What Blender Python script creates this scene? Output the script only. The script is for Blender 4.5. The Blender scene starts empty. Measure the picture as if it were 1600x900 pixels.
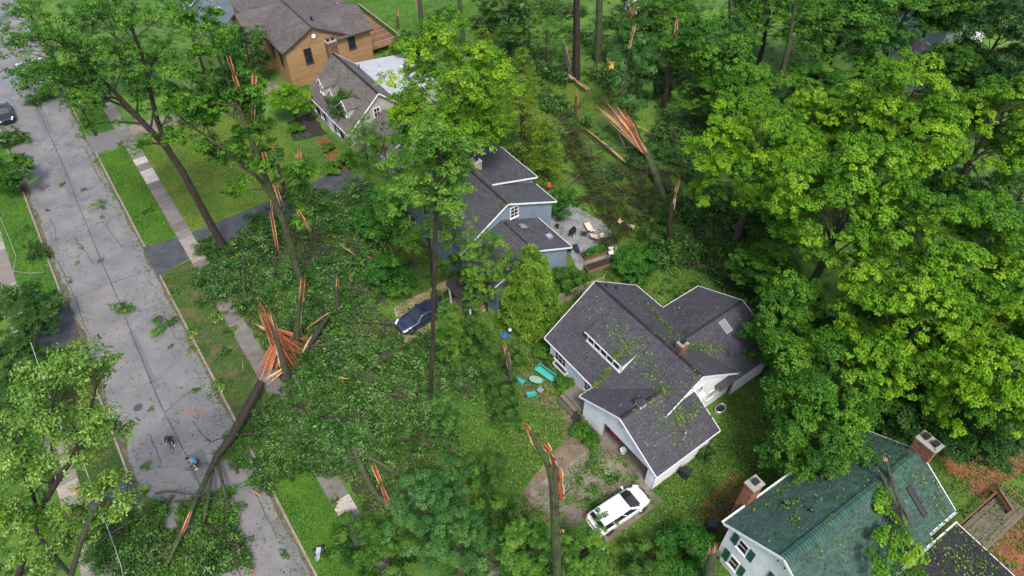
import bpy, math, random
import numpy as np
from mathutils import Vector, Matrix
sc = bpy.context.scene
COL = sc.collection
R = math.radians

# ------------------------------------------------------------ camera
cd = bpy.data.cameras.new("camera"); cam = bpy.data.objects.new("camera", cd); COL.objects.link(cam)
cam.location = (0, 0, 50); cam.rotation_euler = (R(90 - 46.4), 0, R(-36))
cd.sensor_width = 36; cd.lens = 36 * 1067 / 1600; cd.clip_start = 0.5; cd.clip_end = 6000
sc.camera = cam

# ------------------------------------------------------------ sky, sun, exposure (overcast)
SUN_EL, SUN_AZ = R(58), R(200)
w = bpy.data.worlds.new("World"); sc.world = w; w.use_nodes = True
nt = w.node_tree
sky = nt.nodes.new("ShaderNodeTexSky"); sky.sky_type = 'NISHITA'; sky.sun_disc = False
sky.sun_elevation = SUN_EL; sky.sun_rotation = SUN_AZ; sky.dust_density = 4; sky.air_density = 1.0; sky.ozone_density = 1
nt.links.new(sky.outputs[0], nt.nodes["Background"].inputs[0]); nt.nodes["Background"].inputs[1].default_value = 0.13
sd = bpy.data.lights.new("sun", 'SUN'); sd.energy = 1.5; sd.angle = R(11); sd.color = (1.0, 0.95, 0.87)
so = bpy.data.objects.new("sun", sd); COL.objects.link(so); so.location = (0, 0, 120)
dv = Vector((math.sin(SUN_AZ) * math.cos(SUN_EL), math.cos(SUN_AZ) * math.cos(SUN_EL), math.sin(SUN_EL)))
so.rotation_euler = dv.to_track_quat('Z', 'Y').to_euler()
sc.view_settings.view_transform = 'Standard'; sc.view_settings.look = 'None'
sc.view_settings.exposure = 1.0; sc.view_settings.gamma = 1

# ------------------------------------------------------------ helpers
def V(*a): return Vector(a)
def uni(a, b): return random.uniform(a, b)
def s2l(c):
    return tuple(((v / 255) / 12.92 if v / 255 <= .04045 else ((v / 255 + .055) / 1.055) ** 2.4) for v in c) + (1,)

def link(o, parent=None):
    COL.objects.link(o)
    if parent is not None: o.parent = parent
    return o
def tag(o, label=None, cat=None, group=None, kind=None):
    if label: o['label'] = label
    if cat: o['category'] = cat
    if group: o['group'] = group
    if kind: o['kind'] = kind
    return o
def thing(name, label, cat, loc=(0, 0, 0), rotz=0, group=None):
    o = bpy.data.objects.new(name, None); o.empty_display_size = .2
    link(o); o.location = loc; o.rotation_euler = (0, 0, rotz)
    return tag(o, label, cat, group)
def dup(root, loc, rotz=0, scale=None, label=None, group=None):
    r = root.copy(); COL.objects.link(r); r.location = loc; r.rotation_euler = (0, 0, rotz)
    if scale is not None: r.scale = scale
    if label: r['label'] = label
    if group: r['group'] = group
    elif 'group' in r: del r['group']
    for ch in list(root.children):
        c = ch.copy(); COL.objects.link(c); c.parent = r
        for g in list(ch.children):
            d = g.copy(); COL.objects.link(d); d.parent = c
    return r

class MB:
    def __init__(s): s.v = []; s.f = []; s.m = []; s.t = []
    def add(s, vs, fs, m=0, t=None):
        o = len(s.v); s.v.extend([tuple(v) for v in vs])
        for f in fs:
            s.f.append([i + o for i in f]); s.m.append(m); s.t.append(random.random() if t is None else t)
    def box(s, x0, y0, z0, x1, y1, z1, m=0, t=None):
        s.add([(x0, y0, z0), (x1, y0, z0), (x1, y1, z0), (x0, y1, z0), (x0, y0, z1), (x1, y0, z1), (x1, y1, z1), (x0, y1, z1)],
              [(0, 3, 2, 1), (4, 5, 6, 7), (0, 1, 5, 4), (1, 2, 6, 5), (2, 3, 7, 6), (3, 0, 4, 7)], m, t)
    def obox(s, c, ax, ay, az, sx, sy, sz, m=0, t=None):
        c = Vector(c); ax = Vector(ax) * sx / 2; ay = Vector(ay) * sy / 2; az = Vector(az) * sz / 2
        vs = [c + ax * i + ay * j + az * k for k in (-1, 1) for (i, j) in ((-1, -1), (1, -1), (1, 1), (-1, 1))]
        s.add(vs, [(0, 3, 2, 1), (4, 5, 6, 7), (0, 1, 5, 4), (1, 2, 6, 5), (2, 3, 7, 6), (3, 0, 4, 7)], m, t)
    def bar(s, a, b, wd, ht=None, up=(0, 0, 1), m=0, t=None):
        a = Vector(a); b = Vector(b); d = (b - a); L = d.length; d.normalize(); up = Vector(up)
        if abs(d.dot(up)) > .98: up = Vector((1, 0, 0))
        x = d.cross(up).normalized(); z = x.cross(d)
        s.obox((a + b) / 2, d, x, z, L, wd, ht or wd, m, t)
    def tube(s, pts, rad, n=7, m=0, t=None, cap=True, wob=0):
        pts = [Vector(p) for p in pts]; o = len(s.v); k = len(pts); ref = None
        for i, p in enumerate(pts):
            d = (pts[min(i + 1, k - 1)] - pts[max(i - 1, 0)]).normalized()
            if ref is None: ref = Vector((1, 0, 0)) if abs(d.x) < .8 else Vector((0, 1, 0))
            x = (ref - d * ref.dot(d)).normalized(); ref = x; y = d.cross(x)
            r = rad[i] if hasattr(rad, '__len__') else rad
            for j in range(n):
                a = 2 * math.pi * j / n; q = r * (1 + (uni(-wob, wob) if wob else 0))
                s.v.append(tuple(p + x * math.cos(a) * q + y * math.sin(a) * q))
        for i in range(k - 1):
            for j in range(n):
                s.f.append([o + i * n + j, o + i * n + (j + 1) % n, o + (i + 1) * n + (j + 1) % n, o + (i + 1) * n + j]); s.m.append(m); s.t.append(random.random() if t is None else t)
        if cap:
            for e in (list(range(n))[::-1], [(k - 1) * n + j for j in range(n)]):
                s.f.append([o + q for q in e]); s.m.append(m); s.t.append(.5 if t is None else t)
    def shard(s, a, b, wd, th, m=0, t=None, bow=0):
        """one long torn splinter of wood, flat and pointed"""
        a = Vector(a); b = Vector(b); d = (b - a); L = d.length; d.normalize()
        r = Vector((uni(-1, 1), uni(-1, 1), uni(-1, 1))); x = d.cross(r).normalized(); y = d.cross(x)
        c = a + d * L * uni(.35, .55) + y * bow
        q = a + d * L * uni(.75, .85) + y * bow * .5 + x * uni(-.4, .4) * wd
        vs = []
        for p, k in ((a, .55), (c, 1), (q, .45)):
            vs += [p - x * wd / 2 * k, p + y * th / 2 * k, p + x * wd / 2 * k, p - y * th / 2 * k]
        vs.append(b)
        fs = [(3, 2, 1, 0)]
        for r0 in (0, 4):
            for j in range(4): fs.append((r0 + j, r0 + (j + 1) % 4, r0 + 4 + (j + 1) % 4, r0 + 4 + j))
        for j in range(4): fs.append((8 + j, 8 + (j + 1) % 4, 12))
        tt = random.random() if t is None else t
        o = len(s.v); s.v.extend(tuple(v) for v in vs)
        for f in fs: s.f.append([i + o for i in f]); s.m.append(m); s.t.append(min(1, max(0, tt + uni(-.15, .15))))
    def prism(s, poly, off, m=0, t=None):
        """polygon (3d points) extruded by the vector off"""
        n = len(poly); off = Vector(off); P = [Vector(p) for p in poly]
        vs = P + [p + off for p in P]
        fs = [tuple(range(n))[::-1], tuple(range(n, 2 * n))] + [(i, (i + 1) % n, n + (i + 1) % n, n + i) for i in range(n)]
        s.add(vs, fs, m, t)
    def lathe(s, prof, c, n=14, m=0, t=None, sx=1, sy=1):
        o = len(s.v); c = Vector(c)
        for (r, z) in prof:
            for j in range(n):
                a = 2 * math.pi * j / n; s.v.append((c.x + r * math.cos(a) * sx, c.y + r * math.sin(a) * sy, c.z + z))
        k = len(prof)
        for i in range(k - 1):
            for j in range(n):
                s.f.append([o + i * n + j, o + i * n + (j + 1) % n, o + (i + 1) * n + (j + 1) % n, o + (i + 1) * n + j]); s.m.append(m); s.t.append(.5 if t is None else t)
        s.f.append([o + j for j in range(n)][::-1]); s.f.append([o + (k - 1) * n + j for j in range(n)])
        s.m += [m, m]; s.t += [.5, .5]
    def build(s, name, mats, parent=None, smooth=False, kind=None, label=None):
        me = bpy.data.meshes.new(name); me.from_pydata(s.v, [], s.f)
        if not isinstance(mats, (list, tuple)): mats = [mats]
        for mt in mats: me.materials.append(mt)
        me.polygons.foreach_set('material_index', s.m)
        if smooth: me.polygons.foreach_set('use_smooth', [True] * len(s.f))
        at = me.attributes.new('t', 'FLOAT', 'FACE'); at.data.foreach_set('value', s.t)
        me.update()
        o = link(bpy.data.objects.new(name, me), parent)
        if kind: o['kind'] = kind
        if label: o['label'] = label
        return o

# ------------------------------------------------------------ materials
def newmat(name):
    m = bpy.data.materials.new(name); m.use_nodes = True
    return m, m.node_tree, m.node_tree.nodes["Principled BSDF"]
def ramp(nt, cols, pos=None, inter='LINEAR'):
    r = nt.nodes.new("ShaderNodeValToRGB"); e = r.color_ramp.elements; r.color_ramp.interpolation = inter
    n = len(cols)
    while len(e) < n: e.new(.5)
    for i, c in enumerate(cols):
        e[i].position = pos[i] if pos else i / (n - 1); e[i].color = tuple(c[:3]) + (1,)
    return r
def noise(nt, scale, detail=4, rough=.6, coord='Object', sc3=None):
    tc = nt.nodes.new("ShaderNodeTexCoord"); n = nt.nodes.new("ShaderNodeTexNoise")
    n.inputs['Scale'].default_value = scale; n.inputs['Detail'].default_value = detail; n.inputs['Roughness'].default_value = rough
    if sc3:
        mp = nt.nodes.new("ShaderNodeMapping"); mp.inputs['Scale'].default_value = sc3
        nt.links.new(tc.outputs[coord], mp.inputs[0]); nt.links.new(mp.outputs[0], n.inputs[0])
    else: nt.links.new(tc.outputs[coord], n.inputs[0])
    return n
def mixc(nt, a, b, fac, mode='MIX'):
    m = nt.nodes.new("ShaderNodeMix"); m.data_type = 'RGBA'; m.blend_type = mode
    for i, x in ((6, a), (7, b)):
        if hasattr(x, 'links') or hasattr(x, 'is_output'): nt.links.new(x, m.inputs[i])
        else: m.inputs[i].default_value = tuple(x[:3]) + (1,)
    if hasattr(fac, 'is_output'): nt.links.new(fac, m.inputs[0])
    else: m.inputs[0].default_value = fac
    return m.outputs[2]
def bump(nt, b, h, strength, dist):
    bp = nt.nodes.new("ShaderNodeBump"); bp.inputs['Strength'].default_value = strength; bp.inputs['Distance'].default_value = dist
    nt.links.new(h, bp.inputs['Height']); nt.links.new(bp.outputs[0], b.inputs['Normal'])
def plain(name, c, rough=.6, var=.25, scale=6, metal=0, bmp=0, spec=.5, coat=0, tvar=0):
    m, nt, b = newmat(name)
    n = noise(nt, scale, 5, .65)
    lo = tuple(x * (1 - var) for x in c[:3]); hi = tuple(min(1, x * (1 + var * .6)) for x in c[:3])
    r = ramp(nt, [lo, c, hi], [.25, .5, .75]); nt.links.new(n.outputs[0], r.inputs[0]); col = r.outputs[0]
    if tvar:
        a = nt.nodes.new("ShaderNodeAttribute"); a.attribute_name = 't'
        g = ramp(nt, [(1 - tvar,) * 3, (1 + tvar * .5,) * 3]); nt.links.new(a.outputs['Fac'], g.inputs[0])
        col = mixc(nt, col, g.outputs[0], 1.0, 'MULTIPLY')
    nt.links.new(col, b.inputs['Base Color'])
    b.inputs['Roughness'].default_value = rough; b.inputs['Metallic'].default_value = metal
    b.inputs['Specular IOR Level'].default_value = spec; b.inputs['Coat Weight'].default_value = coat; b.inputs['Coat Roughness'].default_value = .05
    if bmp: bump(nt, b, n.outputs[0], .6, bmp)
    return m
def leafmat(name, cols, trans=.3, rough=.5, hue=.12, spec=.16):
    m, nt, b = newmat(name)
    a = nt.nodes.new("ShaderNodeAttribute"); a.attribute_name = 't'
    r = ramp(nt, cols); nt.links.new(a.outputs['Fac'], r.inputs[0])
    oi = nt.nodes.new("ShaderNodeObjectInfo")
    g = ramp(nt, [(1 - hue, 1 - hue * .7, 1), (1 + hue, 1 + hue * .5, 1 - hue)]); nt.links.new(oi.outputs['Random'], g.inputs[0])
    col = mixc(nt, r.outputs[0], g.outputs[0], 1.0, 'MULTIPLY')
    nt.links.new(col, b.inputs['Base Color']); b.inputs['Roughness'].default_value = rough; b.inputs['Specular IOR Level'].default_value = spec
    tr = nt.nodes.new("ShaderNodeBsdfTranslucent")
    tc = mixc(nt, col, (1.0, 1.1, .5), 1.0, 'MULTIPLY'); nt.links.new(tc, tr.inputs[0])
    mx = nt.nodes.new("ShaderNodeMixShader"); mx.inputs[0].default_value = trans
    nt.links.new(b.outputs[0], mx.inputs[1]); nt.links.new(tr.outputs[0], mx.inputs[2])
    nt.links.new(mx.outputs[0], nt.nodes["Material Output"].inputs[0])
    return m
def rampmat(name, cols, rough=.7, stain=None, sscale=.5, spec=.4, bmp=0):
    """colour by the per-piece value t, with large soft weathering"""
    m, nt, b = newmat(name)
    a = nt.nodes.new("ShaderNodeAttribute"); a.attribute_name = 't'
    r = ramp(nt, cols); nt.links.new(a.outputs['Fac'], r.inputs[0]); col = r.outputs[0]
    if stain:
        n = noise(nt, sscale, 5, .65); g = ramp(nt, [(stain,) * 3, (1, 1, 1), (1.12,) * 3], [.3, .5, .72]); nt.links.new(n.outputs[0], g.inputs[0])
        col = mixc(nt, col, g.outputs[0], 1.0, 'MULTIPLY')
        f = noise(nt, 40, 3, .7); g2 = ramp(nt, [(.82,) * 3, (1.15,) * 3]); nt.links.new(f.outputs[0], g2.inputs[0])
        col = mixc(nt, col, g2.outputs[0], 1.0, 'MULTIPLY')
    nt.links.new(col, b.inputs['Base Color']); b.inputs['Roughness'].default_value = rough; b.inputs['Specular IOR Level'].default_value = spec
    return m
def groundmat(name, cols, scale, pos=None, fine=14, fvar=.35, rough=.9, patch=None, bmp=.05):
    m, nt, b = newmat(name)
    n = noise(nt, scale, 6, .62); r = ramp(nt, cols, pos); nt.links.new(n.outputs[0], r.inputs[0]); col = r.outputs[0]
    f = noise(nt, fine, 6, .75); g = ramp(nt, [(1 - fvar,) * 3, (1 + fvar * .8,) * 3], [.3, .7]); nt.links.new(f.outputs[0], g.inputs[0])
    col = mixc(nt, col, g.outputs[0], 1.0, 'MULTIPLY')
    if patch:
        pc, ps, lo, hi = patch
        pn = noise(nt, ps, 4, .6); pr = ramp(nt, [(0, 0, 0), (1, 1, 1)], [lo, hi]); nt.links.new(pn.outputs[0], pr.inputs[0])
        col = mixc(nt, col, pc, pr.outputs[0])
    nt.links.new(col, b.inputs['Base Color']); b.inputs['Roughness'].default_value = rough
    if bmp: bump(nt, b, f.outputs[0], .8, bmp)
    return m

M = {}
M['bright'] = leafmat('bright_leaves', [(.038, .120, .010), (.085, .225, .012), (.155, .340, .015), (.265, .43, .026)])
M['yellow'] = leafmat('yellow_green_leaves', [(.046, .135, .011), (.098, .235, .013), (.170, .345, .016), (.275, .42, .024)])
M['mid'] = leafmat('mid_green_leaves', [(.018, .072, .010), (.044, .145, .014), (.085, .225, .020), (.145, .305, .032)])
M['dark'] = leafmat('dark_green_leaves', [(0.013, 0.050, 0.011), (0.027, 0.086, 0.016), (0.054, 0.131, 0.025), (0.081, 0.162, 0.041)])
M['pale'] = leafmat('pale_wet_leaves', [(.042, .115, .014), (.095, .210, .026), (.175, .32, .055), (.29, .43, .13)], rough=.4)
M['feather'] = leafmat('feathery_leaves', [(.022, .088, .020), (.048, .155, .034), (.088, .225, .052), (.145, .295, .085)])
M['airy'] = leafmat('airy_leaves', [(.034, .112, .014), (.078, .205, .022), (.138, .295, .034), (.215, .37, .056)])
M['emerald'] = leafmat('emerald_leaves', [(0.015, 0.083, 0.013), (0.030, 0.135, 0.015), (0.053, 0.180, 0.021), (0.090, 0.225, 0.030)])
M['spruce'] = leafmat('spruce_sprays', [(.06, .16, .018), (.11, .24, .022), (.18, .32, .032), (.26, .39, .06)])
M['cypress'] = leafmat('cypress_sprays', [(.06, .15, .014), (.11, .22, .018), (.17, .29, .022), (.24, .35, .034)])
M['fresh'] = leafmat('fresh_torn_leaves', [(.022, .080, .012), (.05, .145, .022), (.095, .23, .040), (.16, .32, .085)])
M['fallen'] = leafmat('torn_leaves', [(.010, .046, .007), (.024, .088, .013), (.058, .160, .026), (.12, .25, .055), (.22, .36, .14)], rough=.42)
M['olive'] = leafmat('olive_torn_leaves', [(0.038, 0.072, 0.015), (0.072, 0.119, 0.024), (0.119, 0.162, 0.038), (0.196, 0.230, 0.085)], rough=.5)
M['litter'] = leafmat('litter_leaves', [(0.028, 0.076, 0.010), (0.056, 0.132, 0.014), (0.096, 0.200, 0.020), (0.152, 0.248, 0.056), (0.240, 0.280, 0.120)])
M['under'] = leafmat('undergrowth_leaves', [(0.015, 0.064, 0.012), (0.038, 0.111, 0.019), (0.068, 0.170, 0.024), (0.111, 0.221, 0.034)])
def barkmat(name, lo, mid, hi, moss=None):
    m, nt, b = newmat(name)
    n = noise(nt, 5, 6, .7, sc3=(2.2, 2.2, .35)); r = ramp(nt, [lo, mid, hi], [.36, .52, .7]); nt.links.new(n.outputs[0], r.inputs[0]); col = r.outputs[0]
    if moss:
        q = noise(nt, 1.1, 4, .6); g = ramp(nt, [(0, 0, 0), (1, 1, 1)], [.45, .62]); nt.links.new(q.outputs[0], g.inputs[0]); col = mixc(nt, col, moss, g.outputs[0])
    nt.links.new(col, b.inputs['Base Color']); b.inputs['Roughness'].default_value = .85; b.inputs['Specular IOR Level'].default_value = .25
    bump(nt, b, n.outputs[0], .9, .06)
    return m
M['bark'] = barkmat('wet_bark', (.014, .012, .010), (.042, .034, .027), (.085, .070, .055))
M['greybark'] = barkmat('grey_bark', (.022, .02, .017), (.075, .068, .056), (.14, .125, .10), (.055, .075, .035))
M['mossbark'] = barkmat('mossy_bark', (.018, .017, .012), (.06, .062, .036), (.11, .11, .07), (.06, .095, .03))
M['wood'] = rampmat('torn_wood', [(.11, .030, .013), (.28, .075, .028), (.47, .145, .052), (.52, .21, .09), (.60, .42, .24)], .8, .6, 3.5)
X = lambda p, r: (*p, r)
M['palewood'] = rampmat('pale_torn_wood', [(.20, .075, .033), (.42, .19, .09), (.52, .33, .18), (.64, .50, .32)], .8, .6, 3.5)
# ------------------------------------------------------------ ground, road, pavements
M['lawn'] = groundmat('lawn', [(.03, .075, .012), (.055, .125, .014), (.085, .175, .016), (.13, .19, .02)], .12, [.25, .45, .6, .8], patch=((.10, .085, .04), .35, .62, .72))
M['freshlawn'] = groundmat('fresh_lawn', [(.03, .095, .007), (.05, .145, .009), (.075, .18, .011)], .5, [.3, .5, .75], fvar=.3)
M['yellowlawn'] = groundmat('yellow_lawn', [(.045, .10, .009), (.085, .145, .011), (.14, .165, .018)], .35, [.3, .5, .75], fvar=.35)
M['darklawn'] = groundmat('dark_patchy_lawn', [(.022, .055, .010), (.04, .08, .012), (.065, .085, .018)], .4, [.3, .5, .75], fvar=.35, patch=((.115, .088, .04), .45, .5, .66))  # darker grass with brown patches
M['asphalt'] = groundmat('old_asphalt', [(.130, .125, .127), (.165, .158, .160), (.20, .192, .193)], .35, [.3, .5, .7], fine=9, fvar=.14, rough=.75, patch=((.13, .122, .126), .9, .55, .75), bmp=.008)
def wet(m, sc_, lo, hi, r0, r1):
    nt = m.node_tree; b = nt.nodes['Principled BSDF']; n = noise(nt, sc_, 5, .6); r = ramp(nt, [(r0,) * 3, (r1,) * 3], [lo, hi]); nt.links.new(n.outputs[0], r.inputs[0]); nt.links.new(r.outputs[0], b.inputs['Roughness']); b.inputs['Specular IOR Level'].default_value = .6
wet(M['asphalt'], .22, .38, .6, .28, .8)
M['tar'] = plain('tar', (.06, .06, .064), .45, .3, 5)
M['patchtar'] = plain('asphalt_patch', (.125, .122, .126), .7, .3, 4)
M['darkdrive'] = groundmat('dark_asphalt', [(.035, .036, .042), (.055, .056, .064), (.075, .076, .085)], .8, [.3, .5, .7], fine=9, fvar=.25, rough=.6, bmp=.01)
M['concrete'] = groundmat('concrete', [(.12, .103, .080), (.175, .152, .122), (.235, .208, .175)], .6, [.3, .5, .7], fine=10, fvar=.28, rough=.8, patch=((.085, .078, .045), .5, .48, .66), bmp=.008)
M['patiostone'] = groundmat('wet_patio', [(.14, .14, .145), (.21, .21, .22), (.27, .27, .28)], .7, [.3, .5, .7], fine=10, fvar=.2, rough=.55, patch=((.12, .105, .075), .6, .55, .7), bmp=.006)
M['slab'] = rampmat('pavement_slab', [(.11, .10, .095), (.15, .135, .125), (.19, .17, .15), (.42, .38, .33)], .8, .7, 1.2)
M['kerb'] = plain('kerb_stone', (.22, .19, .15), .85, .45, 1.2, bmp=.01)
M['dirt'] = groundmat('dirt', [(.09, .062, .04), (.15, .115, .075), (.20, .16, .11)], .8, [.3, .5, .7], fine=8, fvar=.3)
M['gravel'] = groundmat('tan_gravel', [(.20, .15, .09), (.30, .24, .155), (.37, .30, .21)], .8, [.3, .5, .7], fine=12, fvar=.35)
M['mulch'] = groundmat('red_mulch', [(.10, .045, .022), (.19, .075, .032), (.27, .10, .042)], 1.0, [.3, .5, .7], fine=9, fvar=.5)
M['soil'] = groundmat('black_soil', [(.012, .011, .010), (.022, .02, .018), (.04, .035, .03)], 1.2, [.3, .5, .7], fine=9, fvar=.4)
M['debris'] = groundmat('gutter_debris', [(.06, .055, .03), (.10, .09, .055), (.15, .125, .09)], 1.5, [.3, .5, .7], fine=10, fvar=.5)

g = MB()
xs = [(-2000, 0), (-9.02, 0), (-9.02, -.13), (-.36, -.13), (-.36, 0), (2000, 0)]
for (xa, za), (xb, zb) in zip(xs, xs[1:]):
    g.add([(xa, -2000, za), (xb, -2000, zb), (xb, 2000, zb), (xa, 2000, za)], [(0, 1, 2, 3)])
tag(g.build('ground', M['lawn']), kind='structure')

def sheet(name, poly, z, m, th=.05, parent=None, kind='structure', rough=0):
    b = MB(); P = []
    n = len(poly)
    for i in range(n):                       # uneven edges where rough > 0
        a, c = Vector(poly[i]), Vector(poly[(i + 1) % n]); k = max(1, int((c - a).length / .7)) if rough else 1
        for j in range(k):
            q = a.lerp(c, j / k)
            P.append((q.x + (uni(-rough, rough) if j else 0), q.y + (uni(-rough, rough) if j else 0), z))
    b.prism(P, (0, 0, -th)); b.f[0], b.f[1] = b.f[0][::-1], b.f[1][::-1]
    for i in range(2, len(b.f)): b.f[i] = b.f[i][::-1]
    # counter-clockwise polygons: the first n points are the top
    o = b.build(name, m, parent)
    if kind: o['kind'] = kind
    return o
road = sheet('road', [(-9.0, -60), (-.38, -60), (-.38, 420), (-9.0, 420)], -.118, M['asphalt'], .01)
# debris lying in both gutters
def wavy(x, amp, y0, y1, side):
    pts = []; y = y0
    while y < y1: pts.append((x + side * abs(math.sin(y * .9) * amp + uni(0, amp)), y)); y += .6
    return pts
lft = [(-8.98, 20), *[(x, y) for x, y in wavy(-8.75, .28, 20, 110, 1)], (-8.98, 110)]
sheet('gutter_debris', lft, -.110, M['debris'], .006, road, None)
rgt = [(-.40, 110), *[(x, y) for x, y in wavy(-.55, .16, 20, 110, -1)][::-1], (-.40, 20)]
sheet('gutter_debris', rgt, -.110, M['debris'], .006, road, None)
def strip_path(name, pts, wd, z, m, parent, jit=.02):
    b = MB(); P = []
    for (x0, y0), (x1, y1) in zip(pts, pts[1:]):
        k = max(1, int(math.hypot(x1 - x0, y1 - y0) / .5))
        for j in range(k): P.append((x0 + (x1 - x0) * j / k + uni(-jit, jit), y0 + (y1 - y0) * j / k + uni(-jit, jit)))
    P.append(pts[-1])
    L = []
    for i, p in enumerate(P):
        q = P[min(i + 1, len(P) - 1)]; r = P[max(i - 1, 0)]; d = Vector((q[0] - r[0], q[1] - r[1])).normalized()
        ww = wd * uni(.7, 1.25) / 2; L.append(((p[0] - d.y * ww, p[1] + d.x * ww, z), (p[0] + d.y * ww, p[1] - d.x * ww, z)))
    for (a, b2), (c, d2) in zip(L, L[1:]): b.add([a, b2, d2, c], [(0, 1, 2, 3)])
    return b.build(name, m, parent)
strip_path('tar_seam', [(-4.1, 118), (-4.15, 87), (-4.4, 79.7), (-4.62, 67.4), (-4.65, 59), (-4.8, 54.6), (-4.99, 46.2), (-4.77, 39.2), (-4.7, 20)], .085, -.113, M['tar'], road)
for pts in ([(-6.1, 73), (-5.95, 71.5), (-5.6, 69.5), (-5.4, 67)], [(-3.0, 74), (-2.6, 71), (-2.2, 68)], [(-4.6, 73.5), (-3.6, 73.8), (-2.8, 73.6)], [(-4.5, 80.2), (-3.4, 80.8), (-2.2, 80.6)],
            [(-6.9, 43), (-6.6, 42.6), (-6.6, 39.5)], [(-4.9, 44.2), (-3.4, 44.9), (-1.8, 45.2)], [(-8.4, 63.2), (-5, 63.4), (-2, 62.8), (-.5, 63)], [(-3.3, 42), (-3, 40)], [(-8.3, 70), (-8.1, 63), (-8.2, 58)],
            [(-1.1, 90), (-1.3, 84), (-1.0, 80)], [(-1.5, 57), (-1.6, 52)], [(-6.9, 95.5), (-4.8, 95)], [(-5.5, 48.3), (-3.9, 48.1)], [(-7.6, 78), (-7.4, 76), (-7.9, 73)], [(-1.4, 33), (-1.5, 28)]):
    strip_path('tar_seam', pts, .07, -.112, M['tar'], road, .05)
for poly in ([(-5.0, 79.6), (-4.0, 79.6), (-4.0, 87.5), (-5.0, 87.5)], [(-4.6, 78.9), (-2.9, 78.9), (-2.9, 79.55), (-4.6, 79.55)], [(-4.6, 96), (-3.6, 96), (-3.6, 103.5), (-4.6, 103.5)],
             [(-5.0, 36.3), (-3.5, 36.3), (-3.5, 38.9), (-5.0, 38.9)], [(-5.0, 47), (-4.5, 47), (-4.5, 55.5), (-5.0, 55.5)], [(-5.25, 66.6), (-4.1, 66.6), (-4.1, 68), (-5.25, 68)], [(-1.4, 26), (-.6, 26), (-.6, 29.5), (-1.4, 29.5)]):
    sheet('asphalt_patch', poly, -.1155, M['patchtar'], .002, road, None)
M['paint'] = plain('road_paint', (.55, .55, .53), .7, .4, 3)
sheet('stop_line', [(-4.4, 118), (-.6, 118), (-.6, 118.5), (-4.4, 118.5)], -.1125, M['paint'], .003, road, None)
def manhole(x, y, lab):
    t = thing('manhole_cover', lab, 'manhole cover', (x, y, -.117))
    b = MB(); b.lathe([(.44, 0), (.44, .012), (.40, .016)], (0, 0, 0), 20); b.build('frame', M['patchtar'], t)
    b = MB(); b.lathe([(.36, 0), (.36, .02)], (0, 0, 0), 20)
    for i in range(5): b.box(-.26, -.24 + i * .11, .02, .26, -.2 + i * .11, .026)
    b.build('lid', M['tar'], t)
manhole(-4.67, 67.3, 'round manhole cover set in the patched square on the tar seam')
manhole(-3.25, 81.1, 'worn manhole cover in the road beside the long asphalt patch')
manhole(-6.65, 46.1, 'dark manhole cover in the road nearest the left kerb')

def kerb(name, x0, x1, y0, y1):
    b = MB(); y = y0
    while y < y1:
        L = min(uni(2.4, 3.2), y1 - y); b.box(x0 + uni(-.012, .012), y, -.16, x1 + uni(-.012, .012), y + L - .02, .03 + uni(-.012, .012)); y += L
    tag(b.build(name, M['kerb']), kind='structure')
kerb('kerb', -.37, -.20, -40, 61.3); kerb('kerb', -.37, -.20, 66.6, 87.8); kerb('kerb', -.37, -.20, 92.6, 200)
kerb('kerb', -9.17, -9.0, -40, 36.9); kerb('kerb', -9.17, -9.0, 40.1, 57.1); kerb('kerb', -9.17, -9.0, 62.4, 200)

def slabs(name, x0, x1, y0, y1, step, ts):
    b = MB(); b.box(x0, y0, -.06, x1, y1, .012, t=.1)
    par = tag(b.build(name, M['dirt']), kind='structure')
    protos = {}
    n = int((y1 - y0) / step)
    for i in range(n):
        tv = ts(i, y0 + (i + .5) * step); q = MB(); dz = uni(-.008, .012)
        q.box(-(x1 - x0) / 2 + .012, -step / 2 + .014, 0, (x1 - x0) / 2 - .012, step / 2 - .014, .03, t=tv)
        o = q.build('slab', M['slab'], par); o.location = ((x0 + x1) / 2, y0 + (i + .5) * step, .012 + dz); o.rotation_euler = (uni(-.006, .006), uni(-.006, .006), uni(-.006, .006))
def tside(i, y):
    if 82.5 < y < 84 or 77.8 < y < 81 : return .95 if y > 82 or y < 80 else .9
    if 61.4 < y < 66: return .75
    if 26 < y < 28.6: return .97
    if 42.3 < y < 43.5: return .8
    return uni(.1, .55)
slabs('pavement', 3.0, 4.5, 19, 101.5, 1.5, tside)
slabs('pavement', -14.0, -12.4, 30, 96, 1.5, lambda i, y: uni(.55, .85))

sheet('tree_lawn', [(-.19, 66.3), (2.98, 66.2), (2.98, 87.3), (-.19, 87.7)], .012, M['freshlawn'], .05)
sheet('tree_lawn', [(-.19, 92.6), (2.98, 91.8), (2.98, 101), (-.19, 101)], .012, M['freshlawn'], .05)
sheet('tree_lawn', [(-.19, 18), (2.98, 18), (2.98, 32), (-.19, 32)], .012, M['freshlawn'], .05)
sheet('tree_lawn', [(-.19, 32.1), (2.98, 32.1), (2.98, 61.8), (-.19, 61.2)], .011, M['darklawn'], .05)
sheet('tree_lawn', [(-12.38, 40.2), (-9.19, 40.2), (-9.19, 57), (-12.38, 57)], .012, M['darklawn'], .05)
sheet('tree_lawn', [(-12.38, 62.5), (-9.19, 62.5), (-9.19, 96), (-12.38, 96)], .012, M['freshlawn'], .05)
sheet('front_lawn', [(4.55, 66.2), (15, 66.2), (18.5, 72), (20.5, 79), (15, 88), (4.55, 88)], .008, M['yellowlawn'], .05, rough=.25)
sheet('back_lawn', [(45, 60), (58, 56), (62, 66), (50, 76), (44, 72)], .008, M['yellowlawn'], .05, rough=.3)
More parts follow.
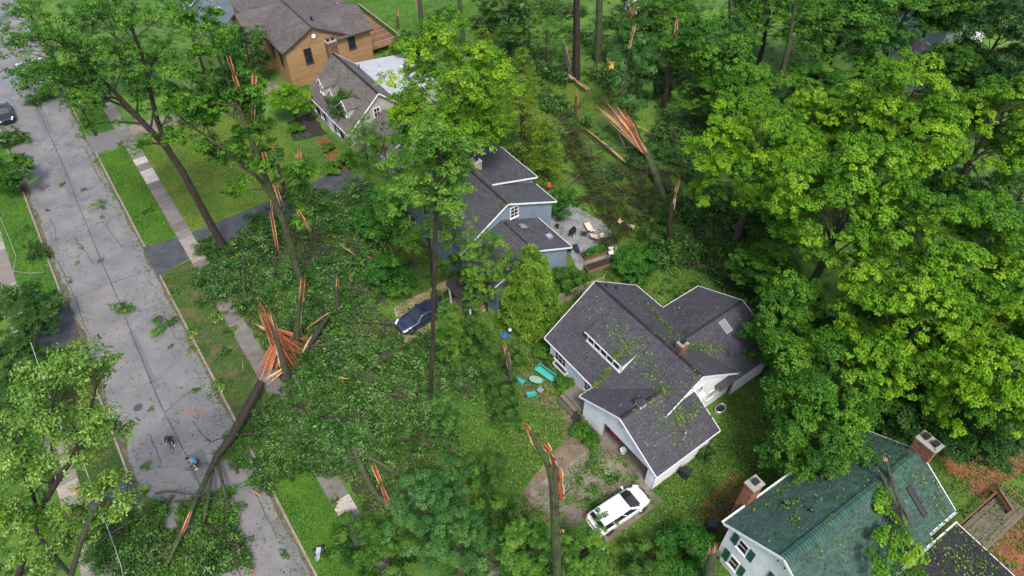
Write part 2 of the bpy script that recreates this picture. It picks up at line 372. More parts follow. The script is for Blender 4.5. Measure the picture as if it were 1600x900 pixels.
sheet('back_lawn', [(63, 40), (78, 40), (82, 54), (70, 60), (62, 52)], .006, M['freshlawn'], .05, rough=.3)
sheet('back_lawn', [(45, 84), (62, 80), (62, 104), (45, 108)], .008, M['freshlawn'], .05, rough=.3)
sheet('front_lawn', [(13, 17.5), (18, 19), (21, 24), (20, 29), (15, 31), (11, 26)], .008, M['freshlawn'], .05, rough=.3)
# driveways
def drive(name, poly, z, m, **k): return sheet(name, poly, z, m, .05, rough=.06, **k)
drive('driveway', [(-.5, 61.0), (2.98, 62.1), (2.98, 66.1), (-.5, 66.6)], .018, M['darkdrive'])
drive('driveway', [(4.52, 62.3), (14, 62.2), (24, 62.6), (24, 67.0), (15, 66), (4.52, 66.0)], .018, M['darkdrive'])
drive('driveway', [(-.5, 87.7), (2.98, 87.4), (2.98, 91.8), (-.5, 92.5)], .018, M['patchtar'])
drive('driveway', [(4.52, 88.3), (14, 88.1), (24.5, 88.6), (24.5, 92.0), (14, 91.5), (4.52, 91.5)], .018, M['concrete'])
drive('driveway', [(-12.38, 57.1), (-8.9, 57.1), (-8.9, 62.4), (-12.38, 62.5)], .018, M['darkdrive'])
drive('driveway', [(-12.38, 36.9), (-8.9, 36.9), (-8.9, 40.1), (-12.38, 40.1)], .018, M['darkdrive'])
drive('driveway', [(15, 38.0), (24.5, 37.5), (24.5, 43.5), (17, 43.2)], .014, M['gravel'])
# concrete drive of the grey-roofed house, poured in bays
cd0 = sheet('driveway', [(4.52, 13.0), (23.9, 13.1), (23.9, 20.4), (21.2, 21.8), (17, 20.6), (12, 18.4), (4.52, 17.6)], .012, M['dirt'], .05)
xb = [4.6, 8.4, 12.2, 16.0, 19.4, 22.3, 23.85]; yb = [13.15, 16.5, 19.9]
for i in range(6):
    for j in range(2):
        if j == 1 and i < 3: continue
        q = MB(); q.box(xb[i] + .015, yb[j] + .015, .0, xb[i + 1] - .015, yb[j + 1] - .015, .03 + uni(-.006, .006)); q.build('concrete_bay', M['concrete'], cd0)
sheet('footpath', [(21.2, 21.8), (22.6, 20.6), (23.6, 23), (24.0, 25.0), (23.6, 27), (24.2, 29), (22.8, 29.4), (21.0, 29.4), (20.8, 27), (21.9, 25.2), (21.9, 23.4)], .016, M['dirt'], .05, rough=.12)
sheet('footpath', [(22.6, 66.4), (24.3, 66.6), (24.1, 70.5), (24.6, 74.4), (23.0, 74.2), (22.5, 70.5)], .02, M['mulch'], .05)
sheet('patio', [(34.9, 36.4), (40.3, 36.2), (42.3, 40), (41.2, 45.4), (37.2, 45.6), (36.6, 41)], .02, M['patiostone'], .06)
M['shadeearth'] = groundmat('heap_shade_earth', [(.018, .022, .010), (.032, .040, .014), (.05, .06, .02)], .7, [.3, .5, .7], fine=9, fvar=.5)  # dark earth whose colour also stands for the shade under the torn crowns
sheet('heap_shade_earth', [(4.7, 26), (9, 24), (12.5, 27), (13.5, 33), (16.5, 37.5), (15.5, 44), (22, 47), (23.5, 52), (22, 61.5), (6.5, 61.5), (4.7, 55)], .006, M['shadeearth'], .05, rough=.4)
sheet('flower_bed', [(20.6, 75.6), (24.9, 74.6), (25.2, 80.5), (21.6, 80.2)], .018, M['soil'], .05, rough=.2)
sheet('flower_bed', [(23.9, 26.3), (25.0, 26.3), (25.0, 30.3), (23.7, 30.4)], .014, M['soil'], .05, rough=.1)
sheet('flower_bed', [(22.2, 20.6), (23.9, 20.6), (23.9, 23.4), (23.0, 23.2)], .022, M['soil'], .05, rough=.1)
sheet('mulch_bed', [(25.6, 8.6), (30.5, 8.4), (30.5, 11.5), (25.5, 11)], .014, M['mulch'], .05, rough=.25)
sheet('mulch_bed', [(39.2, -8.5), (47, -6.5), (46, -3.9), (39.0, -3.6)], .02, M['mulch'], .05, rough=.3)
sheet('mulch_bed', [(44, -1.6), (54, -2.4), (56, 2), (50, 4), (45, 3)], .012, M['mulch'], .05, rough=.4)
sheet('bare_earth', [(2.7, 33.0), (4.5, 33.0), (7.2, 34), (7.6, 38.5), (5.5, 40.0), (3.2, 39)], .034, M['dirt'], .03, rough=.2)
# ------------------------------------------------------------ houses
def shmat(n, cols, stain=.78): return rampmat(n, cols, .85, stain, .45, spec=.25)
M['sh_dark'] = shmat('charcoal_shingles', [(.040, .039, .051), (.054, .052, .066), (.070, .067, .084)])
M['sh_blue'] = shmat('slate_shingles', [(.042, .042, .052), (.058, .058, .070), (.075, .075, .088)])
M['sh_brown'] = shmat('brown_shingles', [(.075, .066, .066), (.10, .088, .086), (.13, .115, .11)])
M['sh_grey'] = shmat('weathered_shingles', [(.085, .075, .070), (.115, .10, .095), (.15, .135, .125)])
M['sh_green'] = shmat('green_shingles', [(.021, .050, .040), (.030, .068, .054), (.041, .088, .070), (.060, .118, .093)], .72)
M['sh_black'] = shmat('black_shingles', [(.016, .016, .019), (.022, .022, .026), (.03, .03, .034)])
M['membrane'] = plain('grey_membrane', (.34, .36, .38), .7, .15, 1.2)
M['white'] = plain('white_paint', (.74, .75, .76), .5, .08, 3)
M['sid_white'] = rampmat('white_siding', [(.62, .65, .69), (.70, .72, .75)], .6, .86, .8)
M['sid_blue'] = rampmat('blue_siding', [(.15, .20, .25), (.175, .23, .285)], .65, .85, .8)
M['sid_orange'] = rampmat('ochre_siding', [(.27, .165, .080), (.32, .20, .098)], .65, .8, .8)
M['sid_tan'] = rampmat('tan_siding', [(.36, .27, .13), (.41, .31, .155)], .65, .85, .8)
M['sid_grey'] = rampmat('grey_siding', [(.33, .32, .30), (.40, .39, .37)], .65, .85, .8)
M['core'] = plain('wall_core', (.2, .19, .18), .8, .2, 2)
M['glass'] = plain('window_glass', (.02, .024, .03), .06, .3, 2, spec=.8)
M['skyglass'] = plain('skylight_glass', (.20, .23, .25), .12, .2, 2, spec=.8)
M['black'] = plain('black_plastic', (.018, .018, .02), .45, .3, 4)
M['brown'] = plain('brown_trim', (.05, .038, .032), .6, .3, 4)
M['shutter_green'] = plain('green_shutter', (.012, .09, .05), .5, .2, 5)
M['brick'] = rampmat('brick', [(.15, .055, .035), (.24, .095, .06), (.33, .15, .10)], .85, .75, 1.5)
M['tanbrick'] = rampmat('tan_brick', [(.42, .30, .22), (.50, .38, .29), (.56, .44, .35)], .85, .8, 1.5)
M['dkbrick'] = rampmat('dark_brick', [(.10, .05, .035), (.16, .08, .05), (.22, .12, .08)], .85, .75, 1.5)
M['mortar'] = plain('mortar', (.28, .25, .22), .9, .2, 5)
M['capstone'] = plain('chimney_cap', (.27, .25, .215), .8, .3, 3)
M['steel'] = plain('galvanised_steel', (.55, .56, .58), .35, .2, 5, metal=.6)
M['redpaint'] = plain('red_enamel', (.45, .012, .02), .35, .2, 5)
M['deckwood'] = rampmat('weathered_deck_boards', [(.085, .07, .052), (.12, .10, .078), (.155, .13, .10)], .85, .75, 1.5)
M['brownwood'] = rampmat('brown_stained_wood', [(.12, .065, .032), (.19, .105, .05), (.24, .14, .07)], .8, .75, 1.5)
M['fence'] = rampmat('grey_fence_boards', [(.20, .17, .12), (.27, .23, .17), (.32, .28, .21)], .85, .75, 1.5)

def clip(poly, a, b, c):
    """keep the side a*x + b*y <= c of a 2d polygon"""
    out = []; n = len(poly)
    for i in range(n):
        p, q = poly[i], poly[(i + 1) % n]; dp = a * p[0] + b * p[1] - c; dq = a * q[0] + b * q[1] - c
        if dp <= 0: out.append(p)
        if (dp < 0 < dq) or (dq < 0 < dp):
            k = dp / (dp - dq); out.append((p[0] + (q[0] - p[0]) * k, p[1] + (q[1] - p[1]) * k))
    return out
def frame_of(poly):
    P = [Vector(p) for p in poly]; n = Vector((0, 0, 0))
    for i in range(len(P)): n += P[i].cross(P[(i + 1) % len(P)])
    n.normalize(); e = (P[1] - P[0]).normalized(); s = n.cross(e)
    return P, P[0], e, s, n
def area2(q): return abs(sum(q[i][0] * q[(i + 1) % len(q)][1] - q[(i + 1) % len(q)][0] * q[i][1] for i in range(len(q)))) / 2

M['ridge_green'] = shmat('green_ridge_caps', [(.012, .045, .036), (.05, .12, .095)])
M['ridge'] = shmat('ridge_shadow_shingles', [(.018, .016, .020), (.026, .024, .029)])  # caps coloured darker to paint in the shadow line along the ridge
class Roof:
    """slopes of one house: a deck part, a shingle part (tabs laid course by course) and white edge boards"""
    def __init__(s, root, mat, exp=.14, tab=.32, edge='white'):
        s.root = root; s.mat = mat; s.exp = exp; s.tab = tab; s.deck = MB(); s.sh = MB(); s.cap = MB(); s.cm = None; s.edge = MB(); s.em = M[edge]
    def slope(s, poly, th=.13):
        P, o, e, u, n = frame_of(poly)
        s.deck.prism([p - n * th for p in P], n * (th - .002), t=.5)
        q2 = [((p - o).dot(e), (p - o).dot(u)) for p in P]
        x0 = min(p[0] for p in q2); x1 = max(p[0] for p in q2); y1 = max(p[1] for p in q2); m = len(q2)
        lines = []
        for i in range(m):
            (ax, ay), (bx, by) = q2[i], q2[(i + 1) % m]; nx, ny = by - ay, -(bx - ax); L = math.hypot(nx, ny); nx /= L; ny /= L
            lines.append((nx, ny, nx * ax + ny * ay))
        j = 0; y = -.02
        while y < y1:
            x = x0 - uni(0, s.tab); yb = min(y + s.exp, y1)
            band = random.uniform(-.06, .06)
            while x < x1:
                wd = s.tab * random.choice((.6, 1, 1, 1.35)); gp = .008
                r = [(x + gp, y), (x + wd - gp, y), (x + wd - gp, yb), (x + gp, yb)]
                for (a, b, c) in lines:
                    if any(a * p[0] + b * p[1] > c + .02 for p in r): r = clip(r, a, b, c + .02)
                    if len(r) < 3: break
                if len(r) >= 3 and area2(r) > .0015:
                    lift = uni(.016, .024)
                    s.sh.add([o + e * p[0] + u * p[1] + n * (.003 + lift * (yb - p[1]) / s.exp) for p in r], [tuple(range(len(r)))], 0, min(1, max(0, random.betavariate(2, 2) + band)))
                x += wd
            y += s.exp
    def ridge(s, a, b, wd=.3, st=.19):
        a = Vector(a); b = Vector(b); d = (b - a); L = d.length; d.normalize(); x = d.cross(V(0, 0, 1)).normalized(); k = int(L / st)
        up = x.cross(d)
        for i in range(k):
            p = a + d * st * i; q = a + d * st * (i + 1.12); tv = random.random(); z0, z1 = .055, .03
            vs = [p - x * wd / 2 - up * .06, p + up * z0, p + x * wd / 2 - up * .06, q - x * wd / 2 - up * .085, q + up * z1, q + x * wd / 2 - up * .085]
            s.cap.add(vs, [(0, 1, 4, 3), (1, 2, 5, 4), (2, 1, 0)], 0, .45 + tv * .5)
            k2 = [v + d * .045 + up * .004 for v in vs[:3]]; s.cap.add(vs[:3] + k2, [(0, 1, 4, 3), (1, 2, 5, 4)], 0, 0)
    def board(s, a, b, ht=.16, wd=.05):
        q = MB(); q.bar(Vector(a) - V(0, 0, ht / 2 - .035), Vector(b) - V(0, 0, ht / 2 - .035), wd, ht); q.build('edge_board', s.em, s.root)
    def done(s):
        s.deck.build('roof', M['core'], s.root)
        s.sh.build('shingles', s.mat, s.root, kind='stuff')
        if s.cap.v: s.cap.build('ridge_caps', s.cm or M['ridge'], s.root, kind='stuff')
        if s.edge.v: s.edge.build('roof_edge_boards', s.em, s.root)

class Walls:
    def __init__(s, root, mat, course=.17): s.root = root; s.mat = mat; s.c = course; s.core = MB(); s.sid = MB()
    def wall(s, poly, th=.2):
        """poly: counter-clockwise seen from outside, first edge along the bottom"""
        P, o, e, u, n = frame_of(poly)
        s.core.prism([p - n * th for p in P], n * th, t=.5)
        q2 = [((p - o).dot(e), (p - o).dot(u)) for p in P]; y0 = min(p[1] for p in q2); y1 = max(p[1] for p in q2); y = y0
        while y < y1:
            r = clip(clip(q2, 0, 1, y + s.c), 0, -1, -y)
            if len(r) >= 3:
                s.sid.add([o + e * p[0] + u * p[1] + n * (.008 + .022 * max(0, 1 - (p[1] - y) / s.c)) for p in r], [tuple(range(len(r)))])
                b = [p for p in r if abs(p[1] - y) < 1e-5]
                if len(b) == 2:
                    q0, q1 = [o + e * p[0] + u * p[1] for p in b]; s.sid.add([q0, q1, q1 + n * .03, q0 + n * .03], [(0, 1, 2, 3)])
            y += s.c
    def done(s):
        s.core.build('wall', M['core'], s.root); s.sid.build('siding', s.mat, s.root, kind='stuff')

def window(root, c, u, n, wd, ht, fm='white', pm='glass', nv=1, nh=1, fw=.09, sill=True, up=(0, 0, 1), name='window'):
    c = Vector(c); u = Vector(u).normalized(); n = Vector(n).normalized(); up = Vector(up)
    b = MB(); z = .075
    for sx in (-1, 1): b.obox(c + u * sx * (wd / 2 - fw / 2) + n * .035, u, n, up, fw, z, ht)
    for sz in (-1, 1): b.obox(c + up * sz * (ht / 2 - fw / 2) + n * .035, u, n, up, wd - 2 * fw, z - .004, fw)
    for i in range(nv): b.obox(c + u * (-wd / 2 + wd * (i + 1) / (nv + 1)) + n * .03, u, n, up, .04, z - .03, ht - 2 * fw)
    for i in range(nh): b.obox(c + up * (-ht / 2 + ht * (i + 1) / (nh + 1)) + n * .03, u, n, up, wd - 2 * fw, z - .026, .05)
    f = b.build(name, M[fm], root)
    b = MB(); b.obox(c + n * .02, u, n, up, wd - .06, .04, ht - .06); b.build('pane', M[pm], f)
    if sill:
        b = MB(); b.obox(c - up * (ht / 2 + .03) + n * .06, u, n, up, wd + .12, .14, .06); b.build('sill', M[fm], f)
    return f
def shutter(root, c, u, n, wd, ht, m):
    b = MB(); c = Vector(c); u = Vector(u); n = Vector(n)
    b.obox(c + n * .045, u, n, (0, 0, 1), wd, .03, ht)
    for sx in (-1, 1): b.obox(c + u * sx * (wd / 2 - .03) + n * .07, u, n, (0, 0, 1), .06, .03, ht)
    for i in range(9): b.obox(c + V(0, 0, (-.5 + (i + .5) / 9) * (ht - .1)) + n * .068, u, n, (0, 0, 1), wd - .12, .02, ht / 14)
    b.build('shutter', m, root)
def bricks(root, x0, y0, z0, x1, y1, z1, m, cap=True, name='chimney', flues=2, capm='capstone', over=.09):
    b = MB(); b.box(x0, y0, z0, x1, y1, z1, 0, .5); ch = b.build(name, M['mortar'], root)
    k = MB(); h = .075; z = z0 + .01; r = 0
    while z + h < z1:
        for (a, c, fx, s) in ((x0, x1, y0, -1), (x0, x1, y1, 1), (y0, y1, x0, -1), (y0, y1, x1, 1)):
            p = a - (.11 if r % 2 else 0)
            while p < c:
                q0, q1 = max(p, a), min(p + .21, c)
                if q1 - q0 > .05:
                    d = .012 + uni(0, .01)
                    if fx in (y0, y1) and (a, c) == (x0, x1): k.box(q0, min(fx, fx + s * d), z, q1, max(fx, fx + s * d), z + h - .012)
                    else: k.box(min(fx, fx + s * d), q0, z, max(fx, fx + s * d), q1, z + h - .012)
                p += .222
        z += h; r += 1
    k.build('bricks', m, ch, kind='stuff')
    if cap:
        b = MB(); b.box(x0 - over, y0 - over, z1, x1 + over, y1 + over, z1 + .12); b.build('chimney_cap', M[capm], ch)
        b = MB(); L = (x1 - x0) > (y1 - y0)
        for i in range(flues):
            t = (i + .5) / flues; cx = x0 + (x1 - x0) * (t if L else .5); cy = y0 + (y1 - y0) * (.5 if L else t)
            b.box(cx - .16, cy - .16, z1 + .12, cx + .16, cy + .16, z1 + .32, t=.2)
            b.box(cx - .22, cy - .22, z1 + .40, cx + .22, cy + .22, z1 + .43, t=.2)
            for sx in (-1, 1):
                for sy in (-1, 1): b.box(cx + sx * .13 - .015, cy + sy * .13 - .015, z1 + .32, cx + sx * .13 + .015, cy + sy * .13 + .015, z1 + .40)
        b.build('flue', M['black'], ch)
    return ch
def vent_pipe(root, x, y, z, h=.45, m='black', r=.07):
    b = MB(); b.lathe([(r * 2, 0), (r, .08), (r, h), (r * 1.5, h), (r * 1.5, h + .08), (r * .6, h + .12)], (x, y, z), 10); b.build('vent_pipe', M[m], root)
def skylight(root, c, poly, wd, ht, pm='skyglass', fm='steel'):
    P, o, e, u, n = frame_of(poly); c = Vector(c); b = MB()
    for s in (-1, 1):
        b.obox(c + e * s * (wd / 2) + n * .08, e, n, u, .07, .16, ht + .07); b.obox(c + u * s * (ht / 2) + n * .08, e, n, u, wd - .07, .156, .07)
    f = b.build('skylight', M[fm], root)
    b = MB(); b.obox(c + n * .11, e, n, u, wd - .05, .03, ht - .05); b.build('pane', M[pm], f)

# --- white house with charcoal roof (centre right)
def white_house():
    ox, oy = 30.6, 21.0
    H = thing('white_house', 'white house with charcoal shingle roof, a long shed dormer and a front garage wing', 'house', (0, 0, 0))
    rf = Roof(H, M['sh_dark']); ez, rz, rx = 2.9, 6.8, 30.6
    L = [(25.1, 29.6, ez), (25.1, 16.85, ez), (rx, 16.85, rz), (rx, 29.6, rz)]; rf.slope(L)
    Rr = [(36.2, 16.85, 2.85), (36.2, 29.6, 2.85), (rx, 29.6, rz), (rx, 16.85, rz)]; rf.slope(Rr)
    rf.ridge((rx, 16.85, rz), (rx, 29.6, rz))
    for a, b in (((25.1, 16.82, ez), (rx, 16.82, rz)), ((rx, 16.82, rz), (36.2, 16.82, 2.85)), ((25.1, 29.63, ez), (rx, 29.63, rz)), ((rx, 29.63, rz), (36.2, 29.63, 2.85)), ((25.07, 22.9, ez), (25.07, 29.6, ez)), ((36.23, 29.6, 2.85), (36.23, 26.2, 2.85))): rf.board(a, b)
    # garage wing
    gz, gr, gy = 2.8, 5.2, 18.5
    GL = [(23.65, 23.05, gz), (23.65, gy, gr), (29.6, gy, gr), (29.6, 23.05, gz)]
    rf.slope([GL[3], GL[0], GL[1], GL[2]])
    GR = [(23.65, 13.95, gz), (30.6, 13.95, gz), (30.6, gy, gr), (23.65, gy, gr)]; rf.slope(GR)
    rf.ridge((23.65, gy, gr), (28.6, gy, gr), .34)
    for a, b in (((23.62, 23.05, gz), (23.62, gy, gr)), ((23.62, gy, gr), (23.62, 13.95, gz)), ((30.63, 13.95, gz), (30.63, gy, gr)), ((23.65, 13.92, gz), (30.6, 13.92, gz)), ((23.65, 23.08, gz), (25.1, 23.08, gz))): rf.board(a, b)
    # rear wing
    wz, wr, wy = 2.75, 4.95, 21.3
    rf.slope([(41.0, 26.1, wz), (33.5, 26.1, wz), (32.8, wy, wr), (41.0, wy, wr)])
    WR = [(33.5, 16.5, wz), (41.0, 16.5, wz), (41.0, wy, wr), (32.8, wy, wr)]; rf.slope(WR)
    rf.ridge((33.0, wy, wr), (41.0, wy, wr))
    for a, b in (((41.03, 26.1, wz), (41.03, wy, wr)), ((41.03, wy, wr), (41.03, 16.5, wz)), ((36.3, 26.13, wz), (41, 26.13, wz))): rf.board(a, b)
    # shed dormer roof
    D = [(26.95, 26.55, 5.42), (26.95, 21.95, 5.42), (29.75, 21.95, 6.22), (29.75, 26.55, 6.22)]; rf.slope(D, .1)
    rf.board((26.92, 26.55, 5.42), (26.92, 21.95, 5.42), .12)
    rf.done()
    W = Walls(H, M['sid_white'])
    W.wall([(25.55, 29.25, 0), (25.55, 22.9, 0), (25.55, 22.9, 3.05), (25.55, 29.25, 3.05)])
    W.wall([(35.8, 29.25, 0), (25.55, 29.25, 0), (25.55, 29.25, 3.0), (rx, 29.25, 6.6), (35.8, 29.25, 3.0)])
    W.wall([(25.55, 17.15, 0), (35.8, 17.15, 0), (35.8, 17.15, 3.0), (rx, 17.15, 6.6), (25.55, 17.15, 3.0)])
    W.wall([(35.8, 17.15, 0), (35.8, 29.25, 0), (35.8, 29.25, 2.9), (35.8, 17.15, 2.9)])
    # garage front: gable above the wide door opening, with jambs either side
    fx = 24.0
    W.wall([(fx, 22.7, 2.15), (fx, 14.35, 2.15), (fx, 14.35, 2.85), (fx, gy, 5.02), (fx, 22.7, 2.85)])
    W.wall([(fx, 22.7, 0), (fx, 20.2, 0), (fx, 20.2, 2.15), (fx, 22.7, 2.15)]); W.wall([(fx, 15.1, 0), (fx, 14.35, 0), (fx, 14.35, 2.15), (fx, 15.1, 2.15)])
    W.wall([(fx, 14.3, 0), (30.3, 14.3, 0), (30.3, 14.3, 2.85), (fx, 14.3, 2.85)]); W.wall([(25.55, 22.75, 0), (fx, 22.75, 0), (fx, 22.75, 2.85), (25.55, 22.75, 2.85)])
    W.wall([(30.3, 14.35, 0), (30.3, 17.1, 0), (30.3, 17.1, 4.2), (30.3, 14.35, 2.9)])
    W.wall([(40.7, 16.8, 0), (40.7, 25.8, 0), (40.7, 25.8, 2.8), (40.7, wy, 4.85), (40.7, 16.8, 2.8)])
    W.wall([(35.85, 16.8, 0), (40.7, 16.8, 0), (40.7, 16.8, 2.8), (35.85, 16.8, 2.8)]); W.wall([(40.7, 25.8, 0), (35.85, 25.8, 0), (35.85, 25.8, 2.8), (40.7, 25.8, 2.8)])
    W.wall([(27.15, 26.35, 4.25), (27.15, 22.15, 4.25), (27.15, 22.15, 5.36), (27.15, 26.35, 5.36)], .1)
    W.wall([(27.15, 22.1, 4.2), (29.5, 22.1, 5.95), (29.5, 22.1, 6.05), (27.15, 22.1, 5.36)], .1); W.wall([(29.5, 26.4, 5.95), (27.15, 26.4, 4.2), (27.15, 26.4, 5.36), (29.5, 26.4, 6.05)], .1)
    W.done()
    for i, y in enumerate((25.85, 25.05, 24.25, 23.45, 22.65)): window(H, (27.14, y, 4.88), (0, -1, 0), (-1, 0, 0), .78, .88, nv=0, nh=0, fw=.055, sill=False)
    b = MB(); b.box(27.02, 22.1, 4.28, 27.14, 26.4, 4.40); b.build('dormer_sill', M['white'], H)
    window(H, (25.5, 27.7, 1.6), (0, -1, 0), (-1, 0, 0), 1.6, 1.3, nv=2); window(H, (25.5, 24.0, 1.5), (0, -1, 0), (-1, 0, 0), .9, 1.2)
    window(H, (31.2, 17.12, 4.1), (1, 0, 0), (0, -1, 0), .8, 1.25); window(H, (33.2, 17.12, 1.9), (1, 0, 0), (0, -1, 0), .75, 1.0)
    b = MB(); b.box(30.85, 16.62, 3.5, 31.55, 17.06, 3.88); b.box(30.9, 16.6, 3.55, 31.5, 16.63, 3.82); b.build('window_air_conditioner', M['white'], H)
    # oval louvre, house number, porch, gutter pipe
    lv = MB(); lv.lathe([(.30, 0), (.30, .04), (.24, .045)], (0, 0, 0), 18, sx=1, sy=1.25); o = lv.build('oval_vent', M['white'], H); o.rotation_euler = (0, R(-90), 0); o.location = (23.97, 18.5, 4.0)
    lv = MB(); lv.lathe([(.23, .04), (.23, .05)], (0, 0, 0), 18, sy=1.25)
    q = lv.build('vent_recess', M['black'], o)
    lv = MB()
    for i in range(5): lv.box(-.19 + i * .09, -.22, .05, -.15 + i * .09, .22, .07)
    lv.build('louvre', M['white'], o)
    # four dark digits on the front wall
    segs = {'3': 'abgcd', '1': 'bc', '7': 'abc', '5': 'afgcd'}
    for k, dgt in enumerate('1735'):
        y = 27.4 - k * .42
        num = MB(); S = {'a': (y, y - .2, 2.78, 2.78), 'g': (y, y - .2, 2.6, 2.6), 'd': (y, y - .2, 2.42, 2.42), 'b': (y - .2, y - .2, 2.78, 2.6), 'c': (y - .2, y - .2, 2.6, 2.42), 'f': (y, y, 2.78, 2.6), 'e': (y, y, 2.6, 2.42)}
        for ch in segs[dgt]:
            a = S[ch]; num.bar((25.50, a[0], a[2]), (25.50, a[1], a[3]), .05, .06, (1, 0, 0))
        num.build('house_digit', M['black'], H)
    b = MB(); b.tube([(25.35, 29.1, 2.75), (25.5, 29.1, 2.6), (25.5, 29.1, .1)], .05, 8); b.build('downpipe', M['white'], H)
    b = MB(); b.box(24.05, 23.0, 0.0, 25.5, 25.7, .22); b.build('porch_slab', M['concrete'], H)
    b = MB(); b.box(23.82, 14.4, .03, 30.2, 22.6, .055); b.build('garage_floor', M['concrete'], H)
    b = MB(); b.box(24.3, 15.1, 2.08, 27.2, 20.2, 2.12); b.build('garage_door', M['white'], H)
    # chimney, cupola, vents, skylight
    bricks(H, 30.95, 19.55, 5.6, 31.65, 20.15, 7.35, M['dkbrick'], flues=1, capm='capstone', over=.04)
    b = MB(); b.box(25.55, 18.2, 4.85, 26.15, 18.8, 5.55, 0); cu = b.build('cupola', M['white'], H)
    b = MB(); b.box(25.46, 18.11, 5.55, 26.24, 18.89, 5.6); b.add([(25.46, 18.11, 5.6), (26.24, 18.11, 5.6), (26.24, 18.89, 5.6), (25.46, 18.89, 5.6), (25.85, 18.5, 5.95)], [(0, 1, 4), (1, 2, 4), (2, 3, 4), (3, 0, 4)]); b.build('cupola_roof', M['sh_dark'], cu)
    b = MB()
    for i in range(4): b.box(25.53, 18.28, 5.15 + i * .09, 25.548, 18.72, 5.2 + i * .09); b.box(25.63, 18.18, 5.15 + i * .09, 26.07, 18.198, 5.2 + i * .09)
    b.build('louvre', M['capstone'], cu)
    vent_pipe(H, 31.3, 28.9, 6.25); vent_pipe(H, 32.3, 28.6, 5.6); vent_pipe(H, 27.5, 15.0, 3.3, .7, 'steel', .05)
    skylight(H, (37.75, 20.35, 4.52), WR, .7, 1.15)
    # lean-to step at foot of right gable
    return H
white_house()

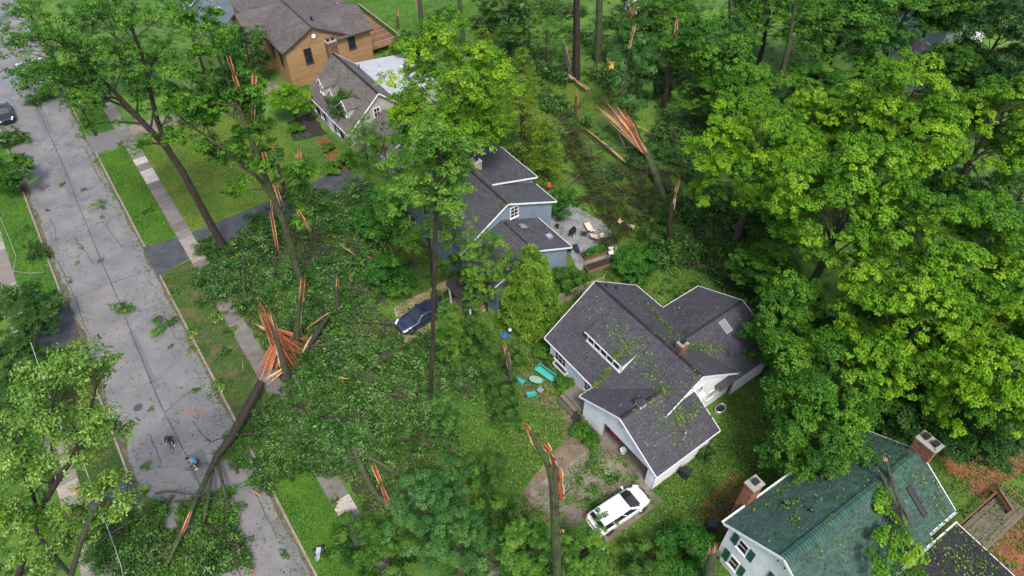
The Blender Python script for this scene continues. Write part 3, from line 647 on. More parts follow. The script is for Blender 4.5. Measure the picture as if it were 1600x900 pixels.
# --- green roof house (bottom right): local frame turned by -3 degrees
def green_house():
    H = thing('green_roof_house', 'white house with green shingle roof, two brick chimneys and green shutters', 'house', (23.75, 8.1, 0), R(-3))
    ez, rz, vy = 5.2, 8.0, -4.25; X1 = 10.9
    rf = Roof(H, M['sh_green'], .135, .25); rf.cm = M['ridge_green']
    A = [(X1, 0, ez), (0, 0, ez), (0, vy, rz), (X1, vy, rz)]; rf.slope(A)
    B = [(0, 2 * vy, ez), (X1, 2 * vy, ez), (X1, vy, rz), (0, vy, rz)]; rf.slope(B)
    rf.ridge((0, vy, rz), (X1 - 1.6, vy, rz), .62, .24)
    e2, r2, X2 = 4.75, 7.1, 14.45; y0, y1 = -.1, -8.05; ym = -4.1
    C = [(X2, y0, e2), (X1 - 1, y0, e2), (X1 - 1, ym, r2), (X2, ym, r2)]; rf.slope(C)
    D = [(X1 - 1, y1, e2), (X2, y1, e2), (X2, ym, r2), (X1 - 1, ym, r2)]; rf.slope(D)
    rf.ridge((X1, ym, r2), (X2 - .5, ym, r2), .62, .24)
    for a, b in (((-.03, 0, ez), (-.03, vy, rz)), ((-.03, vy, rz), (-.03, 2 * vy, ez)), ((X1 + .03, 0, ez), (X1 + .03, -3, 7.1))): rf.board(a, b, .22)
    for a, b in (((X2 + .03, y0, e2), (X2 + .03, ym, r2)), ((X2 + .03, ym, r2), (X2 + .03, y1, e2))): rf.board(a, b, .1)
    rf.done()
    for (xa, xb, y, z, s) in ((0, X1, .09, ez, 1), (X1, X2, y0 + .09, e2, 1), (X1, X2, y1 - .09, e2, -1), (0, X1, 2 * vy - .09, ez, -1)):
        b = MB(); b.box(xa, y - .09, z - .14, xb, y + .09, z - .11); b.box(xa, y + s * .07, z - .11, xb, y + s * .09, z + .01); b.box(xa, y - s * .09, z - .11, xb, y - s * .07, z - .03); b.build('gutter', M['white'], H)
    W = Walls(H, M['sid_white'], .2)
    x, ya, yb = .35, -.35, 2 * vy + .35
    W.wall([(x, ya, 0), (x, yb, 0), (x, yb, ez + .2), (x, vy, rz - .15), (x, ya, ez + .2)])
    W.wall([(X1, ya, 0), (x, ya, 0), (x, ya, ez + .1), (X1, ya, ez + .1)]); W.wall([(x, yb, 0), (X1, yb, 0), (X1, yb, ez + .1), (x, yb, ez + .1)])
    W.wall([(X2 - .3, y1 + .3, 0), (X2 - .3, y0 - .3, 0), (X2 - .3, y0 - .3, e2 + .1), (X2 - .3, ym, r2 - .15), (X2 - .3, y1 + .3, e2 + .1)])
    W.wall([(X2 - .3, y0 - .3, 0), (X1, y0 - .3, 0), (X1, y0 - .3, e2), (X2 - .3, y0 - .3, e2)]); W.wall([(X1, y1 + .3, 0), (X2 - .3, y1 + .3, 0), (X2 - .3, y1 + .3, e2), (X1, y1 + .3, e2)])
    W.wall([(X1 - .02, yb, 3), (X1 - .02, ya, 3), (X1 - .02, ya, ez + .15), (X1 - .02, vy, rz - .2), (X1 - .02, yb, ez + .15)])
    W.done()
    for y in (-1.75, -4.9):
        window(H, (x, y, 4.3), (0, -1, 0), (-1, 0, 0), .85, 1.3, nv=0, nh=1)
        for s in (-1, 1): shutter(H, (x, y + s * .72, 4.3), (0, -1, 0), (-1, 0, 0), .45, 1.35, M['shutter_green'])
    for y in (-1.75, -4.9, -7.2):
        window(H, (x, y, 1.6), (0, -1, 0), (-1, 0, 0), .85, 1.4, nv=0, nh=1)
        for s in (-1, 1): shutter(H, (x, y + s * .72, 1.6), (0, -1, 0), (-1, 0, 0), .45, 1.45, M['shutter_green'])
    o = MB(); o.lathe([(.36, 0), (.36, .05), (.28, .055)], (0, 0, 0), 20, sx=1, sy=1.3); ov = o.build('oval_vent', M['white'], H); ov.rotation_euler = (0, R(-90), 0); ov.location = (x - .02, vy, 6.75)
    o = MB(); o.lathe([(.27, .05), (.27, .06)], (0, 0, 0), 18, sy=1.3); o.build('vent_recess', M['black'], ov)
    o = MB()
    for i in range(5): o.box(-.22 + i * .1, -.24, .06, -.17 + i * .1, .24, .08)
    o.build('louvre', M['white'], ov)
    bricks(H, 2.2, .06, 0, 3.15, .80, 7.25, M['brick'], flues=1, over=.08)
    bricks(H, X2 - .25, -4.9, 0, X2 + .65, -3.5, 8.2, M['brick'], flues=2, over=.09)
    for (a, bb) in ((3.9, -1.5), (4.4, -2.9), (7.6, -1.9)): vent_pipe(H, a, bb, ez + (-bb) * .659 - .02, .3, 'black', .1)
    skylight(H, (X1 + 1.0, -6.2, e2 + (8.05 - 6.2) * .595), D, .42, 2.1, 'glass', 'brown')
    # low flat-roofed annex
    rf = Roof(H, M['sh_black'], .15, .34)
    X = [(5.5, -13.5, 3.0), (14.9, -13.5, 3.0), (14.9, -8.6, 3.25), (5.5, -8.6, 3.25)]; rf.slope(X)
    rf.board((14.93, -13.5, 3.0), (14.93, -8.6, 3.25), .16); q = MB(); q.box(5.5, -8.62, 3.0, 14.9, -8.52, 3.4); q.build('edge_board', M['white'], H)
    rf.root = H
    rf.deck.build('annex_roof', M['core'], H); rf.sh.build('annex_shingles', M['sh_black'], H, kind='stuff')
    W = Walls(H, M['sid_white'], .2)
    W.wall([(14.5, -13.2, 0), (14.5, -8.5, 0), (14.5, -8.5, 3.0), (14.5, -13.2, 2.8)]); W.wall([(5.8, -13.2, 0), (14.5, -13.2, 0), (14.5, -13.2, 2.85), (5.8, -13.2, 2.85)]); W.wall([(5.8, -8.5, 0), (5.8, -13.2, 0), (5.8, -13.2, 2.85), (5.8, -8.5, 3.0)])
    W.core.build('annex_wall', M['core'], H); W.sid.build('annex_siding', M['sid_white'], H, kind='stuff')
green_house()

# --- blue house (upper centre)
def blue_house():
    H = thing('blue_house', 'blue clapboard house with slate roof, rear shed dormer and a tan chimney', 'house')
    rf = Roof(H, M['sh_blue'])
    rx, rz, y0, y1 = 29.7, 8.1, 41.5, 53.2
    sl = (rz - 5.5) / (35.8 - rx)
    rf.slope([(35.8, y0, 5.5), (35.8, y1, 5.5), (rx, y1, rz), (rx, y0, rz)])
    xl = 24.0; zl = rz - (rx - xl) * .62
    rf.slope([(xl, y1, zl), (xl, y0, zl), (rx, y0, rz), (rx, y1, rz)])
    D = [(36.0, 45.0, 6.35), (36.0, 51.7, 6.35), (30.3, 51.7, 7.98), (30.3, 45.0, 7.98)]; rf.slope(D, .12)
    rf.ridge((rx, y0, rz), (rx, y1, rz))
    for a, b in (((rx, y0 - .03, rz), (35.8, y0 - .03, 5.5)), ((rx, y0 - .03, rz), (xl, y0 - .03, zl)), ((35.83, y0, 5.5), (35.83, 45.0, 5.5)), ((30.3, 44.97, 7.98), (36, 44.97, 6.35)), ((36.03, 45, 6.35), (36.03, 51.7, 6.35))): rf.board(a, b)
    # lower wing
    lx, lz, ly0 = 29.1, 6.2, 36.3; le = 4.2
    LR = [(33.65, ly0, le), (33.65, 41.75, le), (lx, 41.75, lz), (lx, ly0, lz)]; rf.slope(LR)
    rf.slope([(24.4, 41.75, le), (24.4, ly0, le), (lx, ly0, lz), (lx, 41.75, lz)]); rf.ridge((lx, ly0, lz), (lx, 41.6, lz))
    for a, b in (((33.68, ly0, le), (33.68, 41.75, le)), ((33.65, ly0 - .03, le), (lx, ly0 - .03, lz)), ((24.4, ly0 - .03, le), (lx, ly0 - .03, lz))): rf.board(a, b)
    rf.done()
    # porch roof at front left
    rf = Roof(H, M['sh_black']); PP = [(21.6, 40.6, 2.7), (21.6, 36.6, 2.7), (24.7, 36.6, 3.4), (24.7, 40.6, 3.4)]; rf.slope(PP)
    rf.deck.build('porch_roof', M['core'], H); rf.sh.build('porch_shingles', M['sh_black'], H, kind='stuff')
    b = MB()
    for y in (36.8, 40.4): b.box(21.8, y - .07, 0, 21.94, y + .07, 2.6)
    b.build('porch_post', M['white'], H)
    W = Walls(H, M['sid_blue'])
    W.wall([(24.4, 41.8, 0), (35.4, 41.8, 0), (35.4, 41.8, 5.55), (rx, 41.8, rz - .15), (24.4, 41.8, zl + .2)])
    W.wall([(35.4, 41.8, 0), (35.4, 52.9, 0), (35.4, 52.9, 5.6), (35.4, 41.8, 5.6)]); W.wall([(35.4, 52.9, 0), (24.4, 52.9, 0), (24.4, 52.9, zl + .2), (rx, 52.9, rz - .15), (35.4, 52.9, 5.55)])
    W.wall([(24.4, 52.9, 0), (24.4, 41.8, 0), (24.4, 41.8, zl + .1), (24.4, 52.9, zl + .1)])
    W.wall([(31.0, 45.3, 7.3), (35.6, 45.3, 5.3), (35.6, 45.3, 6.4), (31.0, 45.3, 7.75)], .1); W.wall([(35.6, 45.3, 5.3), (35.6, 51.4, 5.3), (35.6, 51.4, 6.4), (35.6, 45.3, 6.4)], .1)
    W.wall([(33.3, 36.6, 0), (33.3, 41.8, 0), (33.3, 41.8, 4.25), (33.3, 36.6, 4.25)]); W.wall([(24.7, 36.6, 0), (33.3, 36.6, 0), (33.3, 36.6, 4.25), (lx, 36.6, 6.05), (24.7, 36.6, 4.25)])
    W.wall([(24.7, 41.8, 0), (24.7, 36.6, 0), (24.7, 36.6, 4.25), (24.7, 41.8, 4.25)])
    W.done()
    window(H, (30.6, 41.78, 6.5), (1, 0, 0), (0, -1, 0), 1.0, 1.35, nv=1, nh=2)
    window(H, (35.42, 47, 2), (0, 1, 0), (1, 0, 0), 1.2, 1.3); window(H, (33.32, 39, 1.8), (0, 1, 0), (1, 0, 0), 1.5, 1.5, nv=2)
    bricks(H, 30.2, 47.9, 7.0, 31.0, 50.3, 8.75, M['tanbrick'], flues=3, capm='white', over=.05)
    skylight(H, (30.6, 40.3, le + (33.65 - 30.6) * .44), LR, .9, 1.0, 'skyglass', 'brown'); b = MB(); b.box(31.95, 37.9, 4.8, 32.5, 38.45, 5.15); b.build('roof_vent', M['steel'], H)
    b = MB(); b.box(35.46, 42.3, 1.0, 35.6, 42.7, 1.6); b.build('meter_box', M['steel'], H)
blue_house()

# --- ochre house (top)
def ochre_house():
    H = thing('ochre_house', 'large ochre clapboard house with brown roof beyond the grey dormer house', 'house')
    rf = Roof(H, M['sh_brown'], .2, .45, 'brown'); y0, y1, rx, rz = 87.3, 108, 30.3, 7.8; ez = 5.4; xl, xr = 25.5, 35.1
    rf.slope([(xl, y1, ez), (xl, y0, ez), (rx, y0, rz), (rx, y1, rz)]); rf.slope([(xr, y0, ez), (xr, y1, ez), (rx, y1, rz), (rx, y0, rz)])
    rf.ridge((rx, y0, rz), (rx, y1, rz), .3, .3)
    # right wing, ridge across
    wy, wz, wx = 92.0, 6.9, 39.2
    rf.slope([(33, 87.0, 5.3), (38.9, 87.0, 5.3), (wx, wy, wz), (32, wy, wz)]); rf.slope([(39.2, 97, 5.3), (33, 97, 5.3), (32, wy, wz), (wx, wy, wz)])
    rf.slope([(35, 97.5, 5.2), (40, 97.5, 5.2), (40, 104, 6.6), (34, 104, 6.6)])
    # left cross wing with tan gable
    rf.slope([(23.6, 94.5, 4.9), (30, 94.5, 4.9), (30, 98.4, 7.3), (23.6, 98.4, 7.3)]); rf.slope([(30, 102.3, 4.9), (23.6, 102.3, 4.9), (23.6, 98.4, 7.3), (30, 98.4, 7.3)])
    for a, b in (((xl, y0 - .03, ez), (rx, y0 - .03, rz)), ((rx, y0 - .03, rz), (xr, y0 - .03, ez)), ((35, 86.97, 5.3), (38.9, 86.97, 5.3)), ((xl - .03, y0, ez), (xl - .03, 94.5, ez)), ((23.57, 94.5, 4.9), (23.57, 98.4, 7.3)), ((23.57, 98.4, 7.3), (23.57, 102.3, 4.9))): rf.board(a, b, .22)
    rf.done()
    W = Walls(H, M['sid_orange'], .3)
    W.wall([(25.9, 87.6, 0), (34.9, 87.6, 0), (34.9, 87.6, 5.4), (rx, 87.6, 7.65), (25.9, 87.6, 5.4)]); W.wall([(34.9, 87.6, 0), (38.6, 87.6, 0), (38.6, 87.6, 5.35), (34.9, 87.6, 5.4)])
    W.wall([(38.6, 87.6, 0), (38.6, 104, 0), (38.6, 104, 5.3), (38.6, 97, 5.3), (38.6, 92, 6.75), (38.6, 87.6, 5.3)])
    W.wall([(25.9, 94.8, 0), (25.9, 87.6, 0), (25.9, 87.6, 5.45), (25.9, 94.8, 5.45)]); W.wall([(24.0, 94.8, 0), (25.9, 94.8, 0), (25.9, 94.8, 5), (24.0, 94.8, 5)])
    W.wall([(25.9, 107.7, 0), (25.9, 102, 0), (25.9, 102, 5.4), (25.9, 107.7, 5.4)]); W.wall([(38.6, 107.7, 0), (25.9, 107.7, 0), (25.9, 107.7, 5.4), (rx, 107.7, 7.6), (38.6, 107.7, 5.4)])
    W.done()
    W = Walls(H, M['sid_tan'], .3); W.wall([(24.0, 102, 0), (24.0, 94.8, 0), (24.0, 94.8, 4.9), (24.0, 98.4, 7.15), (24.0, 102, 4.9)])
    W.core.build('gable_wall', M['core'], H); W.sid.build('gable_siding', M['sid_tan'], H, kind='stuff')
    window(H, (29.0, 87.57, 4.0), (1, 0, 0), (0, -1, 0), 1.1, 2.2, 'brown', nv=0); window(H, (35.6, 87.57, 4.2), (1, 0, 0), (0, -1, 0), 1.1, 2.2, 'brown', nv=0)
    for y in (89.5, 92.5): window(H, (25.87, y, 3.8), (0, -1, 0), (-1, 0, 0), 1.0, 2.0, 'brown', nv=0)
    for y in (96.5, 100.2): window(H, (23.97, y, 3.4), (0, -1, 0), (-1, 0, 0), 1.0, 1.9, 'brown', nv=0)
    o = MB(); o.lathe([(.42, 0), (.42, .06), (.34, .065)], (0, 0, 0), 18); ov = o.build('round_window', M['brown'], H); ov.rotation_euler = (R(90), 0, 0); ov.location = (30.3, 87.58, 6.5)
    o = MB(); o.lathe([(.33, .06), (.33, .075)], (0, 0, 0), 18); o.build('pane', M['white'], ov)
    for (x, y, z) in ((31.6, 90.6, 7.1), (31.2, 100.5, 7.3), (32.2, 101.5, 6.8)): vent_pipe(H, x, y, z, .5, 'black', .16)
    # deck at the back
    D = thing('wooden_deck', 'raised brown deck with dark railing and loungers behind the ochre house', 'deck', (41.5, 96, 0))
    b = MB()
    for i in range(34): b.box(-2.6, -6.8 + i * .4, 1.0, 2.6, -6.8 + i * .4 + .38, 1.06)
    b.build('boards', M['brownwood'], D, kind='stuff')
    b = MB()
    for (x, y) in ((-2.5, -6.7), (2.5, -6.7), (2.5, -2), (2.5, 2.5), (2.5, 6.6), (-2.5, 6.6)): b.box(x - .06, y - .06, 0, x + .06, y + .06, 2.05)
    b.build('post', M['brownwood'], D)
    b = MB(); b.box(2.45, -6.8, 1.95, 2.6, 6.7, 2.03); b.box(-2.5, -6.82, 1.95, 2.6, -6.68, 2.028); b.build('rail', M['fence'], D)
    b = MB()
    for i in range(66): b.box(2.5, -6.7 + i * .2, 1.06, 2.54, -6.66 + i * .2, 1.95)
    b.build('balusters', M['black'], D, kind='stuff')
ochre_house()

# --- grey dormer house (cape)
def dormer_house():
    H = thing('grey_dormer_house', 'grey one and a half storey house with three white dormers and weathered brown roof', 'house')
    rf = Roof(H, M['sh_grey'], .18, .4); y0, y1, rx, rz, ez, xl, xr = 68.6, 80.9, 30.1, 6.9, 2.75, 25.3, 34.6
    rf.slope([(xl, y1, ez), (xl, y0, ez), (rx, y0, rz), (rx, y1, rz)]); rf.slope([(xr, y0, 3.0), (xr, y1, 3.0), (rx, y1, rz), (rx, y0, rz)]); rf.ridge((rx, y0, rz), (rx, y1, rz), .34, .3)
    for a, b in (((xl - .03, y0, ez), (xl - .03, y1, ez)), ((xl, y0 - .03, ez), (rx, y0 - .03, rz)), ((rx, y0 - .03, rz), (xr, y0 - .03, 3)), ((xr, y1 + .03, 3), (rx, y1 + .03, rz))): rf.board(a, b)
    W = Walls(H, M['sid_grey'], .22); sl = (rz - ez) / (rx - xl)
    for y in (77.6, 74.4, 71.2):
        zt = 5.9; zb = ez + (26.4 - xl) * sl; hw = .95
        W.wall([(26.5, y + .75, zb), (26.5, y - .75, zb), (26.5, y - .75, 5.2), (26.5, y, 5.85), (26.5, y + .75, 5.2)], .08)
        W.wall([(26.5, y - .75, zb), (28.2, y - .75, 5.2), (28.1, y - .75, 5.25), (26.5, y - .75, 5.2)], .08); W.wall([(28.2, y + .75, 5.2), (26.5, y + .75, zb), (26.5, y + .75, 5.2), (28.1, y + .75, 5.25)], .08)
        rf.slope([(26.3, y - hw, 5.08), (28.1, y - hw, 5.08), (29.1, y, 5.98), (26.3, y, 5.98)], .08); rf.slope([(28.1, y + hw, 5.08), (26.3, y + hw, 5.08), (26.3, y, 5.98), (29.1, y, 5.98)], .08)
        rf.board((26.27, y - hw, 5.08), (26.27, y, 5.98), .13); rf.board((26.27, y + hw, 5.08), (26.27, y, 5.98), .13)
        window(H, (26.47, y, 4.55), (0, -1, 0), (-1, 0, 0), 1.1, 1.25, nv=1, nh=1, fw=.13)
    # lower wing nearest
    rf.slope([(26.8, 68.6, 2.5), (26.8, 62.2, 2.5), (30.4, 62.2, 4.6), (30.4, 68.6, 4.6)]); rf.slope([(34, 62.2, 2.5), (34, 68.6, 2.5), (30.4, 68.6, 4.6), (30.4, 62.2, 4.6)])
    for a, b in (((26.8, 62.17, 2.5), (30.4, 62.17, 4.6)), ((30.4, 62.17, 4.6), (34, 62.17, 2.5)), ((26.77, 62.2, 2.5), (26.77, 68.5, 2.5))): rf.board(a, b)
    rf.done()
    rf = Roof(H, M['membrane'], 1.0, 40); rf.slope([(40.0, 71.0, 3.6), (40.0, 81.2, 3.6), (32.0, 81.2, 4.6), (32.0, 71.0, 4.6)])
    rf.deck.build('rear_roof', M['core'], H); rf.sh.build('roof_membrane', M['membrane'], H)
    W.wall([(25.7, 80.6, 0), (25.7, 68.9, 0), (25.7, 68.9, 2.85), (25.7, 80.6, 2.85)]); W.wall([(25.7, 68.9, 0), (34.3, 68.9, 0), (34.3, 68.9, 3.1), (rx, 68.9, 6.75), (25.7, 68.9, 2.85)])
    W.wall([(34.3, 80.6, 0), (25.7, 80.6, 0), (25.7, 80.6, 2.85), (rx, 80.6, 6.75), (34.3, 80.6, 3.1)]); W.wall([(39.7, 71.3, 0), (39.7, 80.9, 0), (39.7, 80.9, 3.6), (39.7, 71.3, 3.6)]); W.wall([(34.3, 71.3, 0), (39.7, 71.3, 0), (39.7, 71.3, 3.55), (34.3, 71.3, 4.2)])
    W.wall([(27.1, 62.5, 0), (33.7, 62.5, 0), (33.7, 62.5, 2.6), (30.4, 62.5, 4.5), (27.1, 62.5, 2.6)]); W.wall([(27.1, 68.8, 0), (27.1, 62.5, 0), (27.1, 62.5, 2.6), (27.1, 68.8, 2.6)]); W.wall([(39.7, 80.9, 0), (34.3, 80.9, 0), (34.3, 80.9, 4.2), (39.7, 80.9, 3.6)])
    W.done()
    for y in (79.3, 77.2, 72.5, 70.3): 
        window(H, (25.67, y, 1.55), (0, -1, 0), (-1, 0, 0), 1.0, 1.6, nv=1, nh=1, fw=.12)
        for s in (-1, 1): shutter(H, (25.67, y + s * .75, 1.55), (0, -1, 0), (-1, 0, 0), .4, 1.6, M['black'])
    b = MB(); b.box(25.60, 74.3, .1, 25.68, 75.3, 2.2); b.build('door', M['white'], H)
    window(H, (29.6, 68.87, 4.4), (1, 0, 0), (0, -1, 0), .9, 1.3)
    bricks(H, 29.6, 81.0, 0, 30.9, 81.9, 8.2, M['dkbrick'], flues=2, over=.06)
    vent_pipe(H, 35.2, 78.5, 4.2, .6, 'steel', .1); vent_pipe(H, 37.2, 76.0, 3.95, .9, 'white', .12); vent_pipe(H, 32.2, 78.2, 5.2, .5)
dormer_house()

# --- small buildings in the distance
def small_house(name, lab, x, y, rz, L, Wd, ez, rzz, sh, sid, cat='house', edge='white'):
    H = thing(name, lab, cat, (x, y, 0), rz); rf = Roof(H, M[sh], .3, .6, edge)
    rf.slope([(-Wd / 2, L / 2, ez), (-Wd / 2, -L / 2, ez), (0, -L / 2, rzz), (0, L / 2, rzz)]); rf.slope([(Wd / 2, -L / 2, ez), (Wd / 2, L / 2, ez), (0, L / 2, rzz), (0, -L / 2, rzz)])
    for s in (-1, 1):
        for q in (-1, 1): rf.board((q * Wd / 2, s * (L / 2 + .03), ez), (0, s * (L / 2 + .03), rzz), .2)
    rf.done(); W = Walls(H, M[sid], .3); a, l = Wd / 2 - .3, L / 2 - .3
    W.wall([(-a, -l, 0), (a, -l, 0), (a, -l, ez + .1), (0, -l, rzz - .15), (-a, -l, ez + .1)]); W.wall([(a, l, 0), (-a, l, 0), (-a, l, ez + .1), (0, l, rzz - .15), (a, l, ez + .1)])
    W.wall([(a, -l, 0), (a, l, 0), (a, l, ez + .1), (a, -l, ez + .1)]); W.wall([(-a, l, 0), (-a, -l, 0), (-a, -l, ez + .1), (-a, l, ez + .1)]); W.done()
    window(H, (0, -l, ez * .6), (1, 0, 0), (0, -1, 0), .9, 1.0); window(H, (-a, 0, ez * .6), (0, -1, 0), (-1, 0, 0), .9, 1.0)
    return H
small_house('grey_garage', 'grey gabled garage roof with white edges between bright tree crowns at upper right', 97.5, 38.5, R(-50), 8, 6, 3.0, 5.0, 'sh_blue', 'sid_grey', 'garage')
small_house('pale_house', 'pale house partly hidden by dark trees in the far upper right', 112, 43, R(-20), 10, 8, 4, 7, 'sh_grey', 'sid_white')
small_house('red_shed', 'dark red garden shed with pale roof at the top edge', 80.5, 76.5, R(-30), 4, 4, 2.6, 4.0, 'sh_grey', 'redbarn' if 'redbarn' in M else 'brick', 'shed')
small_house('light_blue_house', 'pale blue house behind the left side of the ochre house', 24.5, 117, 0, 11, 8, 4.5, 7.0, 'membrane', 'sid_blue')
# ------------------------------------------------------------ vegetation generators
def leafmesh(name, P, N, L, W, T, mat, droop=.25, rng=None, D=None):
    """one leaf = one folded rhombus; P centres, N normals, L lengths, W widths, T colour value"""
    n = len(P); N = N / (np.linalg.norm(N, axis=1)[:, None] + 1e-9)
    r = rng.normal(size=(n, 3)) if D is None else D + rng.normal(size=(n, 3)) * .35
    r[:, 2] -= droop
    d = r - N * (r * N).sum(1)[:, None]; d /= np.linalg.norm(d, axis=1)[:, None] + 1e-9
    s = np.cross(N, d); L = L[:, None]; W = W[:, None]; f = N * W * .18
    v = np.empty((n, 4, 3), np.float32)
    v[:, 0] = P - d * L / 2; v[:, 1] = P + s * W / 2 + f + d * L * .08; v[:, 2] = P + d * L / 2; v[:, 3] = P - s * W / 2 + f + d * L * .08
    me = bpy.data.meshes.new(name)
    me.vertices.add(4 * n); me.vertices.foreach_set('co', v.ravel())
    me.loops.add(4 * n); me.loops.foreach_set('vertex_index', np.arange(4 * n, dtype=np.int32))
    me.polygons.add(n); me.polygons.foreach_set('loop_start', np.arange(0, 4 * n, 4, dtype=np.int32))
    at = me.attributes.new('t', 'FLOAT', 'FACE'); at.data.foreach_set('value', np.clip(T, 0, 1).astype(np.float32))
    me.materials.append(mat); me.update(calc_edges=True)
    return me
# ------------------------------------------------------------ torn leaves lying on the roofs (placed before any tree stands)
bpy.context.view_layer.update()
def leafstuff(name, P, N, L, T, mat, rng, asp=.6, label=None):
    me = leafmesh(name, np.array(P), np.array(N), np.array(L), np.array(L) * asp, np.array(T), M[mat], rng=rng)
    o = link(bpy.data.objects.new(name, me)); o['kind'] = 'stuff'
    return o
def roof_litter(rng, spots):
    dg = bpy.context.evaluated_depsgraph_get(); P = []; N = []
    for (x, y, sx, sy, rot, n, hh) in spots:
        for i in range(n):
            a, b = rng.normal(0, sx), rng.normal(0, sy); px = x + a * math.cos(rot) - b * math.sin(rot); py = y + a * math.sin(rot) + b * math.cos(rot)
            ok, loc, nor, *_ = sc.ray_cast(dg, V(px, py, 40), V(0, 0, -1))
            if ok and loc.z > 2: P.append((loc.x, loc.y, loc.z + .03 + abs(rng.normal(0, hh)))); N.append(tuple(nor + V(*rng.normal(0, .45, 3))))
    return P, N
_rl = np.random.default_rng(5)
def roof_stuff():
    rng = _rl
    S = [(26.6, 22.95, 1.3, .17, 0, 330, .07), (28.6, 20.3, 1.1, .35, R(62), 130, .04), (28.2, 18.4, .25, .3, 0, 90, .06), (33.9, 24.3, 1.7, .16, R(76), 260, .06), (33.2, 20.7, .9, .25, R(-30), 120, .06), (34.8, 19.6, .9, .3, R(-30), 120, .05),
         (28.6, 24.4, .8, .6, R(80), 90, .04), (28.4, 22.8, .4, .3, R(80), 40, .05), (28.2, 16.2, .7, .5, .5, 170, .04), (27.0, 15.8, .6, .8, 0, 70, .03), (30.0, 16.2, .5, .5, 0, 60, .04), (30.6, 22, 2.8, 3.6, 0, 420, .02), (37.5, 22, 2.2, 2.5, 0, 160, .02), (27, 17.5, 1.8, 2.0, 0, 220, .02), (28.7, 21.9, .5, .15, 0, 40, .04)]
    S += [(32.0, 72.5, 1, 1, 0, 20, .03), (30.4, 41.6, 1.6, .12, 0, 120, .05), (31, 40, 1.4, 1.6, 0, 60, .02), (33, 48, 1.5, 2, 0, 30, .02)]
    S += [(30, 5.8, 3.6, 1.3, 0, 200, .02), (29, 2.0, 3, 1.4, 0, 160, .02), (36.3, 5, 1.2, 1.4, 0, 120, .02), (36.8, 1.2, .9, 1.6, 0, 150, .03), (27.8, 6.2, .7, .25, R(-30), 90, .04), (28.6, 7.3, 1.6, .12, R(-2), 110, .03), (36.2, -3.2, 1.5, 1.3, 0, 330, .04), (35.2, -1.0, 1.3, .25, 0, 130, .05), (35.5, -5, 1.5, 1.6, 0, 200, .03), (26.7, 5.2, .22, .2, 0, 50, .06)]
    P, N = roof_litter(rng, S); n = len(P)
    leafstuff('roof_leaf_litter', P, N, rng.uniform(.10, .26, n), rng.uniform(.15, .95, n), 'litter', rng)
roof_stuff()
def unit(v): return v / (np.linalg.norm(v, axis=1)[:, None] + 1e-9)
def tufts(rng, C, Rc, nsub, nleaf, sub_r, up=.75, flat=.7, tv=None):
    """clump centres C with radii Rc -> tufts on their upper side -> leaves"""
    k = len(C); tv = rng.beta(2, 2.2, k) if tv is None else tv
    d = unit(rng.normal(size=(k * nsub, 3))); d[:, 2] = np.abs(d[:, 2]) * 1.0 - .25
    S = np.repeat(C, nsub, 0) + d * (np.repeat(Rc, nsub) * rng.uniform(.55, 1.05, k * nsub))[:, None] * [1, 1, flat]
    ts = np.repeat(tv, nsub) + rng.normal(0, .10, k * nsub)
    e = unit(rng.normal(size=(k * nsub * nleaf, 3)))
    P = np.repeat(S, nleaf, 0) + e * (sub_r * rng.uniform(.2, 1, k * nsub * nleaf) ** .6)[:, None] * [1, 1, .6]
    N = np.repeat(d, nleaf, 0) * .35 + e * .45 + rng.normal(size=e.shape) * .30; N[:, 2] += up
    T = np.repeat(ts, nleaf) + rng.normal(0, .12, len(P))
    return P, N, T
def crown_centres(rng, n, r, rz, zc, low=-.45, lump=.25, hole=.0):
    d = unit(rng.normal(size=(n * 3, 3))); d = d[d[:, 2] > low][:n]
    rad = rng.uniform(.30, 1, len(d)) ** .45
    lob = rng.normal(size=(7, 3)); lob = unit(lob); b = 1 + lump * np.max((d @ lob.T) ** 3, axis=1) - lump * .5
    return np.stack([d[:, 0] * r * rad * b, d[:, 1] * r * rad * b, zc + d[:, 2] * rz * rad * b], 1)
def limb(b, p, q, r0, r1, sag=.12, n=6, k=5):
    p = Vector(p); q = Vector(q); L = (q - p).length; mid = V(uni(-1, 1), uni(-1, 1), uni(.2, 1)) * L * sag; pts = []
    for i in range(k):
        t = i / (k - 1); pts.append(p.lerp(q, t) + mid * (4 * t * (1 - t)) * .8 + V(uni(-1, 1), uni(-1, 1), uni(-1, 1)) * L * .015)
    b.tube(pts, [r0 + (r1 - r0) * i / (k - 1) for i in range(k)], n)
    return pts
def mesh_of(mb, name, mat):
    o = mb.build(name, mat); me = o.data; bpy.data.objects.remove(o); return me
KIND = {}
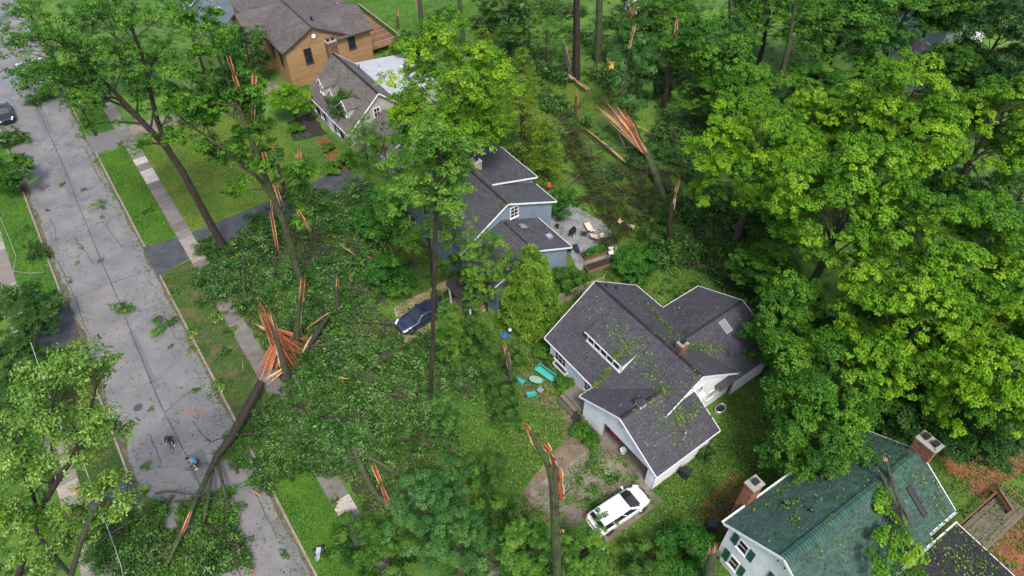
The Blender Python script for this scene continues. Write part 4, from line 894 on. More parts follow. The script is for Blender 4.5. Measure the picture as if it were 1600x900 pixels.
def proto(key, seed, r, zc, rz, nclump, cr, nsub, nleaf, sub_r, leaf, mat, bark='bark', low=-.45, tr=.32, flat=.7, up=.75, lump=.25, asp=.55, tshift=0):
    rng = np.random.default_rng(seed); random.seed(seed)
    C = crown_centres(rng, nclump, r - cr * .6, rz - cr * .5, zc, low, lump)
    Rc = cr * rng.uniform(.65, 1.3, len(C))
    P, N, T = tufts(rng, C, Rc, nsub, nleaf, sub_r, up, flat)
    L = leaf * rng.uniform(.7, 1.35, len(P)); crown = leafmesh('crown', P, N, L, L * asp * rng.uniform(.8, 1.2, len(P)), T + tshift, M[mat], rng=rng)
    b = MB(); top = V(uni(-.3, .3), uni(-.3, .3), zc + rz * .35)
    tp = [V(0, 0, -.1), V(uni(-.1, .1), uni(-.1, .1), zc * .3), V(uni(-.2, .2), uni(-.2, .2), zc * .65), top]
    b.tube([V(0, 0, -.1), V(0, 0, .25)] + tp[1:], [tr * 1.7, tr * 1.15, tr, tr * .75, tr * .2], 9, wob=.06)
    for c in C[rng.permutation(len(C))[:min(len(C), 24)]]:
        z0 = min(max(zc - rz * .75, c[2] - math.hypot(c[0], c[1]) * .8), zc + rz * .25); z0 = max(z0 + uni(-.12, .12) * zc, zc * .35); t = min(.97, z0 / top.z)
        limb(b, V(top.x * t, top.y * t, z0), c, tr * .30 * (1.1 - t * .6), .02)
    KIND[key] = (mesh_of(b, 'trunk', M[bark]), crown, r, zc)
def conifer(key, seed, r, h, mat, nb, per, leaf, droop=.25, dens=1.0, asp=.22, z0=.06, pw=.85):
    rng = np.random.default_rng(seed); random.seed(seed); b = MB(); b.tube([V(0, 0, -.1), V(0, 0, h * .5), V(.05, 0, h)], [h * .02, h * .012, .02], 7)
    PP = []; DD = []; TT = []
    for i in range(nb):
        t = rng.uniform(0, 1) ** .8; z = h * (z0 + (1 - z0) * t); L = r * (1 - t) ** pw * rng.uniform(.75, 1.1) + .25; a = i * 2.399 + rng.uniform(-.3, .3)
        dr = np.array([math.cos(a), math.sin(a), .18 - droop * rng.uniform(.6, 1.2)]); base = np.array([0, 0, z])
        b.tube([Vector(base), Vector(base + dr * L * .5 + [0, 0, .06 * L]), Vector(base + dr * L)], [.035, .022, .008], 4, cap=False)
        m = max(8, int(per * L / r * dens)); s = rng.uniform(.12, 1, m) ** .7; side = np.array([-math.sin(a), math.cos(a), 0])
        wd = rng.normal(0, .17, m) * L * (1.1 - s * .55)
        p = base + dr * (s * L)[:, None] + side * wd[:, None] + np.array([0, 0, 1.]) * (rng.normal(0, .10, m) - np.abs(wd) * .3)[:, None]
        d = dr + side * np.sign(wd)[:, None] * .8 + np.array([0, 0, -.25])
        PP.append(p); DD.append(d); TT.append(np.full(m, rng.beta(2, 2)) + rng.normal(0, .14, m))
    P = np.concatenate(PP); D = np.concatenate(DD); T = np.concatenate(TT); N = rng.normal(size=P.shape) * .45; N[:, 2] += 1
    L = leaf * rng.uniform(.7, 1.3, len(P)); crown = leafmesh('crown', P, N, L, L * asp, T, M[mat], rng=rng, D=D)
    KIND[key] = (mesh_of(b, 'trunk', M['bark']), crown, r, h)
def heap(key, seed, r, h, nbr, leaf, mat, bark='greybark', asp=.6, per=190, bare=.3):
    """a torn-off crown lying on the ground: limbs thrown about at all angles, torn leafy sprays along them, gaps between"""
    rng = np.random.default_rng(seed); random.seed(seed); b = MB(); C = []; a0 = rng.uniform(0, 6.28)
    root = V(-math.cos(a0) * r, -math.sin(a0) * r, .2); far = V(math.cos(a0) * r * .6, math.sin(a0) * r * .6, h * .35)
    main = limb(b, root, far, .18, .06, .05, 7, 8); starts = list(main[1:])
    for k in range(5):
        q = limb(b, main[1 + k], main[1 + k] + V(math.cos(a0 + uni(-1.4, 1.4)) * r * .7, math.sin(a0 + uni(-1.4, 1.4)) * r * .7, uni(-.1, .5) * h), .085, .03, .1, 6, 6); starts += q[2:]
    for i in range(nbr):
        p = random.choice(starts); an = a0 + rng.normal(0, 1.1); L = uni(.25, .7) * r; z1 = uni(-.15, .85) * h * (1 if random.random() < .8 else 1.5)
        e = V(p.x + math.cos(an) * L, p.y + math.sin(an) * L, max(.1, z1)); k = math.hypot(e.x, e.y) / (r * 1.15)
        if k > 1: e.x /= k; e.y /= k
        q = limb(b, p, e, .048, .012, .12, 4, 5)
        if random.random() > bare:
            for w in q[2:]: C.append((w, an)); C.append((w + V(uni(-.35, .35), uni(-.35, .35), uni(-.25, .1)), an))
    PP = []; NN = []; TT = []; DD = []
    for (w, an) in C:
        m = int(per / 10 * uni(.4, 1.5)); ax = np.array([math.cos(an), math.sin(an), uni(-.4, .3)]); tilt = rng.normal(0, .5, 3) + [0, 0, .8]; tv = rng.beta(1.7, 1.9)
        q = rng.normal(size=(m, 3)) * [.27, .27, .11] + ax * rng.uniform(-.25, .35, m)[:, None]; q[:, 2] -= (q[:, :2] ** 2).sum(1) * .8
        PP.append(np.array(w) + q); NN.append(tilt + rng.normal(0, .42, (m, 3))); TT.append(tv + rng.normal(0, .12, m)); DD.append(np.tile(ax, (m, 1)))
    P = np.concatenate(PP); P[:, 2] = np.maximum(P[:, 2], rng.uniform(.03, .12, len(P))); L = leaf * rng.uniform(.6, 1.4, len(P))
    crown = leafmesh('foliage', P, np.concatenate(NN), L, L * asp, np.concatenate(TT), M[mat], rng=rng, D=np.concatenate(DD))
    KIND[key] = (mesh_of(b, 'limbs', M[bark]), crown, r, h)
LIMBS = []
def bare_limb(seed, L):
    random.seed(seed); b = MB(); m = limb(b, V(-L / 2, 0, .12), V(L / 2, uni(-.5, .5), uni(.2, .7)), .11, .025, .05, 7, 8)
    for i in range(9):
        p = m[random.randrange(2, 8)]; q = limb(b, p, p + V(uni(.3, 1), uni(-1, 1), uni(-.05, .6)) * L * uni(.12, .3), .035, .008, .1, 4, 5)
        for k in range(2): limb(b, q[2 + k], q[2 + k] + V(uni(-.3, 1), uni(-1, 1), uni(0, .5)) * L * .09, .012, .004, .1, 3, 3)
    return mesh_of(b, 'limb', M['greybark' if seed % 2 else 'bark'])
def sprig(key, seed, r, n, leaf, mat):
    rng = np.random.default_rng(seed); random.seed(seed); b = MB(); Cs = []
    st = limb(b, V(-r, 0, .04), V(r * .8, uni(-.2, .2) * r, .1), .022, .006, .06, 5, 5)
    for i in range(7):
        p = st[1 + i % 4]; q = p + V(uni(.1, .6), uni(-.7, .7), uni(0, .25)) * r; limb(b, p, q, .01, .004, .05, 4, 4); Cs.append(q)
    C = np.array([tuple(c) for c in Cs]); P, N, T = tufts(rng, C, np.full(len(C), r * .28), 5, n // 35, .16, .7, .5)
    P[:, 2] = np.maximum(P[:, 2], .02); L = leaf * rng.uniform(.7, 1.3, len(P))
    KIND[key] = (mesh_of(b, 'stem', M['bark']), leafmesh('leaves', P, N, L, L * .55, T, M[mat], rng=rng), r, .3)
PARTN = {'tree': ('trunk', 'crown'), 'fallen_tree': ('limbs', 'foliage'), 'leafy_sprig': ('stem', 'leaves'), 'shrub': ('stems', 'foliage')}
def place(kind, name, x, y, r, label, cat, group=None, zs=None, rot=None, z=0, tilt=(0, 0)):
    tm, cm, r0, h0 = KIND[kind]; s = r / r0; hz = s if zs is None else zs / h0
    o = thing(name, label, cat, (x, y, z), uni(0, 6.28) if rot is None else rot, group); o.rotation_euler = (tilt[0], tilt[1], o.rotation_euler.z)
    o.scale = (s, s, hz); pn = PARTN['shrub' if cat in ('shrub', 'bush') else name if name in PARTN else 'tree']
    link(bpy.data.objects.new(pn[0], tm), o); link(bpy.data.objects.new(pn[1], cm), o)
    return o

proto('oak1', 11, 7, 12, 6.0, 120, 1.35, 15, 34, .38, .23, 'bright', 'greybark', tr=.42, lump=.6, low=-.75, flat=.6, up=1.0)
proto('oak2', 12, 7, 12, 6.0, 120, 1.35, 15, 34, .38, .23, 'bright', 'greybark', tr=.42, lump=.6, low=-.75, flat=.6, up=1.0)
proto('yel1', 21, 6.5, 14, 7, 120, 1.35, 14, 30, .42, .23, 'yellow', tr=.34, low=-.75, lump=.4)
proto('mid1', 31, 5, 8, 4.6, 62, 1.25, 14, 28, .42, .235, 'mid', tr=.26, low=-.7, lump=.4)
proto('mid2', 32, 5, 8, 4.6, 62, 1.25, 14, 28, .42, .235, 'mid', tr=.26, low=-.7, lump=.4)
proto('thin1', 35, 5, 9, 5.0, 46, .9, 9, 19, .38, .19, 'mid', tr=.20, low=-.8, lump=.6)
proto('thin2', 36, 5, 9, 5.5, 46, .9, 9, 19, .38, .19, 'mid', tr=.20, low=-.9, lump=.6)
proto('airy', 37, 4.6, 9, 6.0, 80, .95, 10, 22, .38, .19, 'airy', tr=.16, low=-.95, lump=.5)
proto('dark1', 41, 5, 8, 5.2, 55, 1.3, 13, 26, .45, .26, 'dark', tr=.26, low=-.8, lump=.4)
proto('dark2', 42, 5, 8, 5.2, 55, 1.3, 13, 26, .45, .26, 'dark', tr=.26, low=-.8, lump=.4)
proto('feather', 51, 3.5, 4, 3.6, 60, .75, 11, 26, .34, .19, 'feather', tr=.10, low=-.95, flat=.5, asp=.4, lump=.8)
proto('low1', 61, 3, 2.4, 2.2, 34, .9, 12, 24, .34, .19, 'under', tr=.08, low=-.9, lump=.5)
proto('emer', 62, 2.5, 1.7, 1.5, 34, .75, 12, 22, .30, .22, 'emerald', tr=.06, low=-.9, flat=.5, lump=.5, asp=.4)
proto('maple', 63, 3.3, 2.9, 1.7, 46, .85, 13, 24, .30, .20, 'yellow', tr=.12, low=-.4, flat=.45, lump=.5, asp=.45, tshift=-.05)
proto('round', 64, 1.2, .7, .8, 20, .45, 10, 18, .20, .15, 'mid', tr=.04, low=-.9)
conifer('spruce', 71, 3.3, 10, 'spruce', 250, 230, .36, .34, pw=.52)
conifer('cypress', 72, 3.2, 15, 'cypress', 190, 100, .30, .12, asp=.2, pw=.6)
heap('fall1', 81, 3.6, 2.2, 95, .27, 'fallen'); heap('fall2', 82, 3.6, 1.9, 95, .26, 'fallen'); heap('fall3', 83, 3.6, 2.5, 100, .26, 'fallen', bare=.4)
heap('olive1', 84, 3.6, 2.0, 95, .20, 'olive', 'bark', asp=.4, bare=.4); heap('roadfall', 85, 3.4, 1.9, 85, .25, 'fresh', 'mossbark', bare=.25)
LIMBS += [bare_limb(95, 5.5), bare_limb(96, 4.2), bare_limb(97, 6.5), bare_limb(98, 3.5)]
sprig('sprig1', 91, .75, 250, .15, 'fallen'); sprig('sprig2', 92, .6, 210, .13, 'mid'); sprig('sprig3', 93, .5, 175, .12, 'pale')

# ------------------------------------------------------------ standing trees: kind, x, y, crown radius, crown height, label
BR = 'bright yellow-green oak '
for k, (kd, x, y, r, h, lab) in enumerate([
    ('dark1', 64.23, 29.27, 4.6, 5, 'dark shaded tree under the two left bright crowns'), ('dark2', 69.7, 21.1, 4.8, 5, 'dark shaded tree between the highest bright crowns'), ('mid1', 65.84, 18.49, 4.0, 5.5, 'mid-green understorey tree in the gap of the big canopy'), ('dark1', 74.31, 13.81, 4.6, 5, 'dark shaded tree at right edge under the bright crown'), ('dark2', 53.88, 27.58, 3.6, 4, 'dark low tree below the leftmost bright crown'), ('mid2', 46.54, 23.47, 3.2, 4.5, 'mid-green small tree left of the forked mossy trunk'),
    ('oak1', 50.28, 29.26, 6.2, 12, BR + 'nearest the fallen splintered trunk, left edge of the big canopy'),
    ('oak2', 62.89, 24.16, 6.8, 13, BR + 'standing in front of the grey gabled garage'),
    ('oak1', 69.84, 18.44, 6.0, 13, BR + 'at the right edge of the picture, highest of the canopy there'),
    ('oak2', 48.49, 19.3, 6.2, 13, BR + 'with forked mossy trunk behind the white house'),
    ('oak1', 50.44, 10.29, 7.0, 13, BR + 'in the middle of the big canopy, above the green roof'),
    ('oak2', 42.12, 8.49, 5.6, 11, BR + 'lowest of the big canopy, over the top of the green roof house'),
    ('oak1', 45.53, 3.24, 5.6, 12, BR + 'at right edge, beyond the far brick chimney'),
    ('oak2', 59.53, 30.11, 4.2, 10, BR + 'small one squeezed between the two large left crowns'),
    ('yel1', 29.63, 49.93, 6.6, 15, 'tall yellow-green tree hiding the back of the grey dormer house'),
    ('mid1', 36.19, 10.16, 4.6, 8, 'dense green tree beside the right gable of the white house'),
    ('mid2', 41.07, 16.66, 3.6, 7, 'dense green tree behind the rear wing of the white house'),
    ('mid2', 39.5, 16.42, 2.7, 5, 'small green tree overlapping the near end of the rear wing roof'), ('mid1', 33.33, 8.37, 3.6, 6, 'dense green tree touching the gutter of the green roof'),
    ('dark1', 42.42, 6.74, 4.2, 5, 'dark green tree under the canopy behind the green roof ridge'),
    ('dark2', 44.6, 2.98, 4.2, 5, 'dark green tree beyond the far brick chimney'),
    ('dark1', 45.24, 11.82, 4.0, 5, 'dark shaded tree under the forked oak'),
    ('dark2', 48.66, 1.88, 4.0, 4.5, 'dark low tree at right edge above the red mulch'),
    ('airy', 21.52, 43.07, 4.3, 12, 'mid-green tree in front of the blue house roof, left of the chimney'),
    ('thin2', 24.1, 56.23, 3.6, 7, 'green tree against the near gable of the grey dormer house'),
    ('airy', 22.34, 37.05, 1.2, 3.6, 'small bushy tree between dark pickup and spruce'),
    ('airy', 24.22, 37.47, 2.6, 7, 'green tree with bare mid trunk standing over the dark pickup'),
    ('dark1', 55.82, 77.6, 4.6, 7, 'dark green tree at the top edge left of the tall bare trunks'),
    ('dark2', 41.4, 81.34, 2.8, 4, 'dark bushy tree beside the wooden deck of the ochre house'),
    ('mid1', 67.85, 51.04, 6.0, 9, 'broad green tree right of the tall snapped trunk at the top'),
    ('mid2', 65.32, 42.07, 5.0, 7, 'green tree below the leaning bare trunk at upper right'),
    ('thin2', 63.21, 47.77, 3.8, 5, 'low green tree just right of the orange slide'),
    ('mid2', 86, 44.34, 7.0, 9, 'wide mid-green tree at the top edge above the bright canopy'),
    ('mid1', 83.13, 53.48, 6.0, 9, 'green tree at the top edge behind the leaning bare trunk'),
    ('mid2', 100.37, 43.74, 6.0, 8, 'green tree at the top edge left of the pale house'),
    ('mid1', 95.18, 33.15, 4.0, 6, 'light green tree just right of the grey garage roof'),
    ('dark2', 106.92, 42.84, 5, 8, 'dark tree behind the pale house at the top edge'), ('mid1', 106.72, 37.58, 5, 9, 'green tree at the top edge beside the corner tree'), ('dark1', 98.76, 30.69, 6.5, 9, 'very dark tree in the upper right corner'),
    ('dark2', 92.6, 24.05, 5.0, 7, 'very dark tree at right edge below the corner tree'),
    ('mid2', 95.27, 29.25, 4.0, 5, 'dark tree in front of the pale house'),
    ('mid1', 78.02, 40.81, 4.4, 5, 'dark green tree under the leaning trunk, behind the bright canopy'),
    ('mid2', 85.37, 37.44, 4.2, 5, 'green tree left of the grey garage'),
    ('mid1', 71.42, 62.29, 4.6, 8, 'dark green tree right of the red shed at the top'),
    ('thin1', 58.62, 72.21, 4.0, 5, 'dark leafy tree left of the tallest bare trunk'),
    ('dark1', 22.11, 91.82, 3.6, 5, 'dark tree against the left wall of the ochre house'),
    ('thin1', 0.5, 102.76, 6.0, 10, 'green tree over the far road in the upper left corner'),
    ('thin2', 7.95, 98.44, 5.5, 10, 'green tree at the top edge right of the road'),
    ('thin1', 17.28, 99.22, 5.0, 8, 'green tree at the top edge left of the pale blue house'),
    ('thin2', 0.65, 91.77, 3.4, 7, 'green tree leaning over the far end of the road'),
    ('dark1', -13.81, 54.96, 3.4, 3, 'dark bushy tree on the left edge above the pale leaning tree'),
    ('dark2', -11.11, 59.93, 2.6, 2.5, 'dark bush covering the left pavement'),
    ('mid1', -9.02, 84.88, 3.0, 3, 'green tree at left edge beside the road bend'),
    ('dark2', -14.11, 48.71, 3.2, 3, 'dark tree below the pale leaning tree on the left edge'),
]):
    place(kd, 'tree', x, y, r, lab, 'tree', zs=h)
place('spruce', 'conifer_tree', 26.63, 33.72, 3.0, 'pyramid-shaped light green conifer by the near wall of the blue house', 'tree', zs=10)
place('cypress', 'conifer_tree', 41.34, 54.9, 3.4, 'slender feathery conifer with dark trunk behind the blue house chimney', 'tree', zs=15)
place('cypress', 'conifer_tree', 42.91, 65.08, 3.0, 'slender feathery conifer nearer the yellow-green tree', 'tree', zs=13)
place('cypress', 'conifer_tree', 40.84, 49.8, 2.8, 'short feathery conifer at the rear corner of the blue house', 'tree', zs=9)
for x, y, r, h, lab in [(58.78, 54.99, 3.4, 6.5, 'tall feathery blue-green tree beside the orange slide'), (67.38, 63.62, 3.2, 6, 'feathery blue-green tree behind the orange slide'), (7.83, 21.35, 2.7, 4.0, 'feathery blue-green tree left of the triple broken trunk'), (8.79, 17.78, 2.5, 3.6, 'feathery blue-green tree at the bottom edge near the broken trunk'),
                        (10.41, 22.55, 1.9, 3, 'small feathery tree below the split fallen limb'), (13.54, 27.86, 1.5, 3, 'thin feathery tree around the bare trunk in the yard')]:
    place('feather', 'feathery_tree', x, y, r, lab, 'tree', zs=h)
for kd, x, y, r, h, lab in [
    ('maple', 23.03, 80.16, 3.2, 2.9, 'spreading yellow-green maple in front of the ochre house'), ('emer', 39.3, 33, 2.7, 1.6, 'bright emerald shrub behind the ridge of the white house'),
    ('emer', 38.81, 44.37, 1.9, 2.0, 'bright green bush against the rear corner of the blue house'), ('emer', 21.42, 52.43, 3.2, 3.2, 'bright emerald tree left of the blue house'), ('emer', 18.2, 45.37, 2.8, 2.6, 'bright emerald bush below the blue house front'),
    ('round', 19.62, 69.81, 1.1, .7, 'round bush left of the brick path'), ('round', 23.37, 71.22, .9, .5, 'low bush at the end of the black flower bed'), ('round', 21.93, 66.7, 1.2, .7, 'round bush right of the brick path'), ('round', 24.13, 66.84, 1.4, .9, 'round bush under the near gable of the grey house'), ('round', 21.89, 77.55, 1.1, .5, 'low round plant in the black flower bed'),
    ('low1', 31.76, 35.09, 2.0, 1.6, 'dark shrub at the near corner of the blue house'), ('low1', 33.38, 34.52, 1.4, 1.1, 'dark shrub on the fence line behind the white house'), ('low1', 25.32, 41.94, 2.4, 2.2, 'green bush in front of the dark porch roof'), ('low1', 20.53, 33.71, 2.0, 1.6, 'green bush left of the small broken trunk'), ('low1', 20.79, 35.72, 1.4, 1.4, 'green bush right of the dark pickup'),
    ('low1', 22.27, 30.65, 1.3, 1.2, 'leafy bush at the foot of the small broken trunk'), ('low1', 19.86, 28.75, 1.7, 1.2, 'light bush left of the teal chairs'), ('low1', 18.63, 26.56, 1.5, 1.1, 'light bush below the teal chairs'), ('airy', 17.08, 32.84, 1.5, 5, 'airy green sapling hugging the slender bare trunk in the yard'), ('airy', 20.02, 37.08, 1.3, 2.6, 'airy green bush over the tail of the dark pickup'), ('airy', 25.38, 64.03, 2.4, 4.5, 'airy green small tree at the near corner of the grey dormer house'), ('airy', 12.5, 15.11, 2.2, 4.2, 'airy green sapling left of the triple broken trunk'), ('airy', 15.04, 12.79, 1.8, 3.4, 'airy green sapling right of the triple broken trunk'), ('low1', 12.2, 15.25, 2.6, 2.2, 'leafy bush at foot of the triple broken trunk'), ('low1', 15.12, 13.12, 2.4, 2.2, 'leafy bush hiding the light blue car'),
    ('emer', 22.08, 8.89, 2.4, 1.8, 'bright bush beside the broken stub at bottom edge'), ('low1', 19.02, 9.98, 2.0, 1.6, 'green bush at bottom edge right of the white minivan'), ('low1', 3.15, 23.22, 2.2, 1.8, 'leafy bush on the pavement near the tipped bin'), ('low1', 4.34, 20.64, 2.4, 1.8, 'leafy bush at bottom edge covering the pavement'), ('low1', 12.21, 18.42, 2.4, 1.8, 'green bush left of the triple broken trunk'), ('low1', 13.94, 22.61, 1.9, 1.2, 'low green bush on the lawn above the feathery trees'), 
    ('round', 25.12, 30.07, .8, .6, 'small yellowish shrub in the bed by the white house'), ('round', 25.42, 28.93, .55, .5, 'small shrub by the front wall left of the white planter'), ('round', 24.51, 26.59, .55, .5, 'small shrub between teal bench and white planter'), ('round', 24.53, 25.89, .85, .6, 'small shrub beside the wooden step'),
    ('round', 22.7, 21.44, .9, .6, 'small shrub at the garage corner'), ('round', 22.76, 20.11, .8, .5, 'small shrub nearest the garage door')]:
    place(kd, 'shrub', x, y, r, lab, 'shrub', zs=h)

# ------------------------------------------------------------ branchy, half-stripped trees with their own shapes
def branchy(name, label, trunks, mat, bark, seed, nl=9, reach=4.0, lf=.24, per=60, cat='tree', up=.35, start=.35, tuft=.6, extra=()):
    """trunks: lists of (x, y, z, radius); limbs leave the upper part, twigs leave the limbs, leaf tufts sit on the twigs"""
    rng = np.random.default_rng(seed); random.seed(seed)
    bx, by, bz = trunks[0][0][:3]; O = V(bx, by, 0); t = thing(name, label, cat, O); b = MB(); Cs = []
    for tr in trunks:
        pts = [V(*p[:3]) - O for p in tr]; rad = [p[3] for p in tr]; b.tube(pts, rad, 9, wob=.05); k = len(pts)
        for i in range(nl):
            f = start + (1 - start) * (i + uni(.2, .8)) / nl; q = f * (k - 1); j = min(int(q), k - 2); p = pts[j].lerp(pts[j + 1], q - j)
            ax = (pts[j + 1] - pts[j]).normalized(); d = V(uni(-1, 1), uni(-1, 1), uni(-.2, .7)); d = (d - ax * d.dot(ax) * .6).normalized() + ax * .4 + V(0, 0, up * .4)
            L = reach * uni(.55, 1.1) * (1.15 - .4 * f); l = limb(b, p, p + d.normalized() * L, max(.03, rad[j] * .38), .02, .08, 6, 6)
            for m in range(5):
                p2 = l[random.randrange(2, 6)]; e = (d.normalized() * .6 + V(uni(-1, 1), uni(-1, 1), uni(-.3, .7))).normalized() * uni(.7, 1.7) * reach / 4
                w2 = limb(b, p2, p2 + e, .022, .008, .08, 4, 4); Cs += [w2[-1], w2[2]]
            Cs.append(l[-1])
    for c in extra: Cs.append(V(*c) - O)
    C = np.array([tuple(c) for c in Cs]); P, N, T = tufts(rng, C, np.full(len(C), tuft) * rng.uniform(.7, 1.3, len(C)), 5, per // 5, .26, .7, .6)
    L = lf * rng.uniform(.7, 1.35, len(P)); me = leafmesh('crown', P, N, L, L * .5, T, M[mat], rng=rng)
    b.build('trunk', M[bark], t); link(bpy.data.objects.new('crown', me), t)
    return t
def X(p, r): return (*p, r)
branchy('tree', 'tall dark twin-trunk tree leaning from the left front lawn towards the road', [
    [X((6.47, 60.91, -0), .42), X((6.04, 61.22, 5.49), .36), X((5.71, 61.46, 10.41), .33), X((5.24, 61.8, 13.32), .30), X((4.34, 62.45, 15.92), .24), X((3.37, 63.16, 18.8), .18), X((2.22, 64, 21.78), .12), X((1.05, 64.85, 23.74), .06)],
    [X((5.37, 61.72, 12.1), .26), X((5.46, 61.64, 15.92), .23), X((5.89, 61.33, 19.11), .18), X((6.38, 60.97, 22.35), .12), X((6.46, 60.91, 24.82), .06)],
    [X((4.34, 62.45, 15.92), .16), X((3.4, 63.15, 17.54), .12), X((1.24, 64.7, 19.11), .08), X((-0.64, 66.07, 20.02), .04)]], 'mid', 'bark', 101, nl=15, reach=4.8, per=70, start=.42, lf=.18, tuft=.72)
branchy('tree', 'half-stripped tree with long orange torn strips on the left front lawn', [
    [X((10.48, 49.07, 2.74), .34), X((10.63, 48.95, 9.7), .31), X((10.47, 49.07, 12.97), .28), X((10.28, 49.22, 16.18), .25), X((10.22, 49.25, 19.69), .20), X((10.03, 49.39, 23.31), .14), X((9.89, 49.5, 26.11), .10), X((9.89, 49.48, 28.25), .05)],
    [X((10.53, 49.02, 12.41), .22), X((9.89, 49.49, 15.01), .18), X((8.52, 50.49, 17.7), .14), X((7.05, 51.55, 19.69), .09), X((5.92, 52.37, 21.41), .04)],
    [X((10.23, 49.25, 19.39), .20), X((9.89, 49.49, 20.56), .16), X((9.22, 49.99, 21.57), .12), X((8.05, 50.83, 21.96), .06)]], 'mid', 'mossbark', 102, nl=14, reach=3.4, per=75, start=.12, tuft=.62)
branchy('tree', 'pale-leaved tree leaning over the road at the lower left', [
    [X((-17.71, 36.26, 0), .22), X((-12.37, 32.38, 10.21), .19), X((-9.12, 30.02, 15.35), .15), X((-7.5, 28.85, 17.76), .15), X((-6.35, 28.01, 19.35), .09), X((-5.66, 27.51, 20.25), .04)],
    [X((-10.74, 31.2, 12.71), .15), X((-8.69, 29.71, 17.76), .11), X((-7.3, 28.7, 21.41), .08), X((-6.21, 27.91, 23.56), .04)],
    [X((-8.56, 29.62, 16.06), .13), X((-6.32, 27.99, 20.25), .09), X((-5.07, 27.08, 22.78), .06), X((-4.47, 26.64, 24.32), .03)],
    [X((-12.37, 32.38, 10.21), .12), X((-11.01, 31.39, 14.99), .08), X((-9.99, 30.65, 18.41), .04)]], 'pale', 'bark', 103, nl=9, reach=2.0, per=32, start=.2, lf=.18, tuft=.52)
branchy('tree', 'broken leafy tree in the lower left corner with torn pale wood', [
    [X((-15.42, 32.41, -0.01), .20), X((-10.91, 29.14, 9.68), .17), X((-8.34, 27.27, 14.71), .13), X((-7.45, 26.62, 16.05), .10)],
    [X((-13.21, 30.8, 4.68), .12), X((-12.63, 30.38, 9.68), .12), X((-11.74, 29.74, 14.71), .06)]], 'pale', 'greybark', 104, nl=10, reach=1.9, per=34, start=.15, lf=.19, tuft=.5)
branchy('tree', 'leaning half-bare tree rising behind the bright canopy at upper right', [
    [X((74.6, 43.94, 0), .40), X((74.34, 44.13, 5.6), .34), X((74.11, 44.29, 9.9), .26), X((73.66, 44.62, 13.9), .16), X((73.44, 44.79, 17.27), .06)],
    [X((74.16, 44.26, 8.64), .2), X((75.27, 43.45, 11.13), .14), X((76.83, 42.32, 13.51), .07)]], 'mid', 'greybark', 105, nl=6, reach=3.6, per=60, start=.5)
branchy('tree', 'slender tree with bare trunk in the middle of the littered yard', [
    [X((14.39, 31.93, 0), .17), X((15.14, 31.39, 8.91), .16), X((15.72, 30.96, 15.96), .15), X((16.15, 30.66, 21.24), .13), X((16.44, 30.45, 24.32), .10), X((16.75, 30.22, 26.21), .05)]], 'airy', 'bark', 106, nl=20, reach=2.4, per=100, start=.56, lf=.19, tuft=.65)

# ------------------------------------------------------------ torn-off crowns lying on the ground
MARKS = [(17.61, 40.17, 'the dark blue pickup'), (6.17, 45.17, 'the orange splintered stump'), (6.43, 61.19, 'the twin-trunk tree foot'), (17.84, 63.56, 'the dark asphalt driveway'), (6.27, 28.16, 'the split fallen limb'), (14.55, 31.98, 'the slender bare-trunk tree'), (-3.27, 37.2, 'the blue-shirted cyclist'), (19.16, 47.76, 'the emerald bush below the blue house'), (13.3, 48.1, 'the thin snapped trunk with pale tip'), (8.73, 47.22, 'the trunk with long orange face'), (3.01, 27.21, 'the pale pavement slab'), (0.79, 36.45, 'the sloping fallen trunk'),
         (39, 40.04, 'the grey patio'), (42.72, 46.51, 'the red kettle grill'), (57.69, 52.48, 'the pink splintered trunk'), (48.12, 36.02, 'the broken tree with twisted tip'), (40.35, 33.88, 'the emerald shrub'), (51.99, 51.66, 'the pale half-barked log'), (44.71, 23.15, 'the rear wing roof'), (49.78, 17.4, 'the forked mossy trunk'), (59.59, 66.34, 'the tallest bare trunk'), (65.42, 68.48, 'the vine-covered trunk'), (72.06, 62.02, 'the orange slide'), (64.13, 53.49, 'the trunk with brown wound'), (63.89, 59.77, 'the feathery tree by the slide'), (74.6, 43.94, 'the leaning half-bare tree'), (100.4, 42.13, 'the grey gabled garage'), (50.67, 81.83, 'the branchless grey trunk'), (41.34, 54.9, 'the tall feathery conifer'), (83.28, 78.37, 'the red shed'), (49.18, 91.83, 'the wooden deck trunk'), (76.87, 52.48, 'the distant trunk with orange wound')]
USED = set()
def where(x, y, head):
    ds = sorted((math.hypot(x - a, y - b), a, b, n) for a, b, n in MARKS); out = head
    for i, (d, a, b, n) in enumerate(ds[:6]):
        dx, dy = x - a, y - b; r = dx * math.cos(R(36)) - dy * math.sin(R(36)); f = dx * math.sin(R(36)) + dy * math.cos(R(36))
        if d < 1.6: w = 'against'
        else: w = ('right of' if r > 0 else 'left of') if abs(r) > abs(f) else ('above' if f > 0 else 'below')
        c = head + ' ' + w + ' ' + n
        if c not in USED: out = c; break
    else:
        d, a, b, n = ds[0]; out = head + ' between ' + n + ' and ' + ds[1][3]
        if out in USED: out = head + ' between ' + n + ' and ' + ds[2][3]
    USED.add(out); return out
FG = 'torn crowns heaped over the front yards'; FL = 'torn leafy tree top heaped among others over the front yards'
